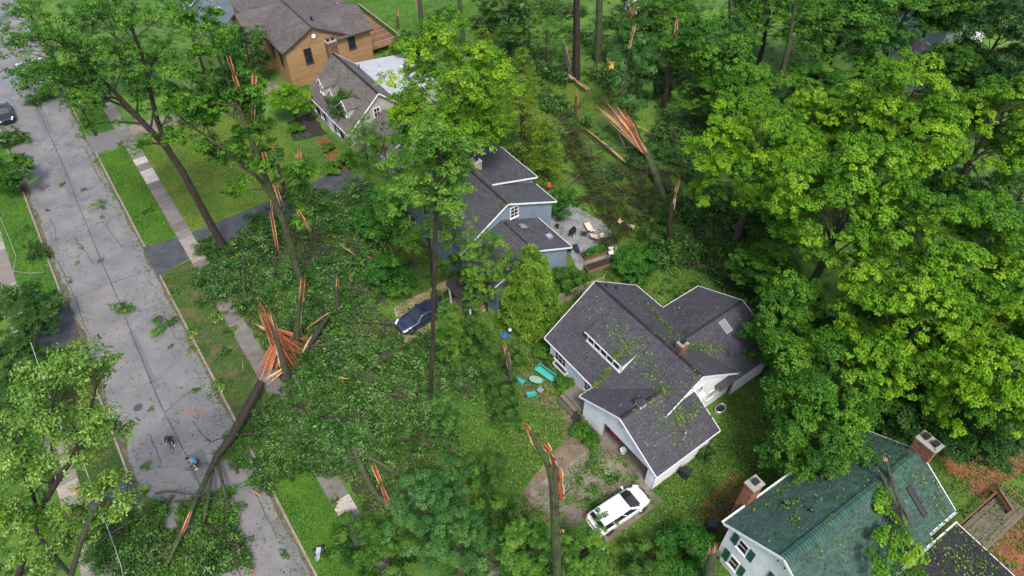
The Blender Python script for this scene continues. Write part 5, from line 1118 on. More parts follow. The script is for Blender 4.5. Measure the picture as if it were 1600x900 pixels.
fl = [(5.43, 61.3, 1.6), (5.8, 51.41, 1.6), (3.34, 38.48, 1.5), (3.06, 32.6, 1.8), (8.12, 28.92, 2.2), (14.94, 34.26, 2.4), (11.91, 62.33, 2.6), (22.58, 61.58, 2.6), (18.77, 36.02, 1.8), (9.98, 29.03, 2.0), (12.86, 27.68, 1.8), (17.81, 31.31, 1.8), (5.4, 58.34, 3.0), (9.47, 58.98, 3.0), (15.36, 59.82, 3.2), (19.3, 58.3, 2.8), (4.01, 55.39, 2.0), (9.33, 54.32, 3.2), (13.07, 51.61, 3.4), (17.58, 51.86, 3.0), (15.43, 46.01, 2.4), (12.31, 45.64, 3.4), (8.43, 44.48, 2.6), (11.29, 39.59, 3.4),
      (7.81, 37.72, 3.2), (12.61, 35.95, 3.4), (9.75, 33.03, 3.2), (4.93, 34.19, 3.2), (7.26, 31.75, 2.8), (3.01, 36.35, 2.6), (14.91, 36.5, 1.5), (11.97, 31.42, 2.6), (1.37, 33.83, 2.4), (18.27, 46.7, 1.4), (16.33, 33.24, 2.4), (8.77, 48.22, 2.6), (8.9, 41.32, 2.8), (7.39, 54.6, 2.2), (4.75, 31.37, 2.2)]
for i, (x, y, r) in enumerate(fl):
    place(('fall1', 'fall2', 'fall3')[i % 3], 'fallen_tree', x, y, r * 1.08, where(x, y, 'torn leafy tree top'), 'fallen tree', FG, zs=uni(.8, 1.5))
for i, (x, y, r, lab) in enumerate([
    (-1.41, 36.43, 1.8, 'torn leafy tree top spilling from the kerb beside the blue-shirted cyclist'), (1.16, 38.09, 1.5, 'leafy limb lying on the pavement below the orange splintered stump'), (-5.25, 33.21, 2.6, 'leafy tree top across the road among the mossy logs'), (-8.66, 34.74, 2.3, 'leafy tree top on the road against the left kerb'),
    (-5.3, 29.26, 2.4, 'leafy tree top on the road nearest the bare asphalt'), (-7.86, 30.82, 3.0, 'leafy tree top on the road at the bottom edge'), (-11.09, 34.96, 2.3, 'leafy tree top covering the left kerb and verge'), (-10.41, 31.52, 2.8, 'leafy tree top at the bottom edge left of the road'), (-13.11, 37.04, 1.9, 'torn leafy limb on the left driveway')]):
    place(('roadfall', 'fall2')[i % 3 == 1], 'fallen_tree', x, y, r, lab, 'fallen tree', zs=uni(.9, 1.4))
OG = 'torn crowns behind the blue house'; OL = 'olive torn tree top heaped in the yard behind the blue house'
for i, (x, y, r) in enumerate([(46.21, 49.76, 3.0), (46.75, 44.01, 3.2), (43.41, 43.56, 2.4), (46.77, 39.72, 3.0), (50.48, 45.87, 2.8), (46.71, 53.46, 2.6), (43.16, 38.96, 2.0), (53.6, 43.6, 2.6), (42.4, 40.44, 1.5), (40.23, 37.25, 1.4)]):
    place('olive1', 'fallen_tree', x, y, r, where(x, y, 'olive torn tree top'), 'fallen tree', OG, zs=uni(1.2, 2.2))
BG = 'torn crowns between white house and woods'; BL = 'dark torn tree top heaped behind the white house'
for i, (x, y, r) in enumerate([(51.17, 36.52, 3.2), (50.55, 31.64, 3.4), (46.08, 31.16, 3.2), (47.18, 26.83, 3.2), (43.89, 32.75, 2.4), (51.01, 27.57, 3.0), (47.01, 22.53, 2.8), (54.94, 36.61, 2.8), (55.29, 32.16, 2.8), (50.44, 23.32, 2.8), (43.28, 35.03, 1.8), (43.25, 20.15, 2.2)]):
    place(('fall1', 'fall3')[i % 2], 'fallen_tree', x, y, r, where(x, y, 'dark torn tree top'), 'fallen tree', BG, zs=uni(1.5, 2.8))
TG = 'torn crowns in the far yards'; TL = 'torn tree top lying among the snapped trunks in the far yards'
for i, (x, y, r) in enumerate([(52.78, 63.73, 3.0), (57.75, 68.56, 3.0), (57.39, 75.74, 3.4), (47.36, 58.18, 2.4), (69.04, 74.77, 3.2), (70.58, 84.64, 3.6), (75.16, 75.67, 3.2), (62.35, 64.11, 2.6), (63.49, 50.12, 3.2), (64.01, 46.08, 3.2), (59, 47.96, 2.8), (57.5, 43.15, 2.6), (69.41, 62.34, 2.6), (67.8, 45.14, 3.0), (58.65, 87.66, 2.8), (54.06, 93.78, 2.6), (71.85, 58.32, 3.2), (51.63, 56.89, 1.8), (52.67, 67.93, 2.6), (68.19, 67.9, 2.6), (67.12, 40.33, 3), (60.26, 29.92, 3), (90.21, 36.53, 3), (98.41, 36.83, 3)]):
    place(('fall1', 'fall2', 'fall3')[i % 3], 'fallen_tree', x, y, r, where(x, y, 'torn tree top'), 'fallen tree', TG, zs=uni(1.2, 2.2))
for i, (x, y, r, lab) in enumerate([(9.97, 98.95, 2.6, 'leafy limb lying on the verge under the twin-trunk tree'), (11.68, 87.76, 2.2, 'leafy limb lying by the pale front walk of the ochre house'), (-8.52, 97.01, 2.4, 'leafy limb lying in the far left gutter'), (-13.16, 66.25, 2.2, 'leafy limb over the left pavement'), (-9.81, 71.76, 1.2, 'small leafy limb on the left verge'), (15.92, 74.18, 2.2, 'leafy limb on the yellow lawn by the torn stump'), (17, 63.46, 2.2, 'leafy limb lying across the dark driveway'), (17.07, 95.92, 2.6, 'leafy limb lying by the parked car on the driveway'), (20.93, 40.63, 1.3, 'torn leafy limb on the gravel behind the dark pickup'), (17.41, 37.48, 1.2, 'torn leafy limb on the gravel below the dark pickup'), (29.66, 14.73, 1.5, 'leafy limb on the grass right of the garage'), (-2.68, 106.06, 2.4, 'leafy limb blocking the far road')]):
    place(('fall2', 'fall3')[i % 2], 'fallen_tree', x, y, r, lab, 'fallen tree', zs=uni(.9, 1.6))
random.seed(66)
for i, (x, y) in enumerate([(8.25, 38.21), (11.29, 47.34), (18.14, 52.58), (9.88, 54.99), (12.93, 37.44), (7.37, 33.95), (6.54, 55.13), (4.61, 36.91), (11.91, 33.39), (14.81, 61.46), (14.65, 41.85), (15.22, 55.67), (15.11, 46.7), (10.6, 28.95), (9.6, 41.68), (9.21, 60.31),
      (49.46, 59.54), (61.7, 64.8), (57.94, 71.83), (65.97, 75.75), (71.53, 71.71), (64.58, 56.14), (65.32, 49.7), (60.92, 42.27), (58.06, 46.01), (61.2, 79.22), (69.88, 83.8), (48.5, 50.76), (42.59, 47.25), (48.29, 41.5), (46.97, 34.15), (47.84, 28.58), (47.62, 24.17), (44.3, 28.83), (51.99, 48.75), (51.46, 42.63), (42.35, 39.22), (75.51, 68.82),
      (-5.55, 34.37), (-8.57, 32.11), (-9.67, 36.65), (-4.82, 30.58), (-11.97, 34.52), (-0.92, 37.25)]):
    o = link(bpy.data.objects.new('fallen_limb', LIMBS[i % 4])); o.location = (x, y, uni(.2, .9)); o.rotation_euler = (uni(-.25, .25), uni(-.25, .1), uni(0, 6.28)); tag(o, where(x, y, 'bare grey fallen limb' if i % 4 != 1 and i % 4 != 3 else 'dark bare fallen limb'), 'fallen limb', 'bare limbs among the wreckage')
for i, (x, y, r) in enumerate([(48.67, 54.59, 2.4), (53.06, 46.38, 2.0), (47.57, 47.2, 2.6), (49.78, 41.82, 2.4), (57.67, 45.5, 2.4), (56.41, 40.01, 2.6), (60.18, 40.4, 2.6), (64.38, 58.36, 2.2), (67.87, 56.88, 2.4), (52.19, 60.23, 1.8), (53.62, 73.81, 2.6), (73.13, 82.79, 2.6), (70.24, 53.07, 2.8), (62.07, 39.03, 2.6), (48.53, 38.44, 2.4), (44.68, 38.52, 2.0)]):
    place(('olive1', 'fall1', 'fall3')[i % 3], 'fallen_tree', x, y, r, where(x, y, 'low brush pile'), 'fallen tree', 'brush piles in the back yards', zs=uni(.9, 1.7))
# ------------------------------------------------------------ ground litter, undergrowth and grass (nobody could count them)
def inside(px, py, poly):
    poly = np.array(poly); c = np.zeros(len(px), bool); j = len(poly) - 1
    for i in range(len(poly)):
        xi, yi = poly[i]; xj, yj = poly[j]
        c ^= ((yi > py) != (yj > py)) & (px < (xj - xi) * (py - yi) / (yj - yi + 1e-12) + xi); j = i
    return c
HOUSES = [[(25.4, 17), (36, 17), (36, 16.6), (40.8, 16.6), (40.8, 26), (36, 26), (36, 29.4), (25.4, 29.4)], [(23.9, 14.2), (30.5, 14.2), (30.5, 22.8), (23.9, 22.8)], [(24, -9), (38.4, -7), (38.4, 7.9), (24, 7.9)], [(24.3, 36.4), (33.5, 36.4), (35.6, 41.5), (35.6, 53), (24.3, 53)], [(25.5, 62), (40, 62), (40, 81), (25.5, 81)], [(24, 87), (40, 87), (40, 108), (24, 108)]]
PAVED = [[(4.5, 13), (23.9, 13.1), (23.9, 20.4), (21.2, 21.8), (17, 20.6), (12, 18.4), (4.5, 17.6)], [(34.9, 36.4), (40.3, 36.2), (42.3, 40), (41.2, 45.4), (37.2, 45.6), (36.6, 41)], [(-9.2, -60), (-.2, -60), (-.2, 200), (-9.2, 200)], [(2.9, 19), (4.6, 19), (4.6, 100), (2.9, 100)], [(4.5, 88), (24, 88), (24, 92), (4.5, 91.6)], [(4.5, 62), (24, 62.3), (24, 67), (4.5, 66.2)], [(-.5, 61), (3, 62), (3, 66.2), (-.5, 66.6)], [(20.6, 75), (25.5, 75), (25.5, 80.3), (21, 80.3)]]
def scatter(rng, poly, dens, avoid=(), clump=0):
    p = np.array(poly); lo, hi = p.min(0), p.max(0); n = int(dens * (hi[0] - lo[0]) * (hi[1] - lo[1]))
    x = rng.uniform(lo[0], hi[0], n); y = rng.uniform(lo[1], hi[1], n); k = inside(x, y, poly)
    for a in avoid: k &= ~inside(x, y, a)
    if clump:
        f = np.sin(x * 1.3 + 2 * np.sin(y * .7)) * np.sin(y * 1.1 + 1.7 * np.sin(x * .9)) + .5 * np.sin(x * 3.1 + y * 2.3); k &= (f + rng.normal(0, .5, n)) > clump
    return x[k], y[k]
rng = np.random.default_rng(77)
def litter(name, zones, mat, l0, l1, zmax, tilt=.5, tlo=.1, thi=.95):
    X = []; Y = []; Z0 = []
    for (poly, dens, av, cl, z0) in zones:
        a, b = scatter(rng, poly, dens, av, cl); X.append(a); Y.append(b); Z0.append(np.full(len(a), z0))
    x = np.concatenate(X); y = np.concatenate(Y); n = len(x); z = np.concatenate(Z0) + .02 + np.abs(rng.normal(0, zmax, n))
    N = rng.normal(0, tilt, (n, 3)); N[:, 2] += 1
    L = rng.uniform(l0, l1, n)
    o = link(bpy.data.objects.new(name, leafmesh(name, np.stack([x, y, z], 1), N, L, L * .6, rng.uniform(tlo, thi, n), M[mat], rng=rng))); o['kind'] = 'stuff'
YARD = [(4.6, 20), (24, 21), (25.5, 30), (24.3, 37), (24.3, 53), (23, 62), (4.6, 62)]
litter('leaf_litter', [(YARD, 95, PAVED, -.3, .03), ([(10, 16), (23, 21), (24, 30), (14, 34), (8, 26)], 95, PAVED, -.2, .03), ([(24.2, 8), (36, 8), (40, 14), (36, 17), (30.6, 14.2), (24, 14.2)], 100, HOUSES, -.6, .02), ([(8, 8), (24, 6), (24, 12.8), (8, 13)], 80, (), -.6, .02), ([(36.5, 29), (48, 22), (56, 40), (40, 46), (36, 40), (33.5, 31)], 70, PAVED + HOUSES, -.4, .02),
                       ([(38.5, -6), (58, -4), (58, 10), (40, 10)], 60, (), -.4, .03), ([(24.3, 29.6), (36, 29.6), (34, 36.3), (24.5, 36)], 24, (), 0, .02), ([(4.6, 66.5), (20, 66.5), (22, 88), (4.6, 88)], 16, (), .2, .02), ([(36, 46), (60, 40), (80, 62), (60, 100), (42, 100), (41, 62)], 26, HOUSES, -.2, .02)], 'litter', .10, .24, .06)
litter('pavement_leaf_litter', [([(-8.9, 18), (-.5, 18), (-.5, 110), (-8.9, 110)], 12, (), .25, -.12), ([(-1.6, 18), (-.4, 18), (-.4, 110), (-1.3, 110)], 20, (), .0, -.12), ([(-8.95, 18), (-7.6, 18), (-8.0, 110), (-8.95, 110)], 10, (), 0, -.12), ([(2.9, 19), (4.6, 19), (4.6, 62), (2.9, 62)], 10, (), .1, .04),
                                (PAVED[0], 18, (), .35, .045), ([(12, 14), (23.4, 13.3), (23.6, 19.8), (14, 19)], 110, (), -.1, .045), (PAVED[1], 40, (), .3, .025), ([(38.8, -3.6), (46, -3.9), (46.2, -1.4), (38.8, -1.2)], 40, (), -.3, .36), ([(39, -8), (46, -6.5), (46, -3.8), (39, -3.6)], 30, (), .1, .03), ([(-.2, 18), (2.9, 18), (2.9, 62), (-.2, 61)], 22, (), .2, .015), ([(-12.3, 25), (-9.2, 25), (-9.2, 96), (-12.3, 96)], 6, (), .3, .015), ([(20.8, 21.5), (23.5, 23), (24, 29), (21, 29)], 22, (), -.1, .02)], 'litter', .08, .2, .03)
# low undergrowth between the trees
def undergrowth(zones):
    C = []
    for (poly, dens, av, cl) in zones:
        x, y = scatter(rng, poly, dens, av, cl); C.append(np.stack([x, y, rng.uniform(.0, .35, len(x))], 1))
    C = np.concatenate(C); P, N, T = tufts(rng, C, rng.uniform(.3, .8, len(C)), 5, 11, .26, .75, .8); P[:, 2] = np.maximum(P[:, 2], .02)
    L = rng.uniform(.11, .25, len(P)); o = link(bpy.data.objects.new('undergrowth', leafmesh('undergrowth', P, N, L, L * .55, T, M['under'], rng=rng))); o['kind'] = 'stuff'
LAWN2 = [(45, 60), (58, 56), (62, 66), (50, 76), (44, 72)]; LAWN3 = [(45, 84), (62, 80), (62, 104), (45, 108)]
undergrowth([([(36, 54), (56, 42), (62, 34), (92, 30), (112, 52), (92, 92), (60, 112), (41, 112), (40, 62)], .62, HOUSES + [LAWN2, LAWN3], -.25), ([(42, 10), (75, 0), (95, 34), (60, 42), (48, 30)], .7, (), -.6), ([(36.5, 28), (48, 22), (56, 40), (40, 46), (36, 42)], .5, PAVED, -.2), ([(5, 23), (20, 23), (22, 36), (16, 36), (15, 44), (22, 50), (22, 61), (5, 61)], .35, PAVED, -.1), ([(9, 8), (18, 10), (17, 20), (5, 24), (5, 14)], .45, PAVED[:1], -.2),
             ([(-26, 8), (-14.1, 8), (-14.1, 100), (-26, 100)], .8, (), -.6), ([(-12.3, 8), (-9.3, 8), (-9.3, 38), (-12.3, 38)], .5, (), -.1), ([(6, 93), (24, 93), (24, 125), (6, 125)], .4, (), -.2), ([(24, 8.2), (24, 12.5), (18, 12.5), (16, 6)], .4, (), -.1), ([(4.6, 11.5), (16.5, 12), (15.5, 18.2), (4.6, 18.5)], 1.0, (), -.5)])
# grass blades on the lawns in view
def grass(zones):
    X = []; Y = []; Tt = []; Z = []
    for (poly, dens, av, z0, t0) in zones:
        x, y = scatter(rng, poly, dens, av); X.append(x); Y.append(y); Tt.append(np.clip(t0 + .22 * np.sin(x * .9 + 2 * np.sin(y * .6)) + rng.normal(0, .2, len(x)), 0, 1)); Z.append(np.full(len(x), z0))
    x = np.concatenate(X); n = len(x); P = np.stack([x, np.concatenate(Y), np.concatenate(Z) + .045], 1); N = rng.normal(0, .8, (n, 3)); N[:, 2] += .45
    L = rng.uniform(.10, .2, n); o = link(bpy.data.objects.new('grass', leafmesh('grass', P, N, L, L * .3, np.concatenate(Tt), M['grassblade'], droop=-.5, rng=rng))); o['kind'] = 'stuff'
M['grassblade'] = leafmat('grass_blades', [(.03, .075, .010), (.05, .13, .010), (.085, .19, .012), (.15, .22, .022)], .25, .6, 0)
grass([([(-.19, 18), (2.98, 18), (2.98, 32), (-.19, 32)], 220, (), .0, .5), ([(-.19, 32), (2.98, 32), (2.98, 61.5), (-.19, 61)], 70, (), 0, .3), ([(-.19, 66.5), (2.98, 66.3), (2.98, 87), (-.19, 87)], 170, (), 0, .55), ([(-.19, 92), (2.98, 92), (2.98, 101), (-.19, 101)], 120, (), 0, .55), ([(-12.3, 25), (-9.2, 25), (-9.2, 36), (-12.3, 36)], 120, (), 0, .25), ([(-12.3, 40), (-9.2, 40), (-9.2, 57), (-12.3, 57)], 130, (), 0, .25), ([(-12.3, 62), (-9.2, 62), (-9.2, 94), (-12.3, 94)], 120, (), 0, .35),
       ([(4.6, 66.4), (19, 66.4), (21, 79), (18, 88), (4.6, 88)], 80, (), 0, .75), ([(8, 21), (22, 22), (24, 32), (14, 34), (8, 33)], 120, PAVED, 0, .5), ([(24.2, 8), (36, 8), (41, 14), (36, 17), (30.6, 14.2), (24, 14.2)], 120, HOUSES, 0, .35), ([(24.3, 29.6), (36, 29.6), (38, 36), (33, 36), (24.5, 36)], 80, (), 0, .4), (LAWN2, 60, (), 0, .75), ([(18.5, 67), (25.2, 67), (25.2, 75), (20.4, 78)], 90, (), 0, .5), (LAWN3, 40, (), 0, .55), ([(24, 108), (62, 104), (62, 122), (24, 124)], 25, (), 0, .5), ([(8, 9), (24, 7), (24, 13), (8, 13)], 90, (), 0, .4), ([(36, 56), (46, 56), (44, 84), (40, 84)], 50, (), 0, .6)])

# ------------------------------------------------------------ broken trunks and torn wood
SIDE = V(math.cos(R(36)), -math.sin(R(36)), 0)
def torn_strip(par, pts, wd, k=9, mat='wood', th=.09, name='torn_wood'):
    """long exposed face of torn timber: dark red heart between pale edges, all real splinters"""
    b = MB(); pts = [V(*p) for p in pts]; n = len(pts)
    for i in range(n - 1):
        a, c = pts[i], pts[i + 1]; L = (c - a).length; d = (c - a).normalized(); s = (SIDE - d * SIDE.dot(d)).normalized(); u = d.cross(s)
        for j in range(k):
            f = (j + .5) / k - .5; ed = abs(f) * 2; o = s * f * wd - u * .04 * (1 - ed)
            b.shard(a + o - d * uni(0, .12) * L, c + o * uni(.5, 1.0) + d * uni(-.2, .15) * L + s * uni(-.03, .03), wd / k * uni(1.3, 2.1), th, 0, min(1, max(0, (.92 if ed > .6 else .18) + uni(-.2, .25))), uni(-.04, .04))
    for j in range(3): f = random.choice((-.6, .6)); o = SIDE * f * wd; a = pts[0].lerp(pts[-1], uni(.05, .6)); b.shard(a + o, a + o * uni(1.0, 1.9) + (pts[-1] - pts[0]) * uni(.12, .35) + V(uni(-.1, .1), uni(-.1, .1), uni(-.3, .2)), wd * uni(.2, .4), .03, 1, .5, uni(-.12, .12))
    b.build(name, [M[mat], M['bark']], par)
def torn_fan(par, a, b_, n, spread, wd, th=.05, mat='wood', t0=.45, name='torn_wood'):
    m = MB(); a = V(*a); b_ = V(*b_); d = b_ - a; L = d.length; s = (SIDE - d.normalized() * SIDE.dot(d.normalized())).normalized(); u = d.normalized().cross(s)
    for j in range(n):
        f = (j + .5) / n - .5
        m.shard(a + s * f * wd + u * uni(-.4, .4) * wd * .3 - d * uni(0, .1), b_ * 1 + s * f * spread + u * uni(-.3, .3) * spread * .4 - d * uni(0, .5), wd / n * uni(1.6, 4.2), th, 0, min(1, max(0, (.8 if abs(f) > .42 else t0) + uni(-.3, .3))), uni(-.14, .14))
    for j in range(max(2, n // 5)): f = uni(-.6, .6); m.shard(a + s * f * wd * 1.2, a.lerp(b_, uni(.3, .8)) + s * f * spread * uni(1, 1.6) + u * uni(-.3, .3), wd / n * uni(2, 5), .03, 1, .5, uni(-.15, .15))
    m.build(name, [M[mat], M['bark']], par)
def broken(label, trunk, bark='greybark', name='snapped_tree', strips=(), fans=(), group=None, cat='broken tree', extra=(), part='trunk'):
    bx, by, bz = trunk[0][:3]; O = V(bx, by, bz); t = thing(name, label, cat, O, group=group); b = MB()
    pts = [V(*p[:3]) - O for p in trunk]; b.tube(pts, [p[3] for p in trunk], 10, wob=.07); b.build(part, M[bark], t, smooth=False)
    for tr in extra:
        b = MB(); b.tube([V(*p[:3]) - O for p in tr], [p[3] for p in tr], 8, wob=.06); b.build('limb', M['mossbark' if bark == 'bark' and len(extra) > 2 else bark], t)
    for s in strips: torn_strip(t, [V(*p) - O for p in s[0]], *s[1:])
    for f in fans: torn_fan(t, V(*f[0]) - O, V(*f[1]) - O, *f[2:])
    return t
# the great orange stump by the pavement
broken('split trunk with fans of bright orange splinters, upright beside the pavement', [X((4.99, 40.96, 0), .30), X((5.18, 40.82, 2.63), .27), X((5.4, 40.66, 5.95), .20), X((5.44, 40.63, 7.99), .14)], fans=[
    ((5.19, 40.81, 5.53), (5.34, 40.71, 10.67), 24, 1.1, .9, .07, 'wood', .25), ((5.27, 40.76, 7.99), (5.12, 40.87, 11.11), 9, .35, .35, .04, 'wood', .3), ((6.25, 45.08, 1.9), (7.83, 42.15, 0.9), 34, 2.3, .7, .06, 'wood', .4), ((6.22, 44.72, 1.9), (6.99, 42.21, 0.9), 16, 1.0, .5, .04, 'wood', .35), ((5.83, 43.47, 1.5), (5.72, 41.29, 0.4), 26, 1.8, .9, .045, 'wood', .25), ((5.41, 44.14, 1.6), (2.49, 41.57, 0.4), 26, 1.3, .65, .045, 'wood', .5), ((5.32, 41.82, 0.8), (2.58, 41.51, 0.4), 12, .7, .35, .04, 'palewood'), ((6.27, 44.43, 1.6), (9.18, 43.98, 0.9), 7, .5, .3, .03, 'palewood'), ((5.78, 45.11, 2.2), (5.11, 47.71, 2), 6, .6, .3, .03, 'palewood'), ((5.27, 43.01, 1), (3.85, 42.3, 0.4), 14, .9, .6, .04, 'wood', .25)], strips=[([(5.09, 40.89, 2.81), (5.36, 40.69, 6.37), (5.35, 40.7, 9.16)], .45, 10)])
broken('thick fallen trunk sloping from the orange stump down to the road', [X((2.92, 41.23, 1.2), .34), X((0.85, 39.06, 1.5), .35), X((-1.07, 37.2, 1.6), .32), X((-2.74, 36.12, 1.5), .27), X((-3.8, 35.17, 1.3), .2)], 'bark', 'fallen_tree', cat='fallen trunk', extra=[[X((-3.58, 35.75, 0.9), .20), X((-5.4, 33.51, 1.3), .19), X((-7.19, 31.37, 1.4), .17), X((-8.51, 30.23, 1), .12)], [X((-3.42, 35.63, 0.9), .14), X((-4.35, 33.32, 1.4), .13), X((-5.36, 31.6, 1.3), .10)], [X((-2.84, 36.19, 0.8), .14), X((-3.17, 33.44, 1.4), .13), X((-3.54, 31.52, 1.3), .08)]],
       strips=[([(-5.92, 32.64, 1.6), (-7.08, 31.16, 1.65)], .2, 5)])
broken('dark fallen limb with pale torn edge leaning on the heap right of the orange stump', [X((7.72, 42.78, 0.8), .26), X((8.93, 43.18, 1.4), .22), X((10.77, 44.09, 2), .14)], 'bark', 'fallen_limb', cat='fallen limb', strips=[([(7.39, 42.45, 1.1), (8.92, 43.24, 1.8)], .12, 3, 'palewood')], fans=[((10.95, 44.45, 2), (7.18, 43.96, 1.6), 3, .1, .1, .05, 'palewood')])
broken('snapped trunk with a long orange torn face above the orange stump', [X((7.12, 44.01, 0), .36), X((7.68, 43.6, 2.77), .32), X((8.22, 43.21, 4.95), .22), X((9.04, 42.61, 8.22), .10)], 'mossbark', strips=[([(7.73, 43.57, 2.5), (8.66, 42.89, 6.62), (9.4, 42.36, 9.75)], .42, 6)], extra=[[X((8.01, 43.84, 0), .18), X((7.92, 43.43, 3.04), .14)]])
broken('thin snapped trunk with pale tip in the heap left of the dark pickup', [X((12.21, 45.72, 0), .20), X((12.59, 45.45, 3.18), .17), X((12.77, 45.31, 5.33), .08)], 'greybark', fans=[((12.66, 45.4, 3.62), (13.03, 45.12, 5.83), 4, .15, .15, .05, 'palewood'), ((12.6, 46.17, 1.2), (12.09, 45.14, 0.8), 3, .1, .1, .05, 'palewood')])
broken('torn stub standing between two leafy heaps right of the thin snapped trunk', [X((14.29, 47.38, 0), .14), X((14.65, 47.12, 1.84), .10)], fans=[((14.62, 47.14, 1.66), (14.88, 46.96, 3.17), 5, .3, .15, .05, 'palewood')])
broken('short stump with crown of torn wood on the yellow lawn before the grey house', [X((17.78, 66.25, 0), .44), X((17.99, 66.09, 2.5), .40), X((18.03, 66.07, 4.01), .34)], fans=[((18.02, 66.07, 3.66), (18.11, 66.01, 5.74), 11, 1.1, .6, .07, 'palewood', .4), ((18, 66.1, 3.83), (18.74, 65.55, 5.4), 4, .3, .3)])
broken('dark snapped stem with ragged top left of the crowned stump', [X((15.63, 66.63, 0), .26), X((15.75, 66.54, 2.76), .22), X((15.67, 66.6, 5.81), .10)], 'bark', fans=[((15.72, 66.56, 4.35), (15.76, 66.53, 7.89), 6, .4, .3), ((15.54, 66.38, 2.5), (15.5, 65.32, 2), 5, .5, .3, .05, 'palewood')])
for i, (lab, pts, wd) in enumerate([('orange torn strip hanging highest in the half-stripped tree', [(10.46, 49.08, 25.87), (10.44, 49.09, 24.36), (10.43, 49.11, 22.34)], .32), ('upright orange torn strip in the half-stripped tree, facing the ochre house', [(11.64, 48.22, 24.46), (11.23, 48.52, 22.78), (10.79, 48.85, 20.78)], .34),
                                    ('long orange torn strip hanging from the trunk of the half-stripped tree', [(10.72, 48.9, 14.2), (9.92, 49.47, 11.18), (9.5, 49.77, 6.81)], .30), ('short torn flap beside the hanging strip on the half-stripped trunk', [(10.84, 48.81, 14.34), (10.83, 48.81, 12.12)], .36), ('pale torn wound in the crook of the half-stripped tree', [(10.74, 48.88, 17.57), (10.7, 48.91, 16.18)], .4), ('torn flap of pale wood at the foot of the half-stripped trunk', [(11.89, 48.03, 11.55), (12.38, 47.68, 9.17)], .3)]):
    O = V(*pts[0]); t = thing('torn_strip', lab, 'torn wood', O); torn_strip(t, [V(*p) - O for p in pts], wd, 6); b = MB(); b.tube([V(*p) - O + V(.10, .14, -.02) for p in pts], [wd * .3, wd * .34, wd * .18][:len(pts)] if len(pts) > 2 else [wd * .32, wd * .2], 7); b.build('bark', M['greybark'], t)
# triple broken trunk at the bottom centre
broken('mossy trunk with three torn orange hollows standing before the concrete driveway', [X((12.84, 12.14, 0), .31), X((12.38, 12.47, 9.18), .29), X((12.08, 12.7, 15.03), .27), X((11.96, 12.78, 16.84), .24), X((12, 12.75, 18.66), .12)], 'mossbark', extra=[[X((12.05, 12.72, 15.77), .21), X((11.8, 12.9, 18.2), .22), X((11.49, 13.12, 19.8), .14)], [X((11.62, 13.03, 19.05), .16), X((11.22, 13.32, 20.71), .12), X((11, 13.48, 21.59), .10), X((10.84, 13.59, 22.26), .06)], [X((12.45, 12.42, 15.41), .05), X((12.7, 12.24, 16.14), .03), X((13.1, 11.96, 16.49), .015)]],
       strips=[([(12.35, 12.5, 15.18), (12.21, 12.6, 17.19), (12.1, 12.68, 18.73)], .42, 7), ([(11.94, 12.79, 18.79), (11.69, 12.98, 20.11), (11.41, 13.18, 21.12)], .36, 6), ([(11.11, 13.39, 20.77), (10.9, 13.55, 21.81), (10.69, 13.7, 22.7)], .26, 5), ([(12.6, 12.32, 10.81), (12.51, 12.38, 11.33)], .3, 4)])
broken('small broken trunk with pale orange split beside the teal chairs', [X((20.79, 28.62, 0), .20), X((20.66, 28.71, 2.92), .18), X((20.41, 28.9, 5.55), .10)], 'greybark', strips=[([(20.66, 28.72, 2.64), (20.49, 28.84, 4.69), (20.2, 29.05, 6.64)], .34, 6)])
broken('torn stub with shredded top at the bottom edge left of the green roof house', [X((21.68, 6.26, 0), .42), X((20.99, 6.76, 5.14), .38), X((20.81, 6.89, 6.98), .28)], 'mossbark', fans=[((20.99, 6.76, 5.14), (20.57, 7.07, 9.09), 12, .7, .6, .08, 'palewood', .45)], strips=[([(21.14, 6.65, 3.85), (20.77, 6.92, 7.57)], .45, 6, 'palewood')])
broken('split fallen limb with bright orange cut face on the lower lawn', [X((6.56, 24.77, 0.2), .26), X((6.11, 26.67, 0.4), .24), X((6.29, 29.06, 0.7), .26), X((6.58, 31.06, 0.8), .24)], 'mossbark', 'fallen_limb', cat='fallen limb', extra=[[X((6.7, 30.83, 0.8), .22), X((7.51, 28.6, 0.9), .19), X((8.43, 26.68, 0.7), .15), X((8.81, 24.91, 0.3), .08)]], strips=[([(6.52, 25.02, 0.9), (6.86, 26.95, 1), (7.11, 28.75, 1.1)], .34, 7)])
# backyard
broken('great fallen trunk splintered open in a salmon pink fan, behind the blue house', [X((49.89, 38.83, 0.2), .42), X((52.09, 42.9, 0.9), .42), X((53.7, 46.71, 1.7), .38), X((54.6, 50.2, 2.4), .25)], 'mossbark', 'fallen_tree', cat='fallen trunk', fans=[((53.24, 46.52, 2), (55.11, 56.81, 3.3), 16, 2.6, .7, .10, 'palewood', .5), ((53.41, 46.9, 1.9), (56.12, 55.18, 3), 18, 2.2, .6, .09, 'wood', .6), ((54.26, 48.61, 2), (56.93, 55.66, 3.4), 4, .8, .3, .05, 'wood'), ((54.35, 49.89, 2.2), (53.91, 57.59, 2.6), 5, .9, .5, .08, 'palewood', .35)], strips=[([(52.89, 45.94, 2.1), (54.26, 49.88, 2.7), (55.06, 53.16, 3)], .8, 8)])
broken('dark fallen trunk lying under the splintered pink one', [X((51.64, 40, 0.3), .38), X((53.22, 43.52, 0.4), .36), X((54.52, 47.09, 0.4), .3)], 'bark', 'fallen_tree', cat='fallen trunk')
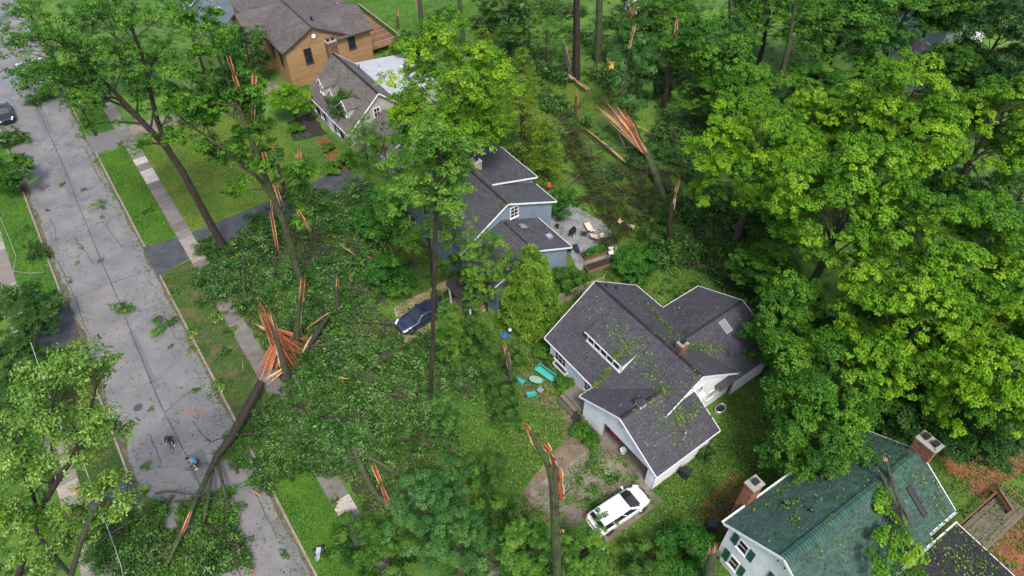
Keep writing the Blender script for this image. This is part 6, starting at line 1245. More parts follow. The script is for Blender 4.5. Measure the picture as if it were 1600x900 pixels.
broken('broken tree with pale twisted tip left of the bright canopy', [X((44.89, 32.99, 0), .30), X((44.26, 33.44, 3.79), .27), X((44.11, 33.56, 6.48), .18)], 'bark', strips=[([(44.31, 33.42, 5.82), (44.21, 33.48, 7.94), (44.27, 33.44, 9.65)], .28, 5, 'palewood'), ([(44.78, 33.07, 0.38), (44.51, 33.27, 2.02)], .2, 4)])
broken('long half-barked log lying pale side up behind the blue house', [X((51.15, 46.92, 0.5), .14), X((51.42, 51.09, 0.55), .15), X((51.78, 55.83, 0.5), .12)], 'bark', 'fallen_log', cat='log', strips=[([(51.08, 47.11, 0.7), (51.49, 51.19, 0.75), (51.7, 55.51, 0.7)], .28, 5, 'palewood')])
broken('thin dark pole-like limb lying behind the blue house patio', [X((46.5, 43.57, 0.4), .09), X((44.94, 48.29, 0.5), .09), X((43.04, 52.65, 0.5), .10)], 'bark', 'fallen_limb', cat='fallen limb')
broken('grey fallen limb on the heap behind the bright broken tip', [X((51.13, 38, 0.9), .16), X((51.28, 34.44, 0.9), .14), X((51.8, 30.27, 0.8), .08)], 'greybark', 'fallen_limb', cat='fallen limb')
broken('tallest bare trunk at the top, twin stems close together', [X((59.59, 66.34, 0), .52), X((59.32, 66.54, 6.12), .40), X((59.03, 66.75, 11.37), .34), X((58.89, 66.85, 15.04), .28)], 'bark', 'bare_tree', cat='tree', extra=[[X((59.52, 66.83, 0), .36), X((59.27, 67, 5.95), .26), X((58.92, 67.26, 13.7), .2)]])
broken('vine-covered thick trunk right of the tallest bare trunk', [X((65.42, 68.48, 0), .62), X((65.16, 68.66, 4.53), .52), X((64.96, 68.81, 9.13), .46), X((64.84, 68.89, 12.59), .4)], 'mossbark', 'bare_tree', cat='tree')
broken('leaning snapped trunk with pale split left of the tallest bare trunk', [X((59.23, 67.04, 0), .42), X((58.58, 67.5, 2.66), .34), X((58.03, 67.91, 5.21), .20)], 'greybark', strips=[([(59.07, 67.15, 1.59), (58.53, 67.54, 3.71), (58.01, 67.93, 5.76)], .3, 5, 'palewood')])
broken('plank-like torn splinter lying at the foot of the tallest bare trunk', [X((58.33, 62.95, 0.6), .16), X((58.62, 65.95, 0.7), .12), X((58.65, 68.57, 0.7), .05)], 'greybark', 'wood_splinter', cat='torn wood', strips=[([(58.18, 62.53, 0.85), (58.27, 65.54, 0.9), (58.27, 68.4, 0.9)], .5, 6, 'palewood')])
broken('upright split post of orange wood on the back lawn', [X((52.04, 57.51, 0), .24), X((51.91, 57.61, 2.38), .22), X((51.87, 57.63, 4.22), .1)], 'mossbark', strips=[([(52.23, 57.38, 0.19), (52.08, 57.47, 2.85), (51.95, 57.57, 5.12)], .32, 5)], extra=[[X((54.55, 59.82, 0.8), .16), X((57.76, 61.68, 1.2), .1)]])
broken('tall thin bare trunk left of the grey-green feathery tree', [X((57.09, 54.77, 0), .16), X((57.05, 54.8, 4.68), .13), X((57.34, 54.6, 10.26), .06)], 'greybark', strips=[([(57.22, 54.69, 10.26), (57.36, 54.57, 11.88), (57.47, 54.5, 13.21)], .32, 5, 'palewood')])
broken('dark snapped trunk with long brown wound right of the orange slide', [X((64.13, 53.49, 0), .34), X((64.01, 53.59, 5.62), .3), X((63.87, 53.67, 10.36), .2)], 'bark', strips=[([(64.15, 53.48, 6.51), (64, 53.59, 9.94), (63.84, 53.7, 12.87)], .4, 5)])
broken('distant dark trunk with small orange wound at the top right of centre', [X((76.87, 52.48, 0), .28), X((75.49, 53.47, 5.74), .24), X((74.23, 54.41, 11.83), .18)], 'bark', 'bare_tree', cat='tree', strips=[([(75.85, 53.22, 5), (75.26, 53.64, 7.72)], .3, 4)])
broken('grey branchless pole-straight trunk rising behind the tall yellow-green tree', [X((50.67, 81.83, 0), .36), X((50.56, 81.92, 4.46), .32), X((50.36, 82.06, 9.99), .28)], 'greybark', 'bare_tree', cat='tree')
broken('grey trunk right of the wooden deck at the top edge', [X((48.63, 90.91, 0), .40), X((48.75, 90.83, 3.56), .36), X((48.82, 90.77, 7.43), .3)], 'greybark', 'bare_tree', cat='tree', strips=[([(48.42, 91.07, 4.35), (48.47, 91.02, 6.96)], .4, 4, 'palewood')])
broken('pale broken stub in the bushes beside the wooden deck', [X((46.71, 94.97, 0), .2), X((46.83, 94.89, 2.07), .16)], fans=[((46.78, 94.92, 1.56), (47, 94.76, 3.79), 5, .4, .3, .06, 'palewood')])
broken('forked pale branch caught at the rear corner of the white house roof', [X((43.92, 18.86, 0.6), .10), X((43.75, 19.58, 1.6), .10), X((43.45, 20.57, 2.6), .07), X((43.3, 21.1, 3.2), .03)], 'greybark', 'broken_branch', cat='branch', strips=[([(43.45, 19.04, 1.4), (43.49, 20.89, 3)], .12, 3, 'palewood')])
broken('torn pale limb end lying across the left driveway', [X((-9.9, 35.93, 0.6), .16), X((-11.15, 37.92, 0.9), .18), X((-12.12, 39.35, 1.1), .16)], 'bark', 'fallen_limb', cat='fallen limb', strips=[([(-11.75, 38.57, 1.3), (-12.32, 39.56, 1.4), (-12.96, 40.42, 1.4)], .34, 6, 'palewood')])
for i, (lab, p, q, wd) in enumerate([('long orange splinter lying on the road above the cyclists', (-3.8, 43.5, -0.08), (-1.94, 41.74, -0.08), .12), ('orange splinter on the kerb beside the road heap', (-1.62, 32.77, 0.06), (-1.09, 31.72, 0.06), .12), ('upright-looking orange splinter on the road at the bottom edge', (-3.62, 27.2, -0.08), (-3.98, 26.04, -0.08), .10), ('thin orange splinter in the road by the tar patch', (-7.37, 43.19, -0.08), (-7.59, 42, -0.08), .07),
                                     ('curved pale splinter in the leafy heap below the dark driveway', (16.27, 52.77, 1.6), (16.93, 50.03, 1.6), .16), ('short pale splinter near the curved one', (18.06, 50.48, 0.8), (18.22, 49.65, 0.8), .16), ('pale splinter crossing the back lawn right of the pink fan', (57.71, 53.18, 0.4), (58.35, 49.46, 0.4), .18), ('small pale splinter right of the pink fan', (59.02, 50.59, 0.3), (61.56, 51.32, 0.3), .15), ('pale torn slab below the pink fan', (55, 52.78, 0.4), (53.19, 48.89, 0.4), .4),
                                     ('pale splinter lying on the back lawn by the cypress', (52.61, 61.86, 0.2), (52.65, 60.27, 0.2), .12), ('pale stick upright in the verge beside the pavement', (2.61, 45.85, 0.05), (2.11, 44.06, 0.05), .08), ('thin red splinter across the pavement', (2.82, 46.38, 0.1), (3.69, 44.83, 0.1), .08), ('pale splinter in the heap below the pickup', (8.55, 37.64, 1.4), (9.3, 36.92, 1.4), .14), ('pale chunk of wood in the far yard', (66.76, 51.96, 0.3), (66.64, 50.68, 0.3), .3), ('orange splinter by the mulch near the brick chimney', (25.37, 10.55, 0.05), (25.62, 9.99, 0.05), .1),
                                     ('pale torn splinter high in the left tree', (7.7, 112.89, 5), (11.99, 115.74, 5), .25), ('torn splinter in the pale leaning tree', (-12.26, 44.02, 4), (-12, 44.89, 4), .2), ('pale splinter left of the road heap', (-15.82, 37.09, 2.2), (-15.41, 37.73, 2.2), .3)]):
    O = V(*p); t = MB(); d = V(*q) - O
    for k in range(4): t.shard(d * uni(0, .1) + V(0, 0, .015 * k), d * uni(.85, 1) + SIDE * uni(-.05, .05), wd * uni(.4, .8), .05, 0, uni(.2, .9), uni(-.03, .03))
    o = t.build('wood_splinter', M['palewood' if 'pale' in lab else 'wood']); o.location = O; tag(o, lab, 'torn wood')
# fallen branch lying on the green roof
def roof_branch():
    O = V(35.2, 2.6, 7.6); t = thing('fallen_branch', 'torn leafy branch lying over the ridge of the green roof', 'branch', O); b = MB()
    A = [(34.31, 4, 8.3), (33.25, 2.74, 8.2), (32.69, 1.82, 7.9), (32.51, 0.46, 7.2)]; B = [(33.36, 3.81, 8.2), (32.62, 2.47, 8.1), (32.39, 1.77, 7.9)]
    b.tube([V(*p) - O for p in A], [.11, .12, .11, .06], 8, wob=.05); b.tube([V(*p) - O for p in B], [.08, .09, .09], 8, wob=.05); b.build('limb', M['mossbark'], t)
    torn_fan(t, V(*A[0]) - O - V(0, 0, .05), V(*(34.6, 4.43, 8.4)) - O, 5, .12, .18, .05, 'palewood'); torn_fan(t, V(*B[0]) - O - V(0, 0, .05), V(*(33.53, 4.26, 8.3)) - O, 5, .12, .15, .05, 'palewood')
    rg = np.random.default_rng(9); C = np.array([np.array(p) for p in [(31.75, 2.57, 7.8), (31.64, 1.94, 7.6), (31.71, 1.2, 7.4), (31.49, 0.46, 7.1), (30.59, 1.11, 7.6), (29.54, 1.24, 7.8), (30.52, 0.34, 7.2), (31.78, -0.27, 6.6), (28.24, 0.68, 7.8), (29.32, 0.1, 7.4), (30.18, -0.73, 6.8), (31.89, -1.06, 6.2), (28.11, -0.25, 7.4), (29.07, -0.95, 6.9), (32.22, 2.82, 8), (30.58, -1.42, 6.4), (30.47, 0.58, 7.3), (30.97, -0.5, 6.7)]]) - np.array(O)
    bb = MB()
    for c in C: limb(bb, V(*A[2]) - O, V(*c), .035, .01, .06, 4, 5)
    bb.build('twigs', M['bark'], t, kind='stuff')
    P, N, T = tufts(rg, C, np.full(len(C), .55), 7, 20, .3, .7, .6); L = rg.uniform(.16, .32, len(P)); link(bpy.data.objects.new('leaves', leafmesh('leaves', P, N, L, L * .55, T, M['bright'], rng=rg)), t)
roof_branch()
place('fall2', 'fallen_tree', 26.9, 72.4, 2.0, 'torn leafy tree top lying over the dormers of the grey house', 'fallen tree', zs=1.6, rot=.6, z=4.4, tilt=(0, R(-35)))
# leafy sprigs lying about on the road and verge
random.seed(44)
for i, (x, y, r, lab, gr) in enumerate([(-4.31, 58.14, 1.3, 'large dark leafy sprig on the road across the tar seam', None), (-1.89, 54.24, 1.4, 'large leafy sprig lying at the right kerb', None), (-2.85, 77.03, .9, 'leafy sprig on the road beside the square patch', None)] + [(x, y, r, 'small leafy sprig torn off and scattered on the road', 'small sprigs on the road') for (x, y, r) in [
    (-5.28, 83.46, .8), (-2.76, 74.48, .5), (-0.96, 49.51, .8), (-8.52, 37.61, .7), (-7.75, 39.81, .8), (-0.7, 77.19, .6), (-1.82, 44.8, .8), (-0.78, 92.45, .8), (-0.65, 86.39, .7), (-7.48, 79.28, .6), (-7.95, 65.86, .5), (-6.76, 68.48, .5), (-1.58, 26.31, .8), (-5.8, 45.21, .5), (-5.98, 70.58, .5), (-2.08, 51.26, .6)]] +
    [(x, y, r, 'leafy sprig lying on the grass verge', 'sprigs on the verges') for (x, y, r) in [(1.74, 72.43, .8), (2.42, 51.81, .8), (1.17, 47.4, .9), (2.63, 58.06, .9), (-0.24, 51.26, .7), (0.62, 57.85, .7), (2.85, 49.51, .7), (-0.44, 43.71, .9), (-9.85, 76.82, .7), (-10.36, 72.16, .6), (1.15, 78.64, .4), (3.04, 27.83, .6), (2.53, 25.68, .7)]] +
    [(x, y, r, 'leafy sprig scattered on the concrete driveway', 'sprigs on the concrete driveway') for (x, y, r) in [(21.9, 17.85, .9), (21.75, 16.91, .8), (20.18, 17.04, .6), (23.52, 17.74, .6), (19.51, 15.87, .8), (21.64, 18.74, .7), (23.39, 16.07, .5), (20.07, 18.48, .6)]]):
    o = place(('sprig1', 'sprig2', 'sprig3')[i % 3], 'leafy_sprig', x, y, r * (1.0 if i < 3 or 'road' not in lab else .62), lab, 'leafy branch', gr, z=-.115 if 'road' in lab or 'kerb' in lab else .03)
# ------------------------------------------------------------ vehicles
M['carwhite'] = plain('white_car_paint', (.80, .80, .80), .22, .03, 1, coat=1); M['carnavy'] = plain('dark_blue_car_paint', (.018, .026, .055), .22, .1, 1, coat=1); M['carblue'] = plain('light_blue_car_paint', (.25, .36, .50), .22, .05, 1, coat=1); M['carblack'] = plain('black_car_paint', (.015, .016, .02), .2, .1, 1, coat=1)
M['tyre'] = plain('tyre', (.02, .02, .02), .85, .2, 8); M['chrome'] = plain('chrome', (.6, .6, .62), .15, .05, 3, metal=1); M['lamp'] = plain('lamp_lens', (.65, .66, .68), .1, .1, 5, coat=1); M['redlamp'] = plain('red_lamp_lens', (.35, .01, .012), .15, .1, 5, coat=1); M['seat'] = plain('cloth_seat', (.05, .05, .055), .9, .2, 6)
def car(lab, x, y, rot, paint, L=5.1, Wd=1.98, H=1.72, hood=1.02, belt=1.08, cab=(-2.42, 1.15, -2.15, .25), cat='car', name='parked_car', rails=True, crushed=False, bed=None):
    t = thing(name, lab, cat, (x, y, .04), rot); h = L / 2; w = Wd / 2
    # lower body: lofted sections from tail to nose
    S = [(-h, w * .86, .42, belt - .15), (-h + .06, w * .93, .32, belt - .04), (-h + .35, w, .25, belt), (-h + 1.2, w, .22, belt), (0, w, .22, belt), (cab[1] - .25, w, .22, belt - .02), (cab[1] + .1, w, .22, hood + .02), (h - .9, w * .97, .23, hood - .06), (h - .45, w * .88, .25, hood - .16), (h - .2, w * .76, .28, hood - .28), (h - .05, w * .60, .36, hood - .42), (h, w * .45, .44, .60)]
    b = MB(); rings = []
    for (sx, sw, zb, zt) in S:
        pr = [(0, zb), (sw * .86, zb), (sw * .98, zb + .12), (sw, zb + (zt - zb) * .5), (sw * .985, zt - .16), (sw * .93, zt - .05), (sw * .80, zt), (sw * .4, zt + .025), (0, zt + .03)]
        rings.append([(sx, yy, zz) for yy, zz in pr] + [(sx, -yy, zz) for yy, zz in pr[-2:0:-1]])
    n = len(rings[0])
    vs = [p for r in rings for p in r]; fs = []
    for i in range(len(rings) - 1):
        for j in range(n): fs.append((i * n + j, i * n + (j + 1) % n, (i + 1) * n + (j + 1) % n, (i + 1) * n + j))
    fs.append(tuple(range(n))); fs.append(tuple((len(rings) - 1) * n + j for j in range(n))[::-1])
    b.add(vs, fs, 0, .5); body = b.build('body', paint, t, smooth=True)
    # wheel arches
    a = MB()
    for wx in (-h + .95, h - .95):
        for s in (-1, 1): a.tube([V(wx + .40 * math.cos(q), s * (w + .004), .34 + .40 * math.sin(q)) for q in [math.pi * k / 10 for k in range(11)]], .035, 5)
    a.build('wheel_arch', M['black'], t)
    # cabin
    x0, x1, r0, r1 = cab; wb, wr = w * .93, w * .74; zt = H - (0.22 if crushed else 0)
    c = MB(); cv = [(x0, -wb, belt), (x1, -wb, belt - .05), (x1, wb, belt - .05), (x0, wb, belt), (r0, -wr, zt - .05), (r1, -wr, zt - .04), (r1, wr, zt - .04), (r0, wr, zt - .05)]
    mr = (r0 + r1) / 2
    c.add(cv + [(r0 + .1, 0, zt + .01), (mr, -wr, zt), (mr, 0, zt + (-.12 if crushed else .04)), (mr, wr, zt), (r1 - .05, 0, zt + .01)], [(0, 1, 5, 9, 4), (1, 2, 6, 12, 5), (2, 3, 7, 11, 6), (3, 0, 4, 8, 7), (4, 9, 10, 8), (9, 5, 12, 10), (10, 12, 6, 11), (8, 10, 11, 7)], 0, .5)
    co = c.build('cabin', paint, t, smooth=False); bv = co.modifiers.new('round', 'BEVEL'); bv.width = .16; bv.segments = 4; bv.limit_method = 'ANGLE'; bv.angle_limit = R(18)
    def pane(name, q, m='glass', off=.012):
        P = [V(*p) for p in q]; nn = (P[1] - P[0]).cross(P[3] - P[0]).normalized(); g2 = MB(); g2.prism([p + nn * (off - .02) for p in P], nn * .024, 0, .5); g2.build(name, M[m], t)
    def lerp(a, b, f): return tuple(a[i] + (b[i] - a[i]) * f for i in range(3))
    def inset(A, B, C2, D2, u0, u1, v0, v1):
        f = lambda u, v: lerp(lerp(A, B, u), lerp(D2, C2, u), v); return [f(u0, v0), f(u1, v0), f(u1, v1), f(u0, v1)]
    pane('windscreen', inset(cv[1], cv[2], cv[6], cv[5], .06, .94, .08, .93)); pane('rear_window', inset(cv[3], cv[0], cv[4], cv[7], .08, .92, .30, .92))
    k = [(.05, .30), (.33, .63), (.66, .93)] if L > 4.7 else [(.08, .48), (.52, .92)]
    for u0, u1 in k:
        pane('side_window', inset(cv[0], cv[1], cv[5], cv[4], u0, u1, .14, .86)); pane('side_window', inset(cv[2], cv[3], cv[7], cv[6], 1 - u1, 1 - u0, .14, .86))
    wh = MB(); wh.lathe([(.20, -.1), (.32, -.11), (.335, -.06), (.335, .06), (.32, .11), (.20, .1)], (0, 0, 0), 20); rm = MB(); rm.lathe([(.21, -.08), (.21, .08), (.19, .1), (.06, .07), (.05, .09)], (0, 0, 0), 14)
    for i in range(5): rm.obox((.12 * math.cos(i * 1.2566), .12 * math.sin(i * 1.2566), .095), (math.cos(i * 1.2566), math.sin(i * 1.2566), 0), (-math.sin(i * 1.2566), math.cos(i * 1.2566), 0), (0, 0, 1), .16, .05, .03)
    wm = None
    for wx in (-h + .95, h - .95):
        for s in (-1, 1):
            if wm is None: o = wh.build('wheel', M['tyre'], t, True); wm = o.data; r2 = rm.build('rim', M['chrome'], o); rmm = r2.data
            else: o = link(bpy.data.objects.new('wheel', wm), t); link(bpy.data.objects.new('rim', rmm), o)
            o.location = (wx, s * (w - .07), .335); o.rotation_euler = (R(-90 * s), 0, 0)
    for s in (-1, 1):
        q = MB(); q.obox((h - .34, s * w * .74, hood - .27), (1, -s * .5, -.4), (s * .5, 1, 0), (.4, 0, 1), .42, .22, .10); q.build('headlight', M['lamp'], t)
        q = MB(); q.obox((-h + .05, s * w * .82, belt - .2), (1, 0, 0), (0, 1, 0), (0, 0, 1), .1, .18, .34); q.build('tail_light', M['redlamp'], t)
        q = MB(); q.obox((x1 - .35, s * (w + .1), belt + .06), (1, 0, 0), (0, 1, 0), (0, 0, 1), .12, .22, .15); q.build('mirror', paint, t)
        if rails: q = MB(); q.tube([V(r0 + .25, s * wr * .9, zt + .0), V(r0 + .35, s * wr * .9, zt + .06), V(r1 - .35, s * wr * .9, zt + .06), V(r1 - .25, s * wr * .9, zt + .0)], .022, 6); q.build('roof_rail', M['chrome'], t)
        q = MB()
        for dx in (-.55, .45): q.box(dx, s * (w - .02), belt - .22, dx + .2, s * (w + .012) if s > 0 else -(w - .02), belt - .18) if s > 0 else q.box(dx, -(w + .012), belt - .22, dx + .2, -(w - .02), belt - .18)
        q.build('door_handles', M['chrome'], t)
    q = MB(); q.obox((h - .02, 0, .62), (1, 0, 0), (0, 1, 0), (0, 0, 1), .08, .9, .16); q.build('grille', M['black'], t)
    q = MB(); q.obox((x1 - .02, 0, belt + .0), (1, 0, 0), (0, 1, 0), (0, 0, 1), .1, 1.3, .02); q.build('wipers', M['black'], t)
    q = MB(); ys = w + .004
    for dx in (x1 - .55, (x0 + x1) / 2 - .1):
        for sg in (-1, 1): q.box(dx, sg * ys - .006, .35, dx + .02, sg * ys + .006, belt - .08)
    q.box(x1 + .02, -w * .7, hood + .035, x1 + .045, w * .7, hood + .06); q.build('panel_gaps', M['black'], t)
    if crushed:
        q = MB(); q.obox((-.9, .1, zt + .05), (1, .3, .1), (-.3, 1, -.1), (0, 0, 1), 1.2, .8, .03); q.obox((-.2, -.5, zt + .02), (1, -.4, .2), (.4, 1, .1), (0, 0, 1), .7, .5, .03); q.build('dented_roof_panel', paint, t)
    return t
car('white minivan with leaves on its roof parked on the concrete driveway', 20.5, 14.35, R(-3), M['carwhite'], cat='minivan', name='minivan', rails=False, cab=(-2.40, 1.45, -2.05, .35))
car('dark blue pickup with dented roof half buried in torn branches', 18.4, 40.15, R(184), M['carnavy'], L=5.2, H=1.75, cab=(-1.6, 1.0, -1.3, .35), cat='pickup', name='pickup', crushed=True, rails=False)
car('light blue car under the leafy bush behind the white minivan', 15.5, 13.6, R(-4), M['carblue'], L=4.4, H=1.48, hood=.92, belt=.95, cab=(-1.8, .95, -1.2, .2), rails=False)
car('light blue car on the pale driveway beside the ochre house', 15.9, 89.9, R(2), M['carblue'], L=4.5, H=1.48, hood=.92, belt=.95, cab=(-1.8, .95, -1.2, .2), rails=False)
car('black car parked at the far left kerb under torn branches', -7.9, 103.2, R(-92), M['carblack'], L=4.6, H=1.5, hood=.92, belt=.96, cab=(-1.8, .95, -1.2, .2), rails=False)

# ------------------------------------------------------------ people and bicycles on the road
M['skin'] = plain('skin', (.46, .27, .19), .55, .1, 6); M['shirtblue'] = plain('blue_shirt', (.05, .27, .50), .8, .15, 8); M['navy'] = plain('navy_cloth', (.012, .016, .04), .85, .2, 8); M['blackcloth'] = plain('black_cloth', (.012, .012, .013), .85, .25, 8); M['hair'] = plain('dark_hair', (.02, .014, .01), .7, .3, 10); M['shoe'] = plain('white_shoe', (.6, .6, .6), .6, .1, 8); M['teal_none'] = M['skin']
def skinned(name, nodes, edges, mat, par, root=0, lv=1):
    me = bpy.data.meshes.new(name); me.from_pydata([n[0] for n in nodes], edges, []); me.materials.append(mat); o = link(bpy.data.objects.new(name, me), par)
    m = o.modifiers.new('skin', 'SKIN'); m.use_smooth_shade = True
    for i, n in enumerate(nodes):
        sv = me.skin_vertices[0].data[i]; r = n[1]; sv.radius = r if isinstance(r, tuple) else (r, r); sv.use_root = (i == root)
    s = o.modifiers.new('sub', 'SUBSURF'); s.levels = lv; s.render_levels = lv
    return o
def bicycle(lab, x, y, rot):
    t = thing('bicycle', lab, 'bicycle', (x, y, -.115), rot); 
    for wx in (-.52, .52):
        q = MB(); ring = [V(wx + .33 * math.cos(a), 0, .34 + .33 * math.sin(a)) for a in [2 * math.pi * i / 20 for i in range(21)]]; q.tube(ring, .02, 6, cap=False); o = q.build('wheel', M['tyre'], t)
        q = MB()
        for i in range(9): a = 2 * math.pi * i / 9; q.bar((wx, 0, .34), (wx + .32 * math.cos(a), 0, .34 + .32 * math.sin(a)), .005)
        q.tube([V(wx, -.04, .34), V(wx, .04, .34)], .03, 8); q.build('spokes', M['chrome'], o)
    q = MB()
    for a, b in (((-.52, 0, .34), (-.08, 0, .30)), ((-.52, 0, .34), (-.2, 0, .82)), ((-.08, 0, .30), (-.2, 0, .86)), ((-.08, 0, .30), (.36, 0, .78)), ((-.18, 0, .80), (.36, 0, .84)), ((.36, 0, .84), (.52, 0, .34))): q.tube([V(*a), V(*b)], .02, 6)
    q.build('frame', M['black'], t); q = MB(); q.tube([V(.36, 0, .84), V(.34, 0, 1.0)], .018, 6); q.tube([V(.42, -.28, 1.02), V(.34, -.1, 1.0), V(.34, .1, 1.0), V(.42, .28, 1.02)], .016, 6); q.build('handlebar', M['black'], t)
    q = MB(); q.obox((-.22, 0, .92), (1, 0, 0), (0, 1, 0), (0, 0, 1), .26, .14, .06); q.build('saddle', M['black'], t)
    q = MB(); q.tube([V(-.08, .06, .30), V(-.02, .12, .14)], .014, 5); q.tube([V(-.08, -.06, .30), V(-.14, -.12, .46)], .014, 5); q.obox((-.02, .16, .14), (1, 0, 0), (0, 1, 0), (0, 0, 1), .1, .09, .02); q.obox((-.14, -.16, .46), (1, 0, 0), (0, 1, 0), (0, 0, 1), .1, .09, .02); q.build('pedals', M['black'], t)
    return t
def rider(lab, x, y, rot, top, bottom, shorts, helmet, standing=0.0):
    """figure bent forward over the bars: hips on the saddle, hands on the grips, feet on the pedals"""
    t = thing('person', lab, 'person', (x, y, -.115), rot); z = .02
    hip = (-.24, 0, 1.0); ch = (.02, 0, 1.32); nk = (.14, 0, 1.46)
    N = [(hip, (.15, .12)), ((-.1, 0, 1.17), (.13, .11)), (ch, (.17, .12)), (nk, (.065, .065)), ((.22, 0, 1.56), (.085, .095)), ((.26, 0, 1.65), (.09, .10)),
         ((.06, .19, 1.38), .058), ((.16, .27, 1.17), .045), ((.38, .25, 1.06), .034), ((.44, .25, 1.03), .03), ((.06, -.19, 1.38), .058), ((.16, -.27, 1.17), .045), ((.38, -.25, 1.06), .034), ((.44, -.25, 1.03), .03),
         ((-.2, .10, .94), .095), ((.1, .11, .66), .068), ((-.06, .14, .26), .045), ((-.04, .14, .17), .04), ((.10, .15, .15), .035), ((-.2, -.10, .94), .095), ((.14, -.12, .86), .068), ((-.16, -.14, .56), .045), ((-.16, -.14, .48), .04), ((-.03, -.15, .47), .035)]
    E = [(0, 1), (1, 2), (2, 3), (3, 4), (4, 5), (2, 6), (6, 7), (7, 8), (8, 9), (2, 10), (10, 11), (11, 12), (12, 13), (0, 14), (14, 15), (15, 16), (16, 17), (17, 18), (0, 19), (19, 20), (20, 21), (21, 22), (22, 23)]
    for s in (1, -1):          # five fingers curled round each grip
        base = 9 if s == 1 else 13
        for k in range(5):
            i = len(N); p = N[base][0]; dy = (-.034 + .017 * k) * s; N += [((p[0] + .035, p[1] + dy, p[2] + .012), .010), ((p[0] + .052, p[1] + dy, p[2] - .018), .009)] if k < 4 else [((p[0] - .01, p[1] - .045 * s, p[2] - .01), .011), ((p[0] + .02, p[1] - .05 * s, p[2] - .03), .010)]
            E += [(base, i), (i, i + 1)]
    skinned('body', N, E, M['skin'], t, 0, 1)
    sh = [(((-.23, 0, 1.03)), (.185, .155)), ((-.1, 0, 1.18), (.17, .148)), ((.03, 0, 1.33), (.20, .155)), ((.10, 0, 1.43), (.12, .11)), ((.06, .2, 1.38), .075), ((.12, .25, 1.25), .068), ((.06, -.2, 1.38), .075), ((.12, -.25, 1.25), .068)]; se = [(0, 1), (1, 2), (2, 3), (2, 4), (4, 5), (2, 6), (6, 7)]
    if not shorts: sh += [((.17, .27, 1.16), .058), ((.36, .25, 1.07), .045), ((.17, -.27, 1.16), .058), ((.36, -.25, 1.07), .045)]; se += [(5, 8), (8, 9), (7, 10), (10, 11)]
    skinned('shirt', sh, se, top, t, 0, 1)
    pn = [((-.24, 0, .99), (.165, .135)), ((-.2, .10, .94), .112), ((-.02, .11, .78), .10), ((-.2, -.10, .94), .112), ((-.02, -.115, .90), .10)]; pe = [(0, 1), (1, 2), (0, 3), (3, 4)]
    if not shorts: pn += [((.1, .11, .66), .085), ((-.05, .135, .28), .065), ((.14, -.12, .86), .085), ((-.15, -.14, .58), .065)]; pe += [(2, 5), (5, 6), (4, 7), (7, 8)]
    skinned('trousers' if not shorts else 'shorts', pn, pe, bottom, t, 0, 1)
    q = MB()
    for p in ((.03, .145, .155), (-.09, -.145, .475)): q.obox(p, (1, 0, 0), (0, 1, 0), (0, 0, 1), .27, .095, .085)
    so_ = q.build('shoes', M['shoe'], t); bv = so_.modifiers.new('r', 'BEVEL'); bv.width = .03; bv.segments = 2
    q = MB(); q.lathe([(.11, -.02), (.125, .02), (.118, .08), (.085, .13), (.03, .152)], (.255, 0, 1.67), 14, sx=1.15, sy=.92); q.build('helmet' if helmet else 'hair', M['blackcloth'] if helmet else M['hair'], t, True)
    q = MB()                # face: eyes, nose, mouth, ears
    for s in (-1, 1): q.lathe([(.012, 0), (.008, .01)], (.345, s * .035, 1.635), 6)
    q.build('eyes', M['black'], t); q = MB(); q.add([(.345, -.014, 1.60), (.345, .014, 1.60), (.375, 0, 1.598), (.348, 0, 1.64)], [(0, 1, 2), (0, 2, 3), (1, 3, 2)]); 
    for s in (-1, 1): q.obox((.25, s * .098, 1.625), (1, 0, 0), (0, 1, 0), (0, 0, 1), .04, .02, .06)
    q.build('nose_and_ears', M['skin'], t); q = MB(); q.obox((.342, 0, 1.575), (1, 0, 0), (0, 1, 0), (0, 0, 1), .012, .045, .01); q.build('mouth', M['redlamp'], t)
    return t
P1 = (-5.34, 40.46); P2 = (-4.39, 37.23)
bicycle('bicycle under the rider in black on the road', P1[0], P1[1], R(-110)); rider('person dressed in black bent over a bicycle on the tar seam', P1[0], P1[1], R(-110), M['blackcloth'], M['blackcloth'], False, False)
bicycle('bicycle under the rider in the blue shirt beside the leafy heap', P2[0], P2[1], R(160)); rider('person in bright blue shirt, navy shorts and dark helmet on a bicycle', P2[0], P2[1], R(160), M['shirtblue'], M['navy'], True, True)

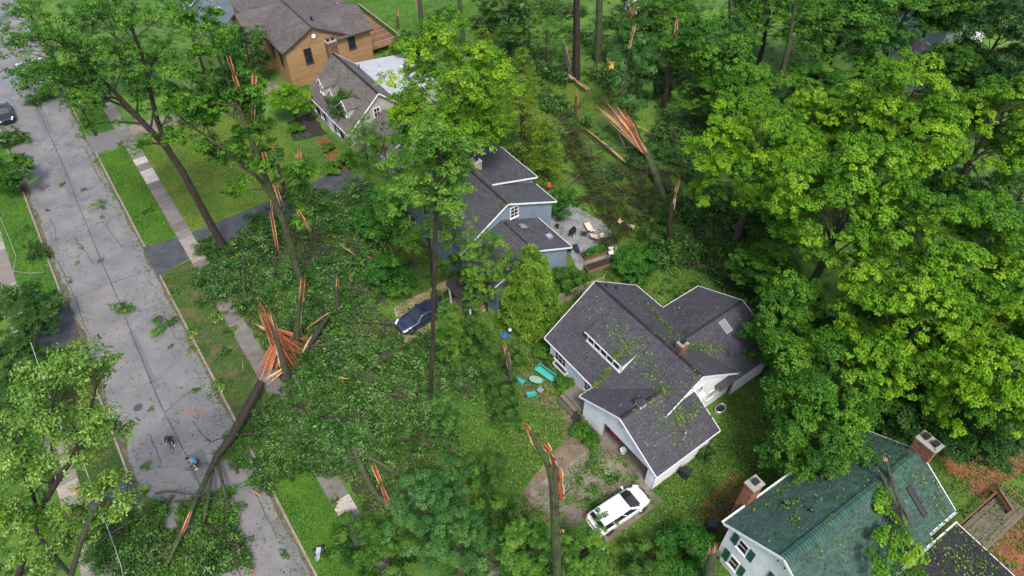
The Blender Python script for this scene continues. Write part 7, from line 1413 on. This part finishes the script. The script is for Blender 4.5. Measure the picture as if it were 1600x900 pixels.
# ------------------------------------------------------------ garden furniture and small things
M['teal'] = plain('teal_paint', (.05, .42, .36), .45, .15, 6); M['tealglass'] = plain('frosted_table_glass', (.22, .32, .24), .2, .15, 3, spec=.7); M['cream'] = plain('cream_cushion', (.58, .50, .38), .85, .15, 6); M['orange'] = plain('yellow_plastic', (.75, .36, .02), .4, .15, 4); M['greyplastic'] = plain('grey_plastic', (.22, .23, .25), .5, .2, 5); M['silver'] = plain('silver_foil', (.62, .64, .68), .25, .15, 4, metal=.7); M['binblack'] = plain('bin_plastic', (.02, .022, .03), .4, .3, 5)
def teal_seat(lab, x, y, rot, wd, cat, name):
    t = thing(name, lab, cat, (x, y, .02), rot); b = MB(); n = max(4, int(wd / .13))
    for i in range(6): b.box(-wd / 2, -.26 + i * .09, .40, wd / 2, -.26 + i * .09 + .07, .425)
    b.build('seat', M['teal'], t, kind='stuff'); b = MB(); b.box(-wd / 2, .27, .86, wd / 2, .32, .93); b.box(-wd / 2, .25, .46, wd / 2, .29, .50)
    for i in range(n): q = -wd / 2 + wd * (i + .5) / n; b.bar((q, .27, .48), (q, .30, .88), .035, .02)
    b.build('backrest', M['teal'], t)
    for s in (-1, 1):
        b = MB(); b.tube([V(s * wd / 2, .28, .66), V(s * wd / 2, -.05, .66), V(s * wd / 2, -.28, .62)], .028, 6); b.build('armrest', M['teal'], t)
        for (a, c) in (((s * wd / 2, -.28, .64), (s * wd / 2, -.32, 0)), ((s * wd / 2, .31, .92), (s * wd / 2, .34, 0))): b = MB(); b.tube([V(*a), V(*c)], .024, 6); b.build('leg', M['teal'], t)
    return t
teal_seat('teal slatted garden bench beside the oval table', 23.9, 27.85, R(-78), 2.0, 'bench', 'garden_bench')
teal_seat('teal garden chair nearest the small broken trunk', 21.6, 28.55, R(110), .78, 'chair', 'garden_chair')
teal_seat('teal garden chair below the oval table', 21.55, 26.85, R(160), .78, 'chair', 'garden_chair')
t = thing('oval_table', 'oval glass garden table between the teal seats', 'table', (22.75, 27.7, .02), R(-55)); b = MB(); b.lathe([(.5, .66), (.5, .69)], (0, 0, 0), 24, sx=1.25, sy=.72); b.build('table_top', M['tealglass'], t); b = MB(); b.tube([V(.62 * math.cos(a), .355 * math.sin(a), .675) for a in [2 * math.pi * i / 24 for i in range(25)]], .022, 6, cap=False); b.build('rim', M['teal'], t)
for sx in (-1, 1):
    for sy in (-1, 1): b = MB(); b.tube([V(sx * .4, sy * .22, .66), V(sx * .46, sy * .27, 0)], .02, 6); b.build('leg', M['teal'], t)
t = thing('side_table', 'small dark square side table beside the oval table', 'table', (22.5, 26.75, .02), R(15)); b = MB()
for i in range(5): b.box(-.25, -.25 + i * .1, .38, .25, -.16 + i * .1, .41)
b.build('table_top', M['greyplastic'], t, kind='stuff')
for sx in (-1, 1):
    for sy in (-1, 1): b = MB(); b.box(sx * .22 - .02, sy * .22 - .02, 0, sx * .22 + .02, sy * .22 + .02, .38); b.build('leg', M['greyplastic'], t)
t = thing('window_planter', 'white window box with dark soil under the front wall window', 'planter', (25.25, 27.4, .55)); b = MB(); b.box(-.2, -.85, 0, .2, -.81, .3); b.box(-.2, .81, 0, .2, .85, .3); b.box(-.2, -.81, 0, -.16, .81, .3); b.box(.16, -.81, 0, .2, .81, .3); b.box(-.16, -.81, 0, .16, .81, .04); b.build('box', M['white'], t)
b = MB(); b.box(-.155, -.805, .045, .155, .805, .2); b.build('soil', M['soil'], t); b = MB(); b.box(-.06, -.7, -.55, .06, -.6, 0); b.box(-.06, .6, -.55, .06, .7, 0); b.build('bracket', M['white'], t)
t = thing('porch_step', 'weathered two-tread wooden step in front of the porch', 'step', (24.0, 24.3, 0), 0)
for i, z in enumerate((.18, .36)):
    b = MB(); b.box(-.9 + i * .42, -1.0, z - .05, -.52 + i * .42, 1.0, z); b.build('tread', M['deckwood'], t)
b = MB(); b.box(-.9, -.98, 0, -.1, -.92, .13); b.box(-.9, .92, 0, -.1, .98, .13); b.box(-.48, -.98, .13, -.1, -.92, .31); b.box(-.48, .92, .13, -.1, .98, .31); b.build('stringer', M['deckwood'], t)
t = thing('red_tool_chest', 'red tool chest just inside the open garage', 'tool chest', (25.0, 19.6, .05)); b = MB(); b.box(-.3, -.5, .1, .3, .5, 1.0); b.build('cabinet', M['redpaint'], t)
for i in range(4): b = MB(); b.box(-.325, -.46, .14 + i * .21, -.3, .46, .33 + i * .21); b.build('drawer', M['redpaint'], t)
b = MB(); b.box(-.3, -.5, 0, .3, .5, .08); b.build('base', M['black'], t)
t = thing('white_bucket', 'white bucket at the garage threshold', 'bucket', (24.3, 18.0, .05)); b = MB(); b.lathe([(.2, 0), (.26, .5), (.28, .52), (.25, .5), (.19, .05)], (0, 0, 0), 14); b.build('pail', M['white'], t); b = MB(); b.tube([V(.27 * math.cos(a), .27 * math.sin(a) * .3 + .1, .5 + .2 * math.sin(a)) for a in [math.pi * i / 8 for i in range(9)]], .01, 4); b.build('handle', M['steel'], t)
def bin_(lab, x, y, rot, tilt=0, m='binblack'):
    t = thing('wheelie_bin', lab, 'bin', (x, y, .03 if not tilt else .32), rot); t.rotation_euler = (tilt, 0, rot); b = MB(); b.add([(-.25, -.28, 0), (.25, -.28, 0), (.25, .28, 0), (-.25, .28, 0), (-.3, -.36, .95), (.3, -.36, .95), (.3, .36, .95), (-.3, .36, .95)], [(0, 3, 2, 1), (0, 1, 5, 4), (1, 2, 6, 5), (2, 3, 7, 6), (3, 0, 4, 7), (4, 5, 6, 7)]); b.build('body', M[m], t)
    b = MB(); b.add([(-.32, -.40, .955), (.32, -.40, .955), (.32, .38, .955), (-.32, .38, .955), (-.28, -.34, 1.04), (.28, -.34, 1.04), (.28, .36, 1.06), (-.28, .36, 1.06)], [(0, 3, 2, 1), (4, 5, 6, 7), (0, 1, 5, 4), (1, 2, 6, 5), (2, 3, 7, 6), (3, 0, 4, 7)]); b.build('lid', M[m], t)
    for s in (-1, 1): b = MB(); b.lathe([(.1, -.03), (.1, .03)], (0, 0, 0), 12); o = b.build('wheel', M['tyre'], t); o.rotation_euler = (0, R(90), 0); o.location = (s * .27, .28, .1)
    b = MB(); b.tube([V(-.24, .40, .92), V(.24, .40, .92)], .02, 6); b.build('handle', M[m], t)
bin_('black wheelie bin beside the garage side wall', 26.9, 13.55, R(20)); bin_('black wheelie bin beside the green house chimney', 25.3, 9.3, R(40))
# tipped mailbox / bin on the verge
t = thing('toppled_bin', 'toppled dark bin with shiny open lid on the bright verge', 'bin', (.65, 25.1, .25), R(30)); b = MB(); b.lathe([(.24, -.42), (.30, .42), (.28, .42), (.2, -.3)], (0, 0, 0), 16); o = b.build('body', M['binblack'], t); o.rotation_euler = (R(82), 0, R(40)); b = MB(); b.lathe([(.30, 0), (.32, .03), (.2, .07), (.05, .1)], (0, 0, 0), 16); o = b.build('lid', M['silver'], t); o.location = (-.45, -.25, .12); o.rotation_euler = (R(-30), R(-35), 0)
b = MB(); b.obox((-.1, -.1, .28), (1, .5, .2), (-.5, 1, 0), (0, 0, 1), .42, .3, .03); b.build('liner', M['silver'], t)
t = thing('mailbox', 'mailbox on a post with white top on the far verge', 'mailbox', (.7, 98.6, 0), R(5)); b = MB(); b.box(-.06, -.06, 0, .06, .06, 1.1); b.build('post', M['black'], t); b = MB(); b.prism([(-.16, -.3, 1.1), (.16, -.3, 1.1), (.16, -.3, 1.28), (.1, -.3, 1.38), (-.1, -.3, 1.38), (-.16, -.3, 1.28)], (0, .6, 0)); b.build('box', M['white'], t); b = MB(); b.box(.165, -.1, 1.2, .18, -.06, 1.42); b.build('flag', M['redpaint'], t)
# white tub by the right gable
t = thing('window_well', 'pale round window well beside the right gable of the white house', 'window well', (34.0, 16.2, 0)); b = MB(); b.lathe([(.50, 0), (.50, .28), (.46, .30), (.42, .28), (.42, .02)], (0, 0, 0), 22, sx=1.2, sy=.8); b.build('rim', M['steel'], t); b = MB(); b.lathe([(.41, .02), (.41, .05)], (0, 0, 0), 20, sx=1.2, sy=.8); b.build('floor', M['soil'], t)
# blue house patio: grill, chairs, loungers, planters
def planter(lab, x, y, rot, L, plants=True):
    t = thing('raised_planter', lab, 'planter', (x, y, .03), rot)
    for (a, c) in (((-L / 2, -.5), (L / 2, -.44)), ((-L / 2, .44), (L / 2, .5)), ((-L / 2, -.44), (-L / 2 + .06, .44)), ((L / 2 - .06, -.44), (L / 2, .44))):
        for k in range(2): b = MB(); b.box(a[0], a[1], k * .24, c[0], c[1], k * .24 + .225); b.build('board', M['brownwood'], t)
    b = MB(); b.box(-L / 2 + .07, -.43, .05, L / 2 - .07, .43, .4); b.build('soil', M['soil'], t)
    if plants:
        rg = np.random.default_rng(3); C = np.stack([rg.uniform(-L / 2 + .2, L / 2 - .2, 16), rg.uniform(-.35, .35, 16), rg.uniform(.45, .8, 16)], 1); P, N, T = tufts(rg, C, np.full(16, .3), 5, 16, .2); q = rg.uniform(.1, .2, len(P)); link(bpy.data.objects.new('plants', leafmesh('plants', P, N, q, q * .45, T, M['emerald'], rng=rg)), t)
planter('raised wooden planter full of bright plants at the patio edge', 38.0, 37.3, R(-12), 3.0); planter('empty raised wooden planter below the green one', 37.2, 35.6, R(-12), 3.4, False)
t = thing('charcoal_grill', 'covered dark grill standing on the grey patio', 'grill', (37.9, 41.0, .02), R(20)); b = MB(); b.box(-.4, -.25, .55, .4, .25, .85); b.prism([(-.4, -.25, .85), (-.4, .25, .85), (-.4, .18, 1.05), (-.4, -.1, 1.1)], (.8, 0, 0)); b.build('hood', M['black'], t)
for sx in (-1, 1):
    for sy in (-1, 1): b = MB(); b.box(sx * .34 - .025, sy * .2 - .025, 0, sx * .34 + .025, sy * .2 + .025, .55); b.build('leg', M['black'], t)
def patio_chair(lab, x, y, rot, m='black'):
    t = thing('patio_chair', lab, 'chair', (x, y, .02), rot); b = MB(); b.box(-.27, -.27, .42, .27, .27, .47); b.build('seat', M[m], t); b = MB(); b.obox((0, .3, .75), (1, 0, 0), (0, 1, .2), (0, -.2, 1), .54, .04, .55); b.build('backrest', M[m], t)
    for sx in (-1, 1):
        for sy in (-1, 1): b = MB(); b.bar((sx * .25, sy * .25, .42), (sx * .27, sy * .28, 0), .035); b.build('leg', M[m], t)
patio_chair('black patio chair near the middle of the grey patio', 38.9, 40.2, R(40)); patio_chair('dark patio chair by the near corner of the blue house', 36.0, 39.2, R(120)); patio_chair('white patio chair between the raised planters', 39.2, 36.2, R(-30), 'white')
def lounger(lab, x, y, rot):
    t = thing('lounger', lab, 'lounger', (x, y, .02), rot); b = MB(); b.box(-.32, -.9, .28, .32, .35, .38); b.build('cushion', M['cream'], t); b = MB(); b.obox((0, .65, .55), (1, 0, 0), (0, .8, .6), (0, -.6, .8), .64, .75, .1); b.build('back_cushion', M['cream'], t); b = MB(); b.box(-.35, -.95, .2, .35, .4, .27); b.build('frame', M['brownwood'], t)
    for sx in (-1, 1):
        for yy in (-.85, .3): b = MB(); b.box(sx * .31 - .03, yy - .03, 0, sx * .31 + .03, yy + .03, .2); b.build('leg', M['brownwood'], t)
lounger('cream lounger lying across the grey patio', 40.0, 40.6, R(160)); lounger('cream lounger near the green planter', 39.9, 39.0, R(70)); lounger('pale lounger pushed under the torn branches beyond the patio', 43.6, 38.6, R(30))
patio_chair('black patio chair at the far edge of the patio', 38.6, 44.0, R(200))
t = thing('patio_umbrella', 'collapsed dark patio umbrella lying on the patio near the blue house', 'umbrella', (36.6, 38.4, .12), R(70)); b = MB(); b.tube([V(-1.3, 0, .1), V(1.2, 0, .1)], .025, 6); b.build('pole', M['steel'], t); b = MB(); b.lathe([(.04, 0), (.22, .3), (.30, 1.1), (.34, 1.35), (.1, 1.3)], (0, 0, 0), 9); o = b.build('canopy', M['navy'], t); o.rotation_euler = (0, R(90), 0); o.location = (-.2, 0, .16); o.scale = (.5, 1, 1)
for k, (x, y, lab) in enumerate([(37.4, 43.0, 'small black plant pot near the far edge of the patio'), (40.6, 38.2, 'black plant pot beside the cream lounger')]):
    t = thing('plant_pot', lab, 'plant pot', (x, y, .02)); b = MB(); b.lathe([(.15, 0), (.22, .36), (.24, .40), (.2, .40), (.17, .3)], (0, 0, 0), 12); b.build('pot', M['black'], t); b = MB(); b.lathe([(.17, .30), (.17, .33)], (0, 0, 0), 12); b.build('soil', M['soil'], t)
t = thing('kettle_grill', 'red domed kettle grill in the grass behind the blue house', 'grill', (40.6, 48.6, 0)); b = MB(); b.lathe([(.10, .45), (.30, .55), (.40, .78), (.42, .80)], (0, 0, 0), 16); b.build('bowl', M['redpaint'], t, True); b = MB(); b.lathe([(.42, .81), (.38, 1.0), (.24, 1.15), (.06, 1.2)], (0, 0, 0), 16); ld = b.build('lid', M['redpaint'], t, True); b = MB(); b.box(-.08, -.02, 1.2, .08, .02, 1.27); b.build('handle', M['white'], ld)
for i in range(3): a = i * 2.094; b = MB(); b.bar((.15 * math.cos(a), .15 * math.sin(a), .5), (.36 * math.cos(a), .36 * math.sin(a), 0), .03); b.build('leg', M['steel'], t)
t = thing('play_slide', 'yellow slide of a wooden play set in the far yard', 'slide', (64.0, 64.0, 0), R(-40)); b = MB(); b.prism([(-.35, -1.6, .15), (.35, -1.6, .15), (.35, 1.0, 1.7), (-.35, 1.0, 1.7)], (0, .03, .06)); b.build('chute', M['orange'], t)
for s in (-1, 1): b = MB(); b.prism([(s * .35, -1.6, .15), (s * .35, 1.0, 1.7), (s * .35, 1.0, 1.95), (s * .35, -1.6, .4)], (s * .05, 0, 0)); b.build('side_rail', M['orange'], t)
for sx in (-1, 1):
    for yy in (1.1, 2.3): b = MB(); b.box(sx * .6 - .06, yy - .06, 0, sx * .6 + .06, yy + .06, 2.4); b.build('post', M['brownwood'], t)
b = MB(); b.box(-.7, 1.02, 1.62, .7, 2.4, 1.7); b.build('platform', M['brownwood'], t)
# green house deck and fence pieces
t = thing('wooden_deck', 'grey weathered deck with low rails behind the green roof house', 'deck', (38.6, -1.6, 0), R(-3)); 
bd = None
for i in range(14):
    b = MB(); b.box(.1, -.075, 0, 7.4, .06, .035, t=random.random()); o = b.build('board', M['deckwood'], t); o.location = (0, -.1 - i * .148, .32)
for (x0, y0, x1, y1) in ((0.1, .12, 7.5, .12), (7.5, .1, 7.5, -1.9)):
    b = MB(); b.bar((x0, y0, 1.0), (x1, y1, 1.0), .14, .05); b.build('rail', M['brownwood'], t)
    for k in range(6): b = MB(); q = k / 5; px, py = x0 + (x1 - x0) * q, y0 + (y1 - y0) * q; b.box(px - .05, py - .05, 0, px + .05, py + .05, .97); b.build('post', M['brownwood'], t)
t = thing('garden_bench', 'brown wooden bench on the deck edge', 'bench', (44.9, -2.6, .36), R(60))
for i in range(4): b = MB(); b.box(-.9, -.22 + i * .12, .4, .9, -.12 + i * .12, .44); b.build('slat', M['brownwood'], t)
for i in range(3): b = MB(); b.box(-.9, .27, .55 + i * .14, .9, .3, .65 + i * .14); b.build('back_slat', M['brownwood'], t)
for s in (-1, 1): b = MB(); b.box(s * .8 - .04, -.22, 0, s * .8 + .04, .26, .39); b.build('leg', M['brownwood'], t)
t = thing('wooden_rack', 'brown wooden rack standing by the near chimney of the green house', 'rack', (27.2, 9.8, 0), R(-20))
for i in range(5): b = MB(); b.box(-1.0 + i * .5 - .04, -.04, 0, -1.0 + i * .5 + .04, .04, 1.2); b.build('post', M['brownwood'], t)
for z in (.3, .7, 1.1): b = MB(); b.box(-1.1, -.07, z, 1.1, -.045, z + .1); b.build('rail', M['brownwood'], t)
# board fence between white and blue houses
t = thing('board_fence', 'weathered board fence running between the blue and white houses', 'fence', (27.5, 34.3, 0), R(-8))
for i in range(44): b = MB(); b.box(0, 0, 0, .17, .025, 1.55 + uni(-.03, .03), t=random.random()); o = b.build('board', M['fence'], t); o.location = (i * .185, 0, .05); o.rotation_euler = (uni(-.03, .03), 0, 0)
for i in range(5): b = MB(); b.box(-.05, .05, 0, .05, .15, 1.7); o = b.build('post', M['fence'], t); o.location = (i * 2.0 + .1, 0, 0)
for z in (.4, 1.3): b = MB(); b.box(0, .027, z, 8.15, .05, z + .09); b.build('rail', M['fence'], t)
# pickup surroundings
t = thing('garden_globe', 'pale globe lamp on a short post below the conifer', 'garden lamp', (24.14, 33.53, 0)); b = MB(); b.tube([V(0, 0, 0), V(0, 0, .75)], .035, 8); b.build('post', M['black'], t); b = MB(); b.lathe([(.04, .72), (.17, .82), (.20, .95), (.15, 1.09), (.04, 1.15)], (0, 0, 0), 14); b.build('globe', M['white'], t, True)
t = thing('blue_tarpaulin', 'crumpled bright blue tarpaulin above the small broken trunk', 'tarpaulin', (23.71, 33.76, .02)); M['tarp'] = plain('blue_tarp', (.03, .12, .34), .5, .25, 4); b = MB(); gsz = 9
vs = [((i - 4) * .10 + uni(-.04, .04), (j - 4) * .08 + uni(-.04, .04), max(.03, uni(.02, .35))) for i in range(gsz) for j in range(gsz)]; b.add(vs, [(i * gsz + j, (i + 1) * gsz + j, (i + 1) * gsz + j + 1, i * gsz + j + 1) for i in range(gsz - 1) for j in range(gsz - 1)]); b.build('sheet', M['tarp'], t)
# downed cables
M['cable'] = plain('grey_cable', (.34, .34, .33), .6, .2, 4)
for lab, pts, r in [('downed pale cable slanting through the lower left trees to the road edge', [(-11.43, 53.22, 5.2), (-11.5, 48.53, 4.6), (-11.54, 43.45, 3.6), (-11.02, 41.08, 3), (-11.23, 37.95, 2), (-11.22, 34.9, 1.4), (-11.26, 32.22, 1), (-11.43, 30.5, 0.8)], .028), ('slack pale cable lying on the left pavement', [(-12.03, 80.98, 0.06), (-11.82, 76.62, 0.06), (-11.72, 73.07, 0.06), (-12.47, 70.32, 0.06), (-13.46, 68.56, 0.06)], .025), ('pale cable looped across the left verge', [(-12.3, 70.65, 0.06), (-10.85, 69.26, 0.06), (-9.85, 68.76, 0.06), (-9.93, 69.64, 0.06), (-9.4, 69.84, 0.06), (-9.05, 69.11, 0.06)], .02)]:
    b = MB(); b.tube([V(*p) for p in pts], r, 6); tag(b.build('utility_cable', M['cable']), lab, 'cable')

random.seed(12)
for k, (x, y, z, r, lab) in enumerate([(18.7, 14.5, 1.76, .62, 'leafy sprig lying on the rear roof of the white minivan'), (18.3, 13.9, 1.45, .5, 'leafy sprig hanging over the rear window of the white minivan'), (19.3, 13.6, 1.5, .4, 'small leafy sprig on the near roof edge of the white minivan')]):
    place('sprig2', 'leafy_sprig', x, y, r, lab, 'leafy branch', None, z=z)
